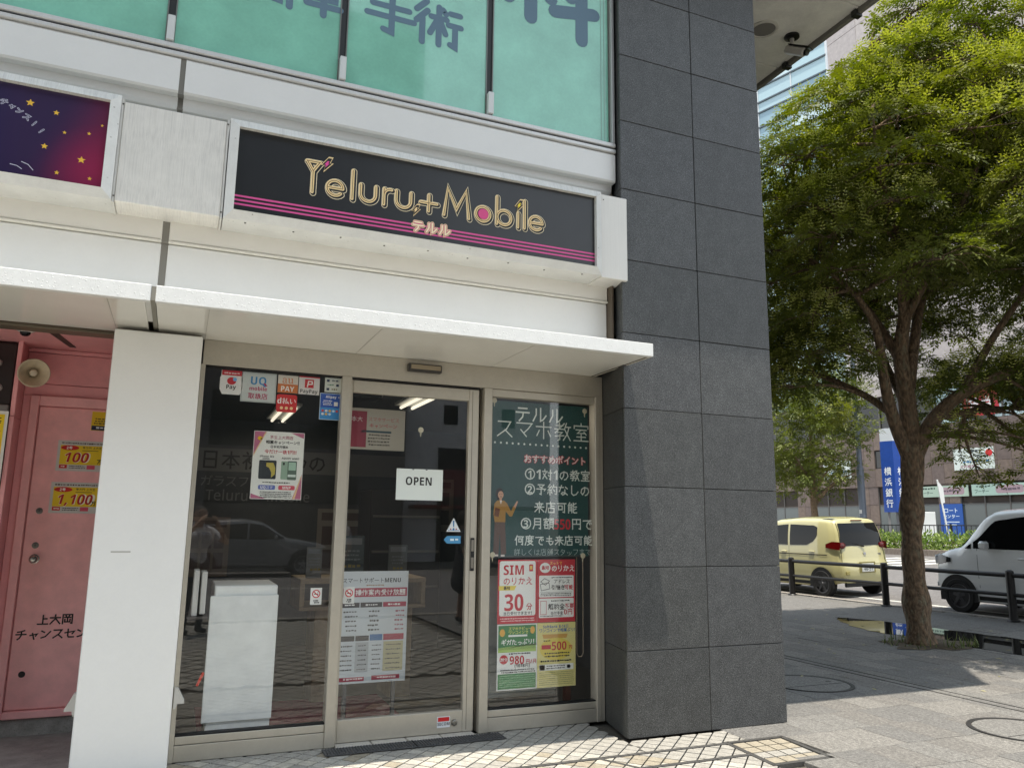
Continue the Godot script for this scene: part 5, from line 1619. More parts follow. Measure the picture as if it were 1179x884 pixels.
	for k in 30:
		var t := k / 29.0
		if t < 0.45:
			path.append(Vector3(-0.028, 0.05 - t / 0.45 * 0.75, 0))
		elif t < 0.55:
			var a := PI + (t - 0.45) / 0.10 * PI
			path.append(Vector3(cos(a) * 0.028, -0.70 + sin(a) * 0.028, 0))
		else:
			path.append(Vector3(0.028, -0.70 + (t - 0.55) / 0.45 * 0.75, 0))
	var rad := []
	for k in path.size():
		rad.append(0.0035)
	var g := Geo.new()
	g.tube(path, rad, 6)
	part("cord", g.mesh(), flat(Color(0.66, 0.60, 0.52), 0.5), bl)

func piece_thing(called: String, lo: Vector3, hi: Vector3, material: Material, label: String, category: String) -> MeshInstance3D:
	var o := part(called, block(hi - lo, 0.002), material, self, (lo + hi) * 0.5)
	tag(o, label, category)
	return o

func hook(at: Vector3, label: String, group: String) -> void:
	var o := thing("suction_hook", label, "hook", at, 0.0, group)
	var g := Geo.new()
	g.lathe([Vector2(0.0, 0.004), Vector2(0.016, 0.003), Vector2(0.021, 0.0015), Vector2(0.022, 0.0)], Transform3D(Basis(Vector3(1, 0, 0), Vector3(0, 0, 1), Vector3(0, -1, 0)), Vector3(0, 0, -0.002)), 18)
	part("cup", g.mesh(), flat(Color(0.80, 0.77, 0.66), 0.4), o)
	g = Geo.new()
	g.tube([Vector3(0, -0.012, -0.004), Vector3(0, -0.035, -0.006), Vector3(0, -0.05, -0.004)], [0.007, 0.005, 0.003], 8)
	part("hook_arm", g.mesh(), flat(Color(0.80, 0.77, 0.66), 0.4), o)

func four_sheets() -> void:
	var red := Color(0.75, 0.17, 0.22)
	var white := Color(0.92, 0.93, 0.91)
	var ink := Color(0.12, 0.12, 0.12)
	var W := 0.333
	var H := 0.480
	var p := Print.new(240, 340, W, H)
	p.ink(white); p.rounded(10, 8, 230, 300, 12); p.up()
	p.ink(red); say(p, "SIM", 30, 22, 66, 9); say(p, "のりかえ", 30, 92, 46, 10); say(p, "30", 34, 172, 112, 9, "sansbold", 0.9); say(p, "分", 172, 232, 40, 12)
	p.rounded(190, 26, 214, 64, 5)
	p.ink(Color(0.90, 0.82, 0.35)); p.poly(PackedVector2Array([Vector2(6, 140), Vector2(112, 140), Vector2(100, 164), Vector2(6, 164)]))
	p.ink(ink); say(p, "当日受付できます!", 34, 276, 21, 10)
	p.up(); say(p, "最短", 34, 142, 20, 11); p.ink(Color(0.92, 0.78, 0.4)); p.rounded(195, 34, 209, 54, 2)
	p.ink(Color(0.95, 0.8, 0.8)); small_lines(p, 14, 310, 226, 2, 12, 7)
	sheet("price_poster", "red framed poster offering a thirty minute SIM switch in the right window", "poster", p, red, Vector3(2.476, 0.995, BEHIND - 0.002), "four phone plan posters in the right window", 0.0015)

	p = Print.new(240, 340, W, H)
	p.ink(white); p.rounded(10, 88, 230, 206, 6); p.rounded(10, 212, 230, 316, 6); p.disc(48, 46, 34, 28)
	say(p, "のりかえ", 86, 30, 38, 13); p.up()
	p.ink(Color(0.95, 0.75, 0.35)); say(p, "ネットで".replace("ネ", "ス"), 76, 10, 20, 12)
	p.ink(red); say(p, "最短", 24, 34, 24, 12)
	p.ink(ink); say(p, "アドレス", 102, 108, 26, 11); say(p, "引継ぎ".replace("ぎ", "き"), 86, 138, 30, 12); say(p, "解約金", 66, 240, 36, 11); say(p, "当付手金", 82, 282, 20, 11)
	p.ink(red); say(p, "可能", 168, 138, 30, 12); say(p, "不要", 172, 240, 30, 12); say(p, "0円", 166, 270, 34, 12)
	p.ink(Color(0.6, 0.6, 0.6)); p.rect(16, 178, 220, 180); p.ink(ink); small_lines(p, 88, 96, 220, 1, 9, 7); small_lines(p, 16, 184, 220, 2, 9, 6); small_lines(p, 80, 222, 210, 1, 9, 8); small_lines(p, 16, 304, 160, 1, 9, 6)
	for q in [[Vector2(20, 122), Vector2(44, 104), Vector2(76, 118), Vector2(50, 140)], [Vector2(18, 136), Vector2(72, 128), Vector2(78, 160), Vector2(24, 170)]]:
		p.line(PackedVector2Array(q + [q[0]]), 3)
	p.ink(Color(0.75, 0.4, 0.42)); p.line(PackedVector2Array([Vector2(20, 226), Vector2(56, 226), Vector2(56, 298), Vector2(20, 298), Vector2(20, 226)]), 3)
	sheet("price_poster", "red framed poster with two white panels of phone switching offers in the right window", "poster", p, red, Vector3(2.812, 0.995, BEHIND - 0.002), "four phone plan posters in the right window", 0.0015)

	p = Print.new(240, 340, W, H)
	p.ink(Color(0.24, 0.50, 0.29)); p.rect(6, 6, 234, 132); p.rect(6, 256, 234, 334); p.ink(Color(0.66, 0.78, 0.42)); p.poly(PackedVector2Array([Vector2(6, 122), Vector2(234, 104), Vector2(234, 146), Vector2(6, 146)]))
	p.up(); p.ink(Color(0.86, 0.88, 0.45)); say(p, "スマホデビュー".replace("デ", "テ").replace("ュ", "ッ"), 66, 14, 20, 12); say(p, "ワンコインで", 66, 34, 20, 12)
	p.ink(Color(0.88, 0.68, 0.3)); p.disc(30, 44, 16, 20); p.disc(212, 34, 14, 20)
	p.ink(white); p.rect(66, 56, 180, 66); say(p, "ギガたっぷり!", 22, 78, 32, 13)
	p.ink(ink); small_lines(p, 70, 150, 200, 1, 10, 8); say(p, "(1078円)", 104, 206, 22, 8); small_lines(p, 20, 234, 230, 2, 11, 7)
	p.ink(red); p.disc(40, 182, 25, 24); say(p, "980", 72, 160, 54, 9, "sansbold", 0.92); say(p, "円/月", 172, 184, 26, 11)
	p.ink(Color(0.55, 0.75, 0.58)); small_lines(p, 14, 264, 228, 6, 11, 5)
	p.up(); p.ink(white); say_mid(p, "20分", 40, 172, 20, 11)
	sheet("price_poster", "green and white phone plan poster priced 980 in the right window", "poster", p, Color(0.90, 0.91, 0.89), Vector3(2.478, 0.511, BEHIND - 0.002), "four phone plan posters in the right window", 0.0015)

	p = Print.new(240, 340, W, H)
	p.ink(Color(0.18, 0.35, 0.62)); say(p, "SoftBank 8-14日", 34, 12, 19, 10); say(p, "ワンコインで相業ぷっす!".replace("っす", "り"), 10, 30, 22, 12)
	p.ink(Color(0.80, 0.62, 0.32)); p.poly(PackedVector2Array([Vector2(30, 62), Vector2(190, 62), Vector2(182, 84), Vector2(38, 84)]))
	p.ink(Color(0.87, 0.80, 0.36)); p.disc(116, 140, 100, 60, 30)
	p.up(); p.ink(red); p.rect(26, 118, 84, 140); say(p, "500", 86, 96, 56, 9, "sansbold", 0.95); say(p, "円", 196, 122, 24, 13)
	p.ink(ink); small_lines(p, 34, 92, 80, 1, 10, 8); small_lines(p, 40, 158, 210, 2, 16, 9); small_lines(p, 20, 198, 220, 1, 10, 10)
	p.ink(white); p.rect(12, 220, 226, 252); p.ink(Color(0.6, 0.5, 0.4)); p.rect(14, 222, 46, 250); p.disc(196, 236, 12, 10)
	p.up(); p.ink(Color(0.3, 0.3, 0.3)); small_lines(p, 54, 226, 176, 2, 12, 7)
	p.ink(Color(0.62, 0.60, 0.40)); small_lines(p, 10, 260, 230, 7, 10.5, 5)
	sheet("price_poster", "pale yellow phone plan poster priced 500 in the right window", "poster", p, Color(0.86, 0.83, 0.55), Vector3(2.814, 0.511, BEHIND - 0.002), "four phone plan posters in the right window", 0.0015)

# ---------------------------------------------------------------- inside the shop
func build_interior() -> void:
	var dark := grained("shop wall", Color(0.30, 0.31, 0.33), 1.5, 0.02, 0.05, 0.0, Color.WHITE, 0.6)
	var room := holder("shop_room", house)
	piece("back_wall", Vector3(-0.28, 0.0, -4.7), Vector3(4.3, 2.76, -4.55), dark, room, 0.0)
	piece("side_wall", Vector3(-0.45, 0.0, -4.7), Vector3(-0.28, 2.76, -0.3), dark, room, 0.0)
	piece("side_wall", Vector3(4.15, 0.0, -4.7), Vector3(4.29, 2.76, -0.1), dark, room, 0.0)
	piece("ceiling", Vector3(-0.45, 2.74, -4.7), Vector3(4.3, 2.79, -0.1), flat(Color(0.26, 0.26, 0.26), 0.8), room, 0.0)
	piece("floor", Vector3(-0.28, -0.03, -4.7), Vector3(4.3, 0.008, -0.1), grained("shop floor", Color(0.30, 0.29, 0.28), 0.9, 0.05, 0.08, 0.01, Color(0.5, 0.48, 0.45), 0.35), room, 0.0)
	piece("rug", Vector3(0.25, 0.008, -1.5), Vector3(1.75, 0.014, -0.35), grained("rug", Color(0.48, 0.22, 0.27), 0.6, 0.2, 0.1, 0.0, Color.WHITE, 0.95), room, 0.0)

	# lit ceiling tubes
	for q in [[Vector3(2.1, 2.735, -1.55), "twin fluorescent ceiling lamp inside the shop above the hanging poster"], [Vector3(1.0, 2.735, -3.3), "twin fluorescent ceiling lamp further inside the shop"]]:
		var lamp := thing("ceiling_lamp", q[1], "lamp", q[0])
		part("tray", block(Vector3(0.24, 0.03, 1.25), 0.004), flat(Color(0.8, 0.8, 0.78), 0.5), lamp, Vector3(0, -0.016, 0))
		var glow := StandardMaterial3D.new()
		glow.albedo_color = Color(0.9, 0.9, 0.86)
		glow.emission_enabled = true
		glow.emission = Color(1.0, 0.96, 0.86)
		glow.emission_energy_multiplier = 0.8
		for k in [-0.06, 0.06]:
			var g := Geo.new()
			g.tube([Vector3(k, -0.055, -0.58), Vector3(k, -0.055, 0.58)], [0.016, 0.016], 10)
			part("tube", g.mesh(), glow, lamp)
		var l := AreaLight3D.new()
		l.name = "lamp_light"
		l.area_size = Vector2(0.2, 1.1)
		l.light_energy = 0.45
		l.light_color = Color(1.0, 0.95, 0.86)
		l.shadow_enabled = true
		lamp.add_child(l)
		l.position = Vector3(0, -0.085, 0)
		l.rotation_degrees = Vector3(-90, 0, 0)

	# back wall lettering band
	var p := Print.new(1200, 300, 2.6, 0.65)
	p.ink(Color(0.42, 0.42, 0.42)); p.rect(0, 0, 1200, 130); p.up()
	p.ink(Color(0.10, 0.10, 0.10)); say(p, "日本初!!4つの", 20, 10, 110, 10)
	p.ink(Color(0.46, 0.47, 0.48)); say(p, "ガラスフィルム", 30, 150, 66, 9); say(p, "Teluru + Mobile", 60, 225, 74, 8, "sans")
	sheet("wall_banner", "grey lettered banner on the dark back wall of the shop", "banner", p, Color(0.24, 0.25, 0.27), Vector3(1.45, 2.06, -4.54))

	# white plinth with a hinged front panel in the left window
	var wh := grained("plinth", Color(0.92, 0.94, 0.93), 1.2, 0.01, 0.03, 0.0, Color.WHITE, 0.5)
	var pl := thing("display_plinth", "white display plinth with a tall front panel behind the left window", "plinth", Vector3(0.487, 0.008, -0.44))
	piece("base", Vector3(-0.20, 0.0, -0.36), Vector3(0.20, 0.10, 0.14), flat(Color(0.06, 0.06, 0.06), 0.6), pl, 0.004)
	piece("body", Vector3(-0.205, 0.10, -0.40), Vector3(0.215, 1.05, 0.168), wh, pl, 0.006)
	piece("front_panel", Vector3(-0.232, 0.155, 0.17), Vector3(0.222, 0.985, 0.188), wh, pl, 0.004)
	# slim white files and a leaning acrylic sheet beside it
	for q in [[0.155, "tall white file standing at the left window jamb"], [0.205, "shorter white file standing at the left window jamb"]]:
		var f := part("file_box", block(Vector3(0.036, 0.30 if q[0] < 0.2 else 0.28, 0.22), 0.004), flat(Color(0.82, 0.82, 0.80), 0.5), self, Vector3(q[0], 1.02, -0.30))
		tag(f, q[1], "file")
	piece_thing("file_shelf", Vector3(0.105, 0.85, -0.45), Vector3(0.24, 0.868, -0.16), flat(Color(0.25, 0.23, 0.22), 0.5), "small dark shelf carrying white files at the left window jamb", "shelf")
	piece_thing("red_tag", Vector3(0.215, 0.43, -0.11), Vector3(0.232, 0.52, -0.105), flat(Color(0.80, 0.22, 0.14), 0.5), "small red tag hanging low behind the left window", "tag").rotation.z = -0.4

	# menu on a stand behind the door
	p = Print.new(480, 720, 0.545, 0.815)
	p.ink(Color(0.15, 0.16, 0.18)); say(p, "スマートサポートMENU", 26, 42, 36, 9)
	p.ink(Color(0.6, 0.5, 0.4)); small_lines(p, 190, 88, 320, 1, 10, 10)
	p.ink(Color(0.62, 0.20, 0.28)); p.rect(6, 110, 474, 168); p.rect(310, 204, 470, 236); p.rect(320, 412, 460, 452); p.rect(20, 700 - 20, 200, 706); p.rect(250, 676, 440, 704)
	p.ink(Color(0.28, 0.27, 0.27)); p.rect(6, 204, 150, 236); p.rect(156, 204, 304, 236); p.rect(6, 418, 126, 452); p.rect(132, 418, 222, 452)
	p.ink(Color(0.30, 0.45, 0.62)); p.rect(228, 412, 314, 452)
	p.up(); p.ink(Color(0.90, 0.90, 0.89)); say(p, "操作案内受け放題", 118, 118, 43, 10); small_lines(p, 40, 214, 130, 1, 10, 12); small_lines(p, 180, 214, 280, 1, 10, 12); small_lines(p, 340, 214, 440, 1, 10, 12)
	for r in 5:
		p.ink(Color(0.30, 0.30, 0.30)); small_lines(p, 40 + r * 6, 258 + r * 30, 140, 1, 10, 11); small_lines(p, 210, 256 + r * 30, 290, 1, 10, 14); p.ink(Color(0.6, 0.3, 0.35)); small_lines(p, 390, 258 + r * 30, 460, 1, 10, 12)
	p.ink(Color(0.70, 0.68, 0.54)); p.rect(322, 460, 458, 650)
	p.ink(Color(0.66, 0.68, 0.69)); p.rect(134, 460, 222, 650)
	p.up()
	for r in 6:
		p.ink(Color(0.32, 0.32, 0.32)); small_lines(p, 20, 478 + r * 30, 118, 1, 10, 10); small_lines(p, 146, 478 + r * 30, 212, 1, 10, 9); small_lines(p, 240, 478 + r * 30, 308, 1, 10, 9); small_lines(p, 334, 478 + r * 30, 446, 1, 10, 9)
	p.ink(Color(0.88, 0.8, 0.8)); small_lines(p, 50, 684, 190, 1, 10, 14); small_lines(p, 280, 684, 430, 1, 10, 12)
	var menu := sheet("menu_board", "grey white price menu board with red bars standing behind the sliding door", "menu board", p, Color(0.76, 0.79, 0.80), Vector3(1.43, 0.73, -0.42))
	piece("stand_leg", Vector3(-0.2, -0.72, -0.03), Vector3(-0.17, 0.35, -0.004), flat(Color(0.3, 0.3, 0.3), 0.5), menu)
	piece("stand_leg", Vector3(0.17, -0.72, -0.03), Vector3(0.2, 0.35, -0.004), flat(Color(0.3, 0.3, 0.3), 0.5), menu)

	# hanging poster high behind the door
	p = Print.new(440, 330, 0.44, 0.325)
	p.ink(Color(0.58, 0.20, 0.27)); p.rect(0, 24, 130, 312); p.ink(Color(0.20, 0.32, 0.36)); p.rect(90, 176, 330, 192)
	p.ink(Color(0.75, 0.35, 0.38)); say(p, "スマホサービス".replace("ビ", "ヒ").replace("ヒ", "ビ"), 140, 66, 36, 8); say(p, "キャンペーン", 150, 116, 38, 12)
	p.ink(Color(0.34, 0.32, 0.30)); small_lines(p, 140, 204, 330, 4, 26, 14)
	p.up(); p.ink(Color(0.85, 0.8, 0.78)); say(p, "本大", 6, 66, 46, 9)
	sheet("hanging_poster", "cream and crimson poster hanging high behind the sliding door glass", "poster", p, Color(0.72, 0.70, 0.64), Vector3(1.405, 2.23, -0.40))

	# counter of pale wood with leaflets and stands
	var wood := grained("pale wood", Color(0.62, 0.55, 0.44), 0.8, 0.04, 0.1, 0.0, Color.WHITE, 0.5)
	var ct := thing("service_counter", "pale wooden open fronted counter behind the menu board", "counter", Vector3(1.75, 0.008, -1.55))
	piece("top", Vector3(-0.75, 0.98, -0.3), Vector3(0.35, 1.02, 0.3), wood, ct, 0.004)
	piece("shelf", Vector3(-0.75, 0.76, -0.3), Vector3(0.35, 0.79, 0.3), wood, ct, 0.004)
	for x in [-0.75, -0.2, 0.31]:
		piece("upright", Vector3(x, 0.79, -0.28), Vector3(x + 0.04, 0.98, 0.29), wood, ct, 0.003)
	piece("pedestal", Vector3(0.06, 0.0, -0.2), Vector3(0.26, 0.76, 0.2), wood, ct, 0.004)
	piece("pedestal", Vector3(-0.6, 0.0, -0.2), Vector3(-0.4, 0.76, 0.2), wood, ct, 0.004)
	for q in [[1.42, 0.26, 0.36, Color(0.33, 0.37, 0.38), "dark leaflet stand showing a price on the shop counter"], [1.86, 0.17, 0.28, Color(0.42, 0.43, 0.43), "grey card stand on the shop counter"], [1.12, 0.13, 0.26, Color(0.52, 0.52, 0.51), "pale leaflet stand at the end of the shop counter"]]:
		p = Print.new(100, 140, q[1], q[2])
		p.ink(Color(0.55, 0.57, 0.58)); p.rect(8, 8, 92, 30); small_lines(p, 12, 48, 88, 3, 14, 8); p.ink(Color(0.62, 0.55, 0.3)); small_lines(p, 20, 96, 90, 1, 16, 12)
		sheet("leaflet_stand", q[4], "leaflet stand", p, q[3], Vector3(q[0], 1.03 + q[2] / 2, -1.35), "", 0.02)
	p = Print.new(100, 80, 0.22, 0.16)
	p.ink(Color(0.5, 0.5, 0.5)); small_lines(p, 10, 10, 90, 4, 16, 8)
	var lf := sheet("leaflet", "white leaflets lying spread on the shop counter", "leaflet", p, Color(0.72, 0.72, 0.70), Vector3(1.75, 1.034, -1.35))
	lf.rotation_degrees.x = -84
	# framed notices on the back wall
	for q in [[1.95, 1.25, 0.62, 0.85, Color(0.52, 0.50, 0.48), "pale gridded notice board on the back wall of the shop"], [3.2, 1.75, 0.5, 0.7, Color(0.60, 0.58, 0.55), "cream notice on the shop back wall over the cabinet"], [0.35, 1.2, 0.5, 0.7, Color(0.46, 0.42, 0.40), "grey notice on the back wall behind the white plinth"]]:
		p = Print.new(100, 140, q[2], q[3])
		p.ink(Color(0.34, 0.30, 0.30)); p.rect(8, 8, 92, 24)
		for k in 6:
			p.rect(10 + (k % 3) * 28, 36 + (k / 3) * 48, 32 + (k % 3) * 28, 74 + (k / 3) * 48)
		sheet("wall_notice", q[5], "notice", p, q[4], Vector3(q[0], q[1], -4.53), "", 0.01)
	var pj := thing("ceiling_projector", "black box shaped device hanging from the shop ceiling behind the hanging poster", "projector", Vector3(1.38, 2.60, -0.9))
	piece("case", Vector3(-0.15, -0.06, -0.12), Vector3(0.15, 0.05, 0.12), flat(Color(0.04, 0.04, 0.04), 0.4), pj, 0.015)
	piece("mount", Vector3(-0.03, 0.05, -0.03), Vector3(0.03, 0.139, 0.03), flat(Color(0.1, 0.1, 0.1), 0.5), pj, 0.004)
	# tall dark display cabinet and frames on the back wall
	var cb := thing("display_cabinet", "tall dark display cabinet against the shop back wall", "cabinet", Vector3(2.6, 0.008, -4.1))
	piece("body", Vector3(-0.45, 0.0, -0.4), Vector3(0.45, 1.9, 0.3), flat(Color(0.2, 0.18, 0.17), 0.5), cb, 0.01)
	for k in 4:
		piece("shelf_front", Vector3(-0.42, 0.3 + k * 0.42, 0.3), Vector3(0.42, 0.33 + k * 0.42, 0.32), flat(Color(0.45, 0.43, 0.40), 0.5), cb, 0.003)
	# pale roller blind with a wooden board behind the four sheets
	piece_thing("roller_blind", Vector3(2.24, 0.17, -0.30), Vector3(2.92, 1.10, -0.288), grained("blind", Color(0.66, 0.70, 0.70), 0.6, 0.02, 0.04, 0.0, Color.WHITE, 0.6), "pale blind hanging behind the four phone plan posters", "blind")
	piece_thing("wooden_post", Vector3(2.95, 0.01, -0.22), Vector3(3.0, 1.20, -0.17), grained("red wood", Color(0.36, 0.16, 0.09), 0.5, 0.08, 0.15, 0.0, Color.WHITE, 0.4), "red brown wooden post beside the right window jamb", "post")

# ---------------------------------------------------------------- beside the building: fence, fittings
func build_street() -> void:
	# fittings on the soffit
	var g := Geo.new()
	var sp := thing("ceiling_speaker", "round grille speaker let into the soffit by the granite column", "speaker", Vector3(5.74, 7.128, -0.65))
	g.lathe([Vector2(0.16, 0.002), Vector2(0.16, -0.012), Vector2(0.135, -0.02), Vector2(0.125, -0.01)], Transform3D(), 36)
	part("trim_ring", g.mesh(), flat(Color(0.80, 0.79, 0.75), 0.5), sp)
	g = Geo.new()
	g.lathe([Vector2(0.125, -0.010), Vector2(0.07, -0.014), Vector2(0.0, -0.015)], Transform3D(), 36)
	part("grille", g.mesh(), flat(Color(0.48, 0.47, 0.45), 0.7), sp)
	var sc := thing("security_camera", "white and black security camera hanging from the soffit", "camera", Vector3(6.13, 7.128, -0.63))
	var white := flat(Color(0.75, 0.74, 0.71), 0.4)
	var black := flat(Color(0.05, 0.05, 0.05), 0.4)
	g = Geo.new()
	g.lathe([Vector2(0.085, 0.002), Vector2(0.085, -0.02), Vector2(0.05, -0.035), Vector2(0.0, -0.036)], Transform3D(), 28)
	part("base", g.mesh(), black, sc)
	g = Geo.new()
	g.tube([Vector3(0, -0.03, 0), Vector3(0.0, -0.12, 0.0), Vector3(-0.01, -0.18, 0.03)], [0.026, 0.024, 0.03], 12)
	part("arm", g.mesh(), white, sc)
	var body := holder("body", sc, Vector3(-0.01, -0.22, 0.05))
	body.rotation = Vector3(0.55, 0.35, 0)
	piece("shell", Vector3(-0.045, -0.045, -0.13), Vector3(0.045, 0.045, 0.14), white, body, 0.018)
	piece("sun_hood", Vector3(-0.055, 0.046, -0.10), Vector3(0.055, 0.056, 0.19), black, body, 0.004)
	g = Geo.new()
	g.lathe([Vector2(0.038, 0.0), Vector2(0.036, 0.03), Vector2(0.0, 0.026)], Transform3D(Basis(Vector3(1, 0, 0), Vector3(0, 0, 1), Vector3(0, -1, 0)), Vector3(0, 0, 0.138)), 20)
	part("lens", g.mesh(), black, body)

	# black pedestrian railing along the kerb
	var iron := grained("railing", Color(0.095, 0.09, 0.09), 0.6, 0.1, 0.15, 0.01, Color(0.35, 0.33, 0.3), 0.45)
	var rail := thing("railing", "black two-rail pedestrian railing along the kerb", "railing", Vector3(12.12, 0.0, 0.0))
	var y0 := ground_height(12.12)
	var zs := []
	for k in 9:
		zs.append(1.95 - k * 2.4)
	for z in zs:
		var post := holder("post", rail, Vector3(0, y0, z))
		g = Geo.new()
		g.lathe([Vector2(0.062, 0.0), Vector2(0.062, 0.74), Vector2(0.056, 0.765), Vector2(0.03, 0.78), Vector2(0.0, 0.783)], Transform3D(), 16)
		part("shaft", g.mesh(), iron, post)
		g = Geo.new()
		g.lathe([Vector2(0.0, 0.028), Vector2(0.085, 0.022), Vector2(0.10, 0.004), Vector2(0.10, -0.01)], Transform3D(), 16)
		part("foot", g.mesh(), iron, post)
	for k in zs.size() - 1:
		for y in [0.70, 0.40]:
			g = Geo.new()
			g.tube([Vector3(0, y0 + y, zs[k] - 0.055), Vector3(0, y0 + y, zs[k + 1] + 0.055)], [0.036 if y > 0.5 else 0.030, 0.036 if y > 0.5 else 0.030], 12)
			part("rail", g.mesh(), iron, rail)

# ---------------------------------------------------------------- trees
func smooth_path(pts: Array, k := 5) -> Array:
	var c := Curve3D.new()
	for i in pts.size():
		var t: Vector3 = (pts[mini(i + 1, pts.size() - 1)] - pts[maxi(i - 1, 0)]) / 6.0
		c.add_point(pts[i], -t, t)
	var outp := []
	var n := (pts.size() - 1) * k
	for i in n + 1:
		outp.append(c.samplef(float(i) / k))
	return outp

func limb(g: Geo, pts: Array, r0: float, r1: float, sides: int, power := 1.0, wobble := 0.0) -> Array:
	var path := smooth_path(pts)
	var rad := []
	for i in path.size():
		var t := float(i) / (path.size() - 1)
		rad.append(lerpf(r0, r1, pow(t, power)) * (1.0 + wobble * (rng.randf() - 0.5)))
	g.tube(path, rad, sides)
	return path

func spray(g: Geo, at: Vector3, dir: Vector3, leaflets: int, length: float, leaf: float, tone: Color) -> void:
	# a feathered leaf: pairs of narrow leaflets along a drooping stalk
	var side := dir.cross(Vector3.UP)
	side = side.normalized() if side.length() > 0.05 else Vector3.RIGHT
	side = side.rotated(dir.normalized(), rng.randf_range(-0.7, 0.7))
	for i in leaflets:
		var t := (i / 2) / maxf(1.0, (leaflets - 1) / 2.0)
		var base := at + dir * length * t + Vector3(0, -0.25 * length * t * t, 0)
		var s := (1.0 if i % 2 == 0 else -1.0)
		var d := (side * s * 0.9 + dir * 0.65 + Vector3(0, -0.35, 0)).normalized()
		if i == leaflets - 1:
			d = (dir + Vector3(0, -0.5, 0)).normalized()
		var w := d.cross(dir.cross(side)).normalized() * leaf * 0.19
		var tip := base + d * leaf * rng.randf_range(0.8, 1.15)
		var mid := base.lerp(tip, 0.45)
		g.col = tone * rng.randf_range(0.85, 1.15)
		var lift := Vector3(0, leaf * 0.03, 0)
		g.tri(base, mid + w + lift, tip)
		g.tri(base, tip, mid - w + lift)

func bark() -> StandardMaterial3D:
	if not mats.has("bark"):
		var side := 256
		var plates := noise_image(side, 0.035, 5, FastNoiseLite.TYPE_SIMPLEX_SMOOTH, 21)
		var spots := noise_image(side, 0.018, 3, FastNoiseLite.TYPE_SIMPLEX_SMOOTH, 22)
		var m := StandardMaterial3D.new()
		m.albedo_texture = picture(side, func(x: int, y: int) -> Color:
			var v := plates.get_pixel(x, y).r
			var k := 0.27 + v * 0.32
			var c := Color(k, k * 0.83, k * 0.65)
			return c.lerp(Color(0.45, 0.44, 0.36), clampf((spots.get_pixel(x, y).r - 0.62) * 3.0, 0.0, 0.6)))
		m.normal_enabled = true
		m.normal_texture = relief(plates, 9.0)
		m.roughness = 0.9
		cover(m, 0.5)
		m.uv1_scale = Vector3(2.6, 0.9, 2.6)
		mats["bark"] = m
	return mats["bark"]

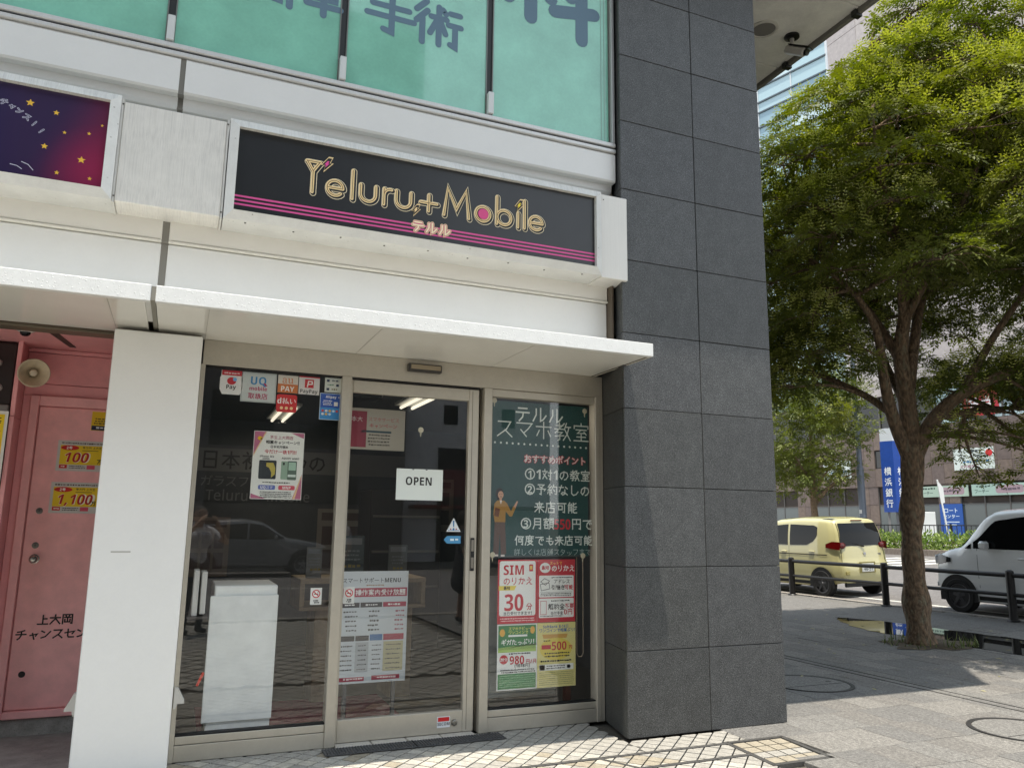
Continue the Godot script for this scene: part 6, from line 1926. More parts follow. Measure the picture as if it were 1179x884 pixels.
func build_trees() -> void:
	# the street tree by the column
	var root := thing("street_tree", "large leafy street tree with a twisted brown trunk by the puddle", "tree", Vector3(9.12, 0.034, -1.99))
	var R := RandomNumberGenerator.new()
	R.seed = 77
	# everything below in metres from the foot of the trunk; X runs to the right of the picture, Y up, Z towards the camera
	var right := Vector3(0.92, 0, 0.39)
	var near := Vector3(-0.39, 0, 0.92)
	var to := func(a: float, y: float, b := 0.0) -> Vector3:
		return right * a + near * b + Vector3(0, y, 0)
	var g := Geo.new()
	# trunk with swellings
	var tp := smooth_path([to.call(-0.04, -0.1), to.call(-0.06, 0.35), to.call(-0.064, 0.9), to.call(-0.04, 1.5), to.call(0.0, 2.1), to.call(0.037, 2.6)], 8)
	var tr := []
	for i in tp.size():
		var t := float(i) / (tp.size() - 1)
		tr.append(0.132 + 0.11 * exp(-t * 11.0) + 0.03 * exp(-pow((t - 0.3) / 0.08, 2.0)) + 0.014 * sin(t * 31.0) + 0.05 * smoothstep(0.85, 1.0, t))
	g.tube(tp, tr, 20)
	for i in g.v.size():                      # twist the trunk's surface into ridges
		var q := g.v[i]
		var a := atan2(q.z, q.x)
		g.v[i] += Vector3(g.n[i].x, 0, g.n[i].z) * (0.012 * sin(a * 3.0 + q.y * 1.7) + 0.010 * sin(a * 2.0 - q.y * 4.1 + 1.0) + 0.008 * sin(a * 5.0 + q.y * 0.7 + 2.0))
	part("trunk", g.mesh(), bark(), root)
	g = Geo.new()
	to = func(a: float, y: float, b := 0.0) -> Vector3:
		return right * (a + 0.1) + near * b + Vector3(0, y, 0)
	var limbs := []
	limbs.append(limb(g, [to.call(-0.06, 2.45), to.call(-0.10, 3.2, 0.05), to.call(-0.16, 3.9, 0.1), to.call(-0.05, 4.8, 0.2), to.call(-0.15, 5.8, 0.2), to.call(-0.3, 7.2, 0.1), to.call(-0.2, 8.6)], 0.135, 0.02, 10))
	limbs.append(limb(g, [to.call(-0.1, 2.4), to.call(-0.36, 2.95, 0.15), to.call(-0.52, 3.5, 0.3), to.call(-0.62, 4.1, 0.4), to.call(-1.0, 4.5, 0.7), to.call(-1.5, 4.8, 0.9)], 0.10, 0.018, 9))
	limbs.append(limb(g, [to.call(-0.42, 3.05, 0.15), to.call(-0.62, 3.35, -0.2), to.call(-1.1, 3.7, -0.6), to.call(-1.7, 3.9, -1.0), to.call(-2.1, 4.2, -1.3)], 0.06, 0.014, 8))
	limbs.append(limb(g, [to.call(-0.04, 2.45), to.call(0.22, 2.95, 0.1), to.call(0.55, 3.3, 0.3), to.call(0.95, 3.5, 0.5), to.call(1.6, 3.85, 0.8), to.call(2.4, 4.2, 1.0)], 0.12, 0.02, 9))
	limbs.append(limb(g, [to.call(0.3, 3.0, 0.1), to.call(0.8, 3.1, -0.3), to.call(1.5, 3.25, -0.8), to.call(2.3, 3.3, -1.2)], 0.07, 0.014, 8))
	limbs.append(limb(g, [to.call(-0.06, 3.4, 0.05), to.call(0.15, 4.1, -0.1), to.call(0.42, 4.8, -0.3), to.call(0.9, 5.6, -0.5), to.call(1.4, 6.6, -0.6), to.call(1.8, 7.6, -0.6)], 0.085, 0.016, 8))
	limbs.append(limb(g, [to.call(-0.14, 3.7, 0.1), to.call(-0.4, 4.5, -0.2), to.call(-0.8, 5.3, -0.5), to.call(-1.2, 6.2, -0.6), to.call(-1.4, 7.0, -0.6)], 0.075, 0.014, 8))
	limbs.append(limb(g, [to.call(-0.1, 4.3, 0.15), to.call(0.2, 5.2, 0.7), to.call(0.5, 6.2, 1.2), to.call(0.7, 7.3, 1.5)], 0.06, 0.014, 8))
	limbs.append(limb(g, [to.call(-0.12, 4.4, 0.15), to.call(-0.5, 5.2, 0.9), to.call(-0.9, 5.9, 1.4), to.call(-1.1, 6.6, 1.7)], 0.055, 0.013, 8))
	limbs.append(limb(g, [to.call(-0.08, 3.2, -0.05), to.call(0.0, 3.9, -0.7), to.call(0.2, 4.7, -1.4), to.call(0.3, 5.6, -1.9)], 0.07, 0.014, 8))
	limbs.append(limb(g, [to.call(0.5, 3.25, 0.3), to.call(1.0, 4.1, 0.4), to.call(1.6, 5.0, 0.6), to.call(2.1, 6.0, 0.7)], 0.06, 0.014, 8))
	part("limbs", g.mesh(), bark(), root)
	# clumps of foliage in an egg-shaped crown, hollow below, each hung on a twig from the nearest limb
	var twigs := Geo.new()
	var leaves := Geo.new()
	var centres := []
	var tries := 0
	while centres.size() < 200 and tries < 14000:
		tries += 1
		var u := R.randf_range(-1, 1)
		var w := R.randf_range(-1, 1)
		var v := R.randf_range(-1, 1)
		var l := Vector3(u, v, w).length()
		if l > 1.0 or l < 0.6 and R.randf() < 0.8:
			continue
		if v < -0.3 and l < 0.84:
			continue
		if absf(0.62 + u * 2.95 + 0.1) < 1.15 and 5.75 + v * 3.9 < 4.5 and w > -0.75:      # open below, so that the fork shows
			continue
		if absf(0.62 + u * 2.95 - 0.1) < 1.0 and 5.75 + v * 3.9 < 6.3 and w > 0.0 and R.randf() < 0.7:     # gaps that show the boughs
			continue
		if 0.62 + u * 2.95 < -0.8 and 5.75 + v * 3.9 < 3.7:
			continue
		var k := 1.0 - (0.78 if u < 0.0 else 0.45) * maxf(0.0, v)
		var q: Vector3 = to.call(0.62 + u * 2.95 * k, 5.75 + v * 3.9, w * 2.7 * k)
		var near_one := false
		for e in centres:
			if Vector3(e.x - q.x, (e.y - q.y) * 1.7, e.z - q.z).length() < 0.74:
				near_one = true
				break
		if not near_one:
			centres.append(q)
	# boughs that droop low on the right and on the left
	for q in [[0.30, 2.72, 0.6], [0.9, 3.45, 0.3], [1.4, 3.6, 0.6], [1.9, 3.5, 0.3], [2.4, 3.4, 0.9], [2.8, 3.3, 0.2], [2.2, 3.7, -0.8], [1.5, 3.8, -1.0], [-1.4, 3.8, 0.3], [-1.9, 3.9, -0.6], [-2.2, 3.8, 0.1], [-1.2, 3.6, -1.0], [-1.7, 3.55, -1.3], [-2.3, 3.4, -0.5], [-1.9, 3.3, 0.4], [-2.5, 4.3, 0.2], [-2.2, 4.6, 0.7]]:
		centres.append(to.call(q[0], q[1], q[2]))
	for q in centres:
		var best := Vector3.ZERO
		var bd := 1e9
		for lm in limbs:
			for i in range(3, lm.size()):
				var d: float = lm[i].distance_to(q) + maxf(0.0, lm[i].y - q.y) * 0.7
				if d < bd:
					bd = d
					best = lm[i]
		var mid: Vector3 = best.lerp(q, 0.5) + Vector3(R.randf_range(-0.15, 0.15), 0.12, R.randf_range(-0.15, 0.15))
		limb(twigs, [best, mid, q], 0.036 if bd > 1.0 else 0.024, 0.007, 6)
		# side twigs fan out into a flat, domed cushion of leaves
		var size := R.randf_range(0.42, 0.86) if q.y > 2.9 else 0.34
		for s in 5:
			var a := TAU * (s + R.randf()) / 5.0
			limb(twigs, [mid.lerp(q, 0.7), q + Vector3(cos(a) * size * 0.5, 0.02, sin(a) * size * 0.5), q + Vector3(cos(a) * size * 0.85, -0.1, sin(a) * size * 0.85)], 0.008, 0.003, 4)
		var tone := Color(0.092, 0.120, 0.021).lerp(Color(0.19, 0.205, 0.040), R.randf())
		var flowering := R.randf() > 0.3
		for s in int(190.0 * size * size / 0.42):
			var a := R.randf() * TAU
			var rr := sqrt(R.randf())
			var dome := 0.55 * size * (1.0 - rr * rr) - 0.26 * rr * rr * size
			var at: Vector3 = q + Vector3(cos(a) * rr * size, dome * pow(R.randf(), 0.35) - 0.05, sin(a) * rr * size)
			var dirn := Vector3(cos(a + R.randf_range(-0.8, 0.8)), R.randf_range(-0.7, 0.6), sin(a + R.randf_range(-0.8, 0.8))).normalized()
			spray(leaves, at, dirn, 7, 0.13, R.randf_range(0.045, 0.10), tone)
		if flowering:                            # loose pale flower heads stand on top of some cushions
			for s in int(210.0 * size * size / 0.42):
				var a := R.randf() * TAU
				var rr := sqrt(R.randf()) * 1.02
				var dome := 0.57 * size * (1.0 - rr * rr) - 0.22 * rr * rr * size
				var at: Vector3 = q + Vector3(cos(a) * rr * size, dome + R.randf_range(-0.02, 0.10), sin(a) * rr * size)
				var dirn := Vector3(cos(a) * 0.5 + R.randf_range(-0.4, 0.4), R.randf_range(0.5, 1.0), sin(a) * 0.5 + R.randf_range(-0.4, 0.4)).normalized()
				var c := Color(0.36, 0.40, 0.09).lerp(Color(0.55, 0.54, 0.20), R.randf())
				spray(leaves, at, dirn, 5, 0.09, 0.042, c)
	part("twigs", twigs.mesh(), bark(), root)
	part("crown", leaves.mesh(true), leafy(Color(0.88, 0.92, 0.28)), root)

	# a smaller tree across the road
	var far_root := thing("far_tree", "dark leafy tree standing across the road behind the yellow car", "tree", Vector3(25.9, ground_height(25.9), -21.2))
	g = Geo.new()
	limb(g, [Vector3(0, -0.1, 0), Vector3(0.05, 1.2, 0), Vector3(0, 2.4, 0), Vector3(0.1, 4.0, 0), Vector3(0, 6.0, 0)], 0.2, 0.05, 10)
	for k in 7:
		var a := TAU * k / 7.0
		limb(g, [Vector3(0, 1.9 + 0.25 * k, 0), Vector3(cos(a) * 0.9, 2.7 + 0.25 * k, sin(a) * 0.9), Vector3(cos(a) * 1.8, 3.1 + 0.3 * k, sin(a) * 1.8)], 0.08, 0.02, 6)
	part("trunk", g.mesh(), bark(), far_root)
	leaves = Geo.new()
	for k in 170:
		var d := Vector3(R.randf_range(-1, 1), R.randf_range(-1, 1), R.randf_range(-1, 1))
		if d.length() > 1.0:
			d = d.normalized() * R.randf_range(0.7, 1.0)
		var q := Vector3(0, 5.2, 0) + d * Vector3(2.7, 3.2, 2.7)
		if q.y < 2.5 and Vector2(q.x, q.z).length() < 1.2:
			continue
		var tone := Color(0.092, 0.120, 0.021).lerp(Color(0.19, 0.205, 0.040), R.randf())
		for s in 36:
			var dirn := Vector3(R.randf_range(-1, 1), R.randf_range(-0.7, 1), R.randf_range(-1, 1)).normalized()
			spray(leaves, q + dirn * 0.55 * pow(R.randf(), 0.5), dirn, 5, 0.16, 0.16, tone)
	part("crown", leaves.mesh(true), leafy(Color(0.88, 0.92, 0.28)), far_root)

# ---------------------------------------------------------------- cars
# a car stands on y = 0 with its nose towards -z
func lookup(table: Array, t: float) -> float:
	# a smooth curve through (place, value) pairs
	if t <= table[0].x:
		return table[0].y
	for i in table.size() - 1:
		if t <= table[i + 1].x:
			var k: float = (t - table[i].x) / (table[i + 1].x - table[i].x)
			return lerpf(table[i].y, table[i + 1].y, k * k * (3.0 - 2.0 * k) * 0.5 + k * 0.5)
	return table[table.size() - 1].y

func car_section(spec: Dictionary, z: float) -> Array:
	# half of the body's outline across, from the sill up to the middle of the roof
	var h := lookup(spec.top, z)
	var w: float = spec.half * lookup(spec.plan, z)
	var c := clampf((h - spec.belt - 0.08) / 0.38, 0.0, 1.0)
	var yb: float = minf(spec.belt, h - 0.12)
	var low: float = lookup(spec.bottom, z)
	var cabin := [[0.88, low], [0.965, low + 0.05], [1.0, 0.52], [1.0, 0.74], [0.985, yb], [0.945, lerpf(yb, h, 0.45)], [0.885, h - 0.12], [0.83, h - 0.055], [0.72, h - 0.02], [0.42, h + 0.004], [0.0, h + 0.012]]
	var hood := [[0.88, low], [0.965, low + 0.05], [1.0, 0.50], [1.0, lerpf(0.5, h, 0.45)], [0.985, lerpf(0.5, h, 0.7)], [0.96, lerpf(0.5, h, 0.84)], [0.92, lerpf(0.5, h, 0.93)], [0.86, h - 0.02], [0.74, h - 0.005], [0.42, h + 0.008], [0.0, h + 0.014]]
	var pts := []
	for i in cabin.size():
		pts.append(Vector2(lerpf(hood[i][0], cabin[i][0], c) * w, lerpf(hood[i][1], cabin[i][1], c)))
	return pts

func car_side_x(spec: Dictionary, z: float, y: float) -> float:
	var s := car_section(spec, z)
	for i in s.size() - 1:
		if y <= s[i + 1].y and s[i + 1].y > s[i].y:
			return lerpf(s[i].x, s[i + 1].x, clampf((y - s[i].y) / (s[i + 1].y - s[i].y), 0.0, 1.0))
	return s[s.size() - 1].x

func smooth_sheet(grid: Array) -> ArrayMesh:
	# a sheet through a grid of points with soft normals
	var st := SurfaceTool.new()
	st.begin(Mesh.PRIMITIVE_TRIANGLES)
	st.set_smooth_group(0)
	var rows: int = grid.size()
	var cols: int = grid[0].size()
	for r in rows:
		for k in cols:
			st.add_vertex(grid[r][k])
	for r in rows - 1:
		for k in cols - 1:
			var a: int = r * cols + k
			for i in [a, a + 1, a + cols + 1, a, a + cols + 1, a + cols]:
				st.add_index(i)
	st.generate_normals()
	return st.commit()

func car_body(spec: Dictionary) -> ArrayMesh:
	var zs := []
	var L: float = spec.length / 2.0
	var n := 56
	for i in n + 1:
		var t := float(i) / n
		zs.append(lerpf(-L, L, 0.5 - 0.5 * cos(PI * t) * 0.35 - 0.5 * (1.0 - 2.0 * t) * 0.65))
	var rows := []
	for i in zs.size():
		var s := car_section(spec, zs[i])
		var dense := []
		for k in s.size() - 1:
			var a: Vector2 = s[maxi(k - 1, 0)]
			var b: Vector2 = s[k]
			var c: Vector2 = s[k + 1]
			var d: Vector2 = s[mini(k + 2, s.size() - 1)]
			for j in 3:
				dense.append(b.cubic_interpolate(c, a, d, j / 3.0))
		dense.append(s[s.size() - 1])
		rows.append([zs[i], dense])
	# close the ends with shrinking copies of the last outline
	var grid := []
	var make := func(z: float, dense: Array, k: float, lean: Callable) -> Array:
		var line := []
		for q in dense:
			line.append(Vector3(q.x * k, q.y, z + lean.call(q.y)))
		for i in range(dense.size() - 2, -1, -1):
			line.append(Vector3(-dense[i].x * k, dense[i].y, z + lean.call(dense[i].y)))
		return line
	var nose: Array = spec.nose
	var tail: Array = spec.tail
	for e in [[0.0, 0.06], [0.5, 0.055], [0.85, 0.03]]:
		grid.append(make.call(-L - e[1], rows[0][1], e[0], func(y: float) -> float: return lookup(nose, y)))
	for i in rows.size():
		var f := clampf(1.0 - (rows[i][0] + L) / 0.5, 0.0, 1.0)
		var b := clampf(1.0 - (L - rows[i][0]) / 0.6, 0.0, 1.0)
		grid.append(make.call(rows[i][0], rows[i][1], 1.0, func(y: float) -> float: return lookup(nose, y) * f + lookup(tail, y) * b))
	for e in [[0.85, 0.03], [0.5, 0.055], [0.0, 0.06]]:
		grid.append(make.call(L + e[1], rows[rows.size() - 1][1], e[0], func(y: float) -> float: return lookup(tail, y)))
	return smooth_sheet(grid)

func side_glass(spec: Dictionary, z0: float, z1: float, low: Array, high: Array, s: float, proud := 0.006) -> ArrayMesh:
	var grid := []
	for i in 15:
		var z := lerpf(z0, z1, i / 14.0)
		var line := []
		for k in 6:
			var y := lerpf(lookup(low, z), lookup(high, z), k / 5.0)
			line.append(Vector3(s * (car_side_x(spec, z, y) + proud), y, z))
		grid.append(line)
	if s > 0.0:
		grid.reverse()
	return smooth_sheet(grid)

func end_sheet(w0: float, w1: float, y0: float, y1: float, z: Callable, push: float) -> ArrayMesh:
	# glass across the nose or tail: w0 half-wide at y0, w1 at y1
	var grid := []
	for i in 9:
		var t := i / 8.0
		var y := lerpf(y0, y1, t)
		var line := []
		for k in 13:
			var x := lerpf(-1.0, 1.0, k / 12.0) * lerpf(w0, w1, t)
			line.append(Vector3(x, y, z.call(x, y) + push))
		grid.append(line)
	if push < 0.0:
		grid.reverse()
	return smooth_sheet(grid)

func wheel(parent: Node3D, at: Vector3, r: float, s: float, dark: bool) -> void:
	var w := holder("wheel", parent, at)
	var turn := Transform3D(Basis(Vector3(0, 1, 0), Vector3(s, 0, 0), Vector3(0, 0, 1)), Vector3.ZERO)
	var g := Geo.new()
	g.lathe([Vector2(r * 0.68, 0.0), Vector2(r * 0.72, 0.012), Vector2(r * 0.93, 0.012), Vector2(r, -0.01), Vector2(r, -0.14), Vector2(r * 0.9, -0.16), Vector2(0.02, -0.16)], turn, 36)
	part("tyre", g.mesh(), flat(Color(0.10, 0.10, 0.10), 0.8), w)
	g = Geo.new()
	g.lathe([Vector2(0.0, -0.03), Vector2(r * 0.66, -0.03), Vector2(r * 0.69, 0.006), Vector2(r * 0.63, 0.004)], turn, 36)
	for k in 5:
		var a := TAU * k / 5.0
		var d := Vector3(0, cos(a), sin(a))
		var t := Vector3(0, -sin(a), cos(a))
		var x := Vector3(s, 0, 0)
		g.qout(d * r * 0.12 - t * r * 0.10 + x * 0.004, d * r * 0.12 + t * r * 0.10 + x * 0.004, d * r * 0.66 + t * r * 0.07, d * r * 0.66 - t * r * 0.07, -x)
	g.lathe([Vector2(0.0, 0.012), Vector2(r * 0.12, 0.010), Vector2(r * 0.16, -0.01)], turn, 20)
	part("rim", g.mesh(), flat(Color(0.30, 0.30, 0.31) if dark else Color(0.55, 0.55, 0.56), 0.35, 0.6), w)

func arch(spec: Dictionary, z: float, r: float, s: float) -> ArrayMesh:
	# flat black half disc on the uncut body, painting the wheel opening dark
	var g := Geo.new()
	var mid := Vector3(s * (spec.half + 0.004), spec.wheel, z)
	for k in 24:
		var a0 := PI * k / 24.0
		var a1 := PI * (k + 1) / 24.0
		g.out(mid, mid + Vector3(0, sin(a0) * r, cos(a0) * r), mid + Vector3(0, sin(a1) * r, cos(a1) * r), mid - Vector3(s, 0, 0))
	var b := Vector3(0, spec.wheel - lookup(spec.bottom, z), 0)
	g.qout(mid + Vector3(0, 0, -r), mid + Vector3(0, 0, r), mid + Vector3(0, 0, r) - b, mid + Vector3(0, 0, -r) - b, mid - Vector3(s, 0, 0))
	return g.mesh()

func paint(key: String, c: Color) -> StandardMaterial3D:
	if not mats.has(key):
		var m := StandardMaterial3D.new()
		m.albedo_color = c
		m.roughness = 0.35
		m.clearcoat_enabled = true
		m.clearcoat = 1.0
		m.clearcoat_roughness = 0.03
		mats[key] = m
	return mats[key]

func car(called: String, label: String, spec: Dictionary, col: StandardMaterial3D, at: Vector3, turn: float) -> Node3D:
	var o := thing(called, label, "car", at, turn)
	o.rotation.z = 0.03 if absf(turn) < 0.5 else 0.0
	part("body", car_body(spec), col, o)
	var L: float = spec.length / 2.0
	var dark := StandardMaterial3D.new()
	dark.albedo_color = Color(0.035, 0.04, 0.04)
	dark.roughness = 0.03
	dark.metallic_specular = 0.35
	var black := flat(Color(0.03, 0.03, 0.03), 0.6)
	for s in [-1.0, 1.0]:
		for q in spec.side_windows:
			part("side_window", side_glass(spec, q[0], q[1], q[2], q[3], s), dark, o)
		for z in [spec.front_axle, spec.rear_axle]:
			part("painted_wheel_arch", arch(spec, z, spec.wheel + 0.065, s), black, o)
			wheel(o, Vector3(s * (spec.half + 0.002), spec.wheel, z), spec.wheel, s, spec.dark_rims)
		for q in spec.seams:
			part("door_seam", side_glass(spec, q[0], q[1], q[2], q[3], s, 0.003), black, o)
		for q in spec.handles:
			part("door_handle", block(Vector3(0.03, 0.028, 0.15), 0.01), col, o, Vector3(s * (car_side_x(spec, q.x, q.y) + 0.012), q.y, q.x))
		part("sill_trim", side_glass(spec, spec.front_axle + 0.36, spec.rear_axle - 0.36, [Vector2(0, 0.24)], [Vector2(0, 0.31)], s, 0.006), black, o)
		part("roof_rail", side_glass(spec, -0.3, spec.length * 0.42, [Vector2(0, lookup(spec.top, 0.5) - 0.045)], [Vector2(0, lookup(spec.top, 0.5) - 0.03)], s, 0.006), black, o)
		# door mirror
		var m := holder("mirror", o, Vector3(s * (car_side_x(spec, spec.mirror.x, spec.mirror.y) + 0.09), spec.mirror.y, spec.mirror.x))
		var g := Geo.new()
		g.box(Vector3(-0.085, -0.07, -0.06), Vector3(0.085, 0.07, 0.05), 0.04)
		part("mirror_shell", g.mesh(), col, m)
		piece("mirror_arm", Vector3(-s * 0.12 - 0.03, -0.075, -0.02), Vector3(-s * 0.12 + 0.05, -0.03, 0.03), black, m, 0.008)
		# lamps
		part("headlight", side_glass(spec, -L - 0.01, -L + 0.34, [Vector2(-L, spec.lamp.x), Vector2(-L + 0.34, spec.lamp.x + 0.05)], [Vector2(-L, spec.lamp.y), Vector2(-L + 0.34, spec.lamp.x + 0.12)], s, 0.012), flat(Color(0.16, 0.165, 0.17), 0.05), o)
	part("windscreen", end_sheet(spec.half * 0.86, spec.half * 0.72, spec.screen[0].y, spec.screen[1].y, func(x: float, y: float) -> float: return lerpf(spec.screen[0].x, spec.screen[1].x, (y - spec.screen[0].y) / (spec.screen[1].y - spec.screen[0].y)) + 0.12 * x * x, -0.028), dark, o)
	var tail: Array = spec.tail
	part("rear_window", end_sheet(spec.half * 0.80, spec.half * 0.70, spec.rear_glass.x, spec.rear_glass.y, func(x: float, y: float) -> float: return L + 0.055 + lookup(tail, y) - 0.10 * x * x, 0.012), dark, o)
	return o

func build_cars() -> void:
	var base_x := 12.46
	# yellow one, seen from behind
	var spec := {
		"length": 3.28, "half": 0.7375, "belt": 0.98, "wheel": 0.272, "dark_rims": true, "front_axle": -1.10, "rear_axle": 1.18,
		"top": [Vector2(-1.64, 0.92), Vector2(-1.40, 0.98), Vector2(-1.05, 1.06), Vector2(-0.45, 1.52), Vector2(-0.1, 1.60), Vector2(0.5, 1.63), Vector2(1.2, 1.62), Vector2(1.64, 1.59)],
		"plan": [Vector2(-1.64, 0.86), Vector2(-1.3, 0.97), Vector2(-0.8, 1.0), Vector2(1.1, 1.0), Vector2(1.45, 0.965), Vector2(1.64, 0.88)],
		"bottom": [Vector2(-1.64, 0.26), Vector2(-1.2, 0.20), Vector2(1.2, 0.20), Vector2(1.64, 0.30)],
		"nose": [Vector2(0.2, 0.06), Vector2(0.5, 0.0), Vector2(0.8, 0.05), Vector2(1.0, 0.14)],
		"tail": [Vector2(0.25, -0.05), Vector2(0.42, 0.0), Vector2(0.62, 0.005), Vector2(0.72, -0.035), Vector2(0.95, -0.055), Vector2(1.3, -0.11), Vector2(1.55, -0.20), Vector2(1.62, -0.26)],
		"side_windows": [[0.30, 1.10, [Vector2(0.3, 1.04), Vector2(0.8, 1.05), Vector2(1.0, 1.13), Vector2(1.10, 1.26)], [Vector2(0.3, 1.48), Vector2(1.0, 1.46), Vector2(1.10, 1.42)]], [-0.86, 0.24, [Vector2(-0.86, 1.05), Vector2(0.24, 1.04)], [Vector2(-0.86, 1.10), Vector2(-0.35, 1.44), Vector2(0.24, 1.48)]]],
		"seams": [[0.268, 0.276, [Vector2(0, 0.28)], [Vector2(0, 1.04)]], [-0.90, -0.892, [Vector2(0, 0.28)], [Vector2(0, 1.04)]]],
		"handles": [Vector2(0.12, 0.90), Vector2(0.95, 0.92)], "mirror": Vector2(-0.70, 1.08), "lamp": Vector2(0.66, 0.86), "screen": [Vector2(-1.08, 1.05), Vector2(-0.46, 1.50)], "rear_glass": Vector2(1.04, 1.50)}
	var yc := car("yellow_car", "pale yellow compact car parked beyond the railing, seen from behind", spec, paint("yellow paint", Color(0.76, 0.735, 0.535)), Vector3(base_x + 0.74, ground_height(base_x + 0.74) - 0.024, -8.32), 0.0)
	var L := 1.64
	for s in [-1.0, 1.0]:
		# tail lamps wrap round the corners
		part("tail_lamp", side_glass(spec, 1.33, 1.655, [Vector2(1.33, 1.0), Vector2(1.655, 0.96)], [Vector2(1.33, 1.08), Vector2(1.5, 1.13), Vector2(1.655, 1.12)], s, 0.016), flat(Color(0.36, 0.03, 0.035), 0.08), yc)
		var g := Geo.new()
		g.lathe([Vector2(0.0, 0.02), Vector2(0.05, 0.014), Vector2(0.075, 0.0)], Transform3D(Basis(Vector3(1.3, 0, 0), Vector3(0, 0, 1), Vector3(0, -0.85, 0)), Vector3(s * 0.55, 1.045, L - 0.022)), 18)
		part("tail_lamp", g.mesh(), flat(Color(0.36, 0.03, 0.035), 0.08), yc)
		part("reflector", block(Vector3(0.10, 0.07, 0.02), 0.008), flat(Color(0.62, 0.58, 0.34), 0.3), yc, Vector3(s * 0.52, 0.50, L + 0.045))
		part("side_strip", side_glass(spec, -0.9, 1.35, [Vector2(0, 0.845)], [Vector2(0, 0.865)], s, 0.008), flat(Color(0.10, 0.09, 0.05), 0.5), yc)
	var p := Print.new(100, 50, 0.33, 0.165)
	p.ink(Color(0.25, 0.28, 0.27)); small_lines(p, 30, 5, 72, 1, 9, 8); say_mid(p, "46-57", 52, 18, 28, 9)
	var pl := part("number_plate", slab(Vector3(-0.165, -0.0825, -0.012), Vector3(0.165, 0.0825, 0), 0.004), flat(Color(0.80, 0.81, 0.80), 0.5), yc, Vector3(0, 0.60, L + 0.085))
	part("plate_print", p.g.mesh(true), print_mat(), pl)
	part("plate_recess", block(Vector3(0.44, 0.22, 0.01), 0.01), flat(Color(0.52, 0.49, 0.28), 0.5), yc, Vector3(0, 0.605, L + 0.066))
	part("badge", block(Vector3(0.07, 0.05, 0.012), 0.01), flat(Color(0.72, 0.73, 0.74), 0.2, 0.9), yc, Vector3(0, 0.88, L + 0.02))
	part("badge", block(Vector3(0.12, 0.03, 0.01), 0.004), flat(Color(0.5, 0.5, 0.5), 0.2, 0.9), yc, Vector3(0.42, 0.86, L - 0.005))
	var wp := Geo.new()
	wp.tube([Vector3(0, 1.02, L + 0.02), Vector3(-0.12, 1.06, L + 0.0), Vector3(-0.34, 1.12, L - 0.03)], [0.014, 0.010, 0.006], 6)
	part("wiper", wp.mesh(), flat(Color(0.03, 0.03, 0.03), 0.5), yc)
	part("brake_lamp", block(Vector3(0.30, 0.022, 0.03), 0.006), flat(Color(0.35, 0.03, 0.03), 0.1), yc, Vector3(0, 1.555, L - 0.13))
	for s in [-1.0, 1.0]:                         # seams of the tailgate
		var seam := []
		for k in 9:
			var yy := lerpf(0.70, 1.50, k / 8.0)
			seam.append(Vector3(s * lerpf(0.60, 0.54, k / 8.0), yy, L + 0.040 + lookup(spec.tail, yy) - 0.02))
		var gs := Geo.new()
		gs.tube(seam, [0.006, 0.006, 0.006, 0.006, 0.006, 0.006, 0.006, 0.006, 0.006], 5)
		part("tailgate_seam", gs.mesh(), flat(Color(0.12, 0.11, 0.07), 0.6), yc)
	part("exhaust_skirt", block(Vector3(1.1, 0.09, 0.05), 0.02), flat(Color(0.06, 0.06, 0.06), 0.6), yc, Vector3(0, 0.26, L - 0.03))
	part("bumper_line", end_sheet(0.66, 0.66, 0.668, 0.676, func(x: float, _y: float) -> float: return L + 0.06 - 0.13 * x * x - 0.012, 0.014), flat(Color(0.25, 0.23, 0.12), 0.6), yc)

	# white one, nose towards the yellow
	spec = {
		"length": 3.30, "half": 0.7375, "belt": 1.02, "wheel": 0.29, "dark_rims": true, "front_axle": -1.20, "rear_axle": 1.28,
		"top": [Vector2(-1.65, 1.00), Vector2(-1.5, 1.06), Vector2(-1.18, 1.11), Vector2(-0.62, 1.66), Vector2(-0.46, 1.73), Vector2(-0.1, 1.755), Vector2(0.4, 1.77), Vector2(1.3, 1.76), Vector2(1.65, 1.70)],
		"plan": [Vector2(-1.65, 0.88), Vector2(-1.4, 0.97), Vector2(-0.9, 1.0), Vector2(1.3, 1.0), Vector2(1.65, 0.93)],
		"bottom": [Vector2(-1.65, 0.26), Vector2(-1.2, 0.20), Vector2(1.2, 0.20), Vector2(1.65, 0.26)],
		"nose": [Vector2(0.2, 0.06), Vector2(0.45, 0.0), Vector2(0.8, 0.02), Vector2(0.95, 0.05), Vector2(1.02, 0.10)],
		"tail": [Vector2(0.2, -0.03), Vector2(0.5, 0.0), Vector2(1.0, -0.04), Vector2(1.7, -0.12)],
		"side_windows": [[-0.86, 0.10, [Vector2(-0.86, 1.09), Vector2(0.1, 1.09)], [Vector2(-0.86, 1.20), Vector2(-0.42, 1.56), Vector2(0.1, 1.62)]], [0.16, 1.1, [Vector2(0.16, 1.09), Vector2(1.1, 1.10)], [Vector2(0.16, 1.62), Vector2(1.1, 1.60)]], [-1.02, -0.90, [Vector2(-1.02, 1.085)], [Vector2(-1.02, 1.10), Vector2(-0.90, 1.17)]]],
		"seams": [[-0.80, -0.793, [Vector2(0, 0.30)], [Vector2(0, 1.09)]], [0.13, 0.137, [Vector2(0, 0.28)], [Vector2(0, 1.09)]]],
		"handles": [Vector2(-0.02, 0.95), Vector2(0.3, 0.95)], "mirror": Vector2(-0.60, 1.15), "lamp": Vector2(0.80, 1.0), "screen": [Vector2(-1.15, 1.13), Vector2(-0.58, 1.66)], "rear_glass": Vector2(1.05, 1.55)}
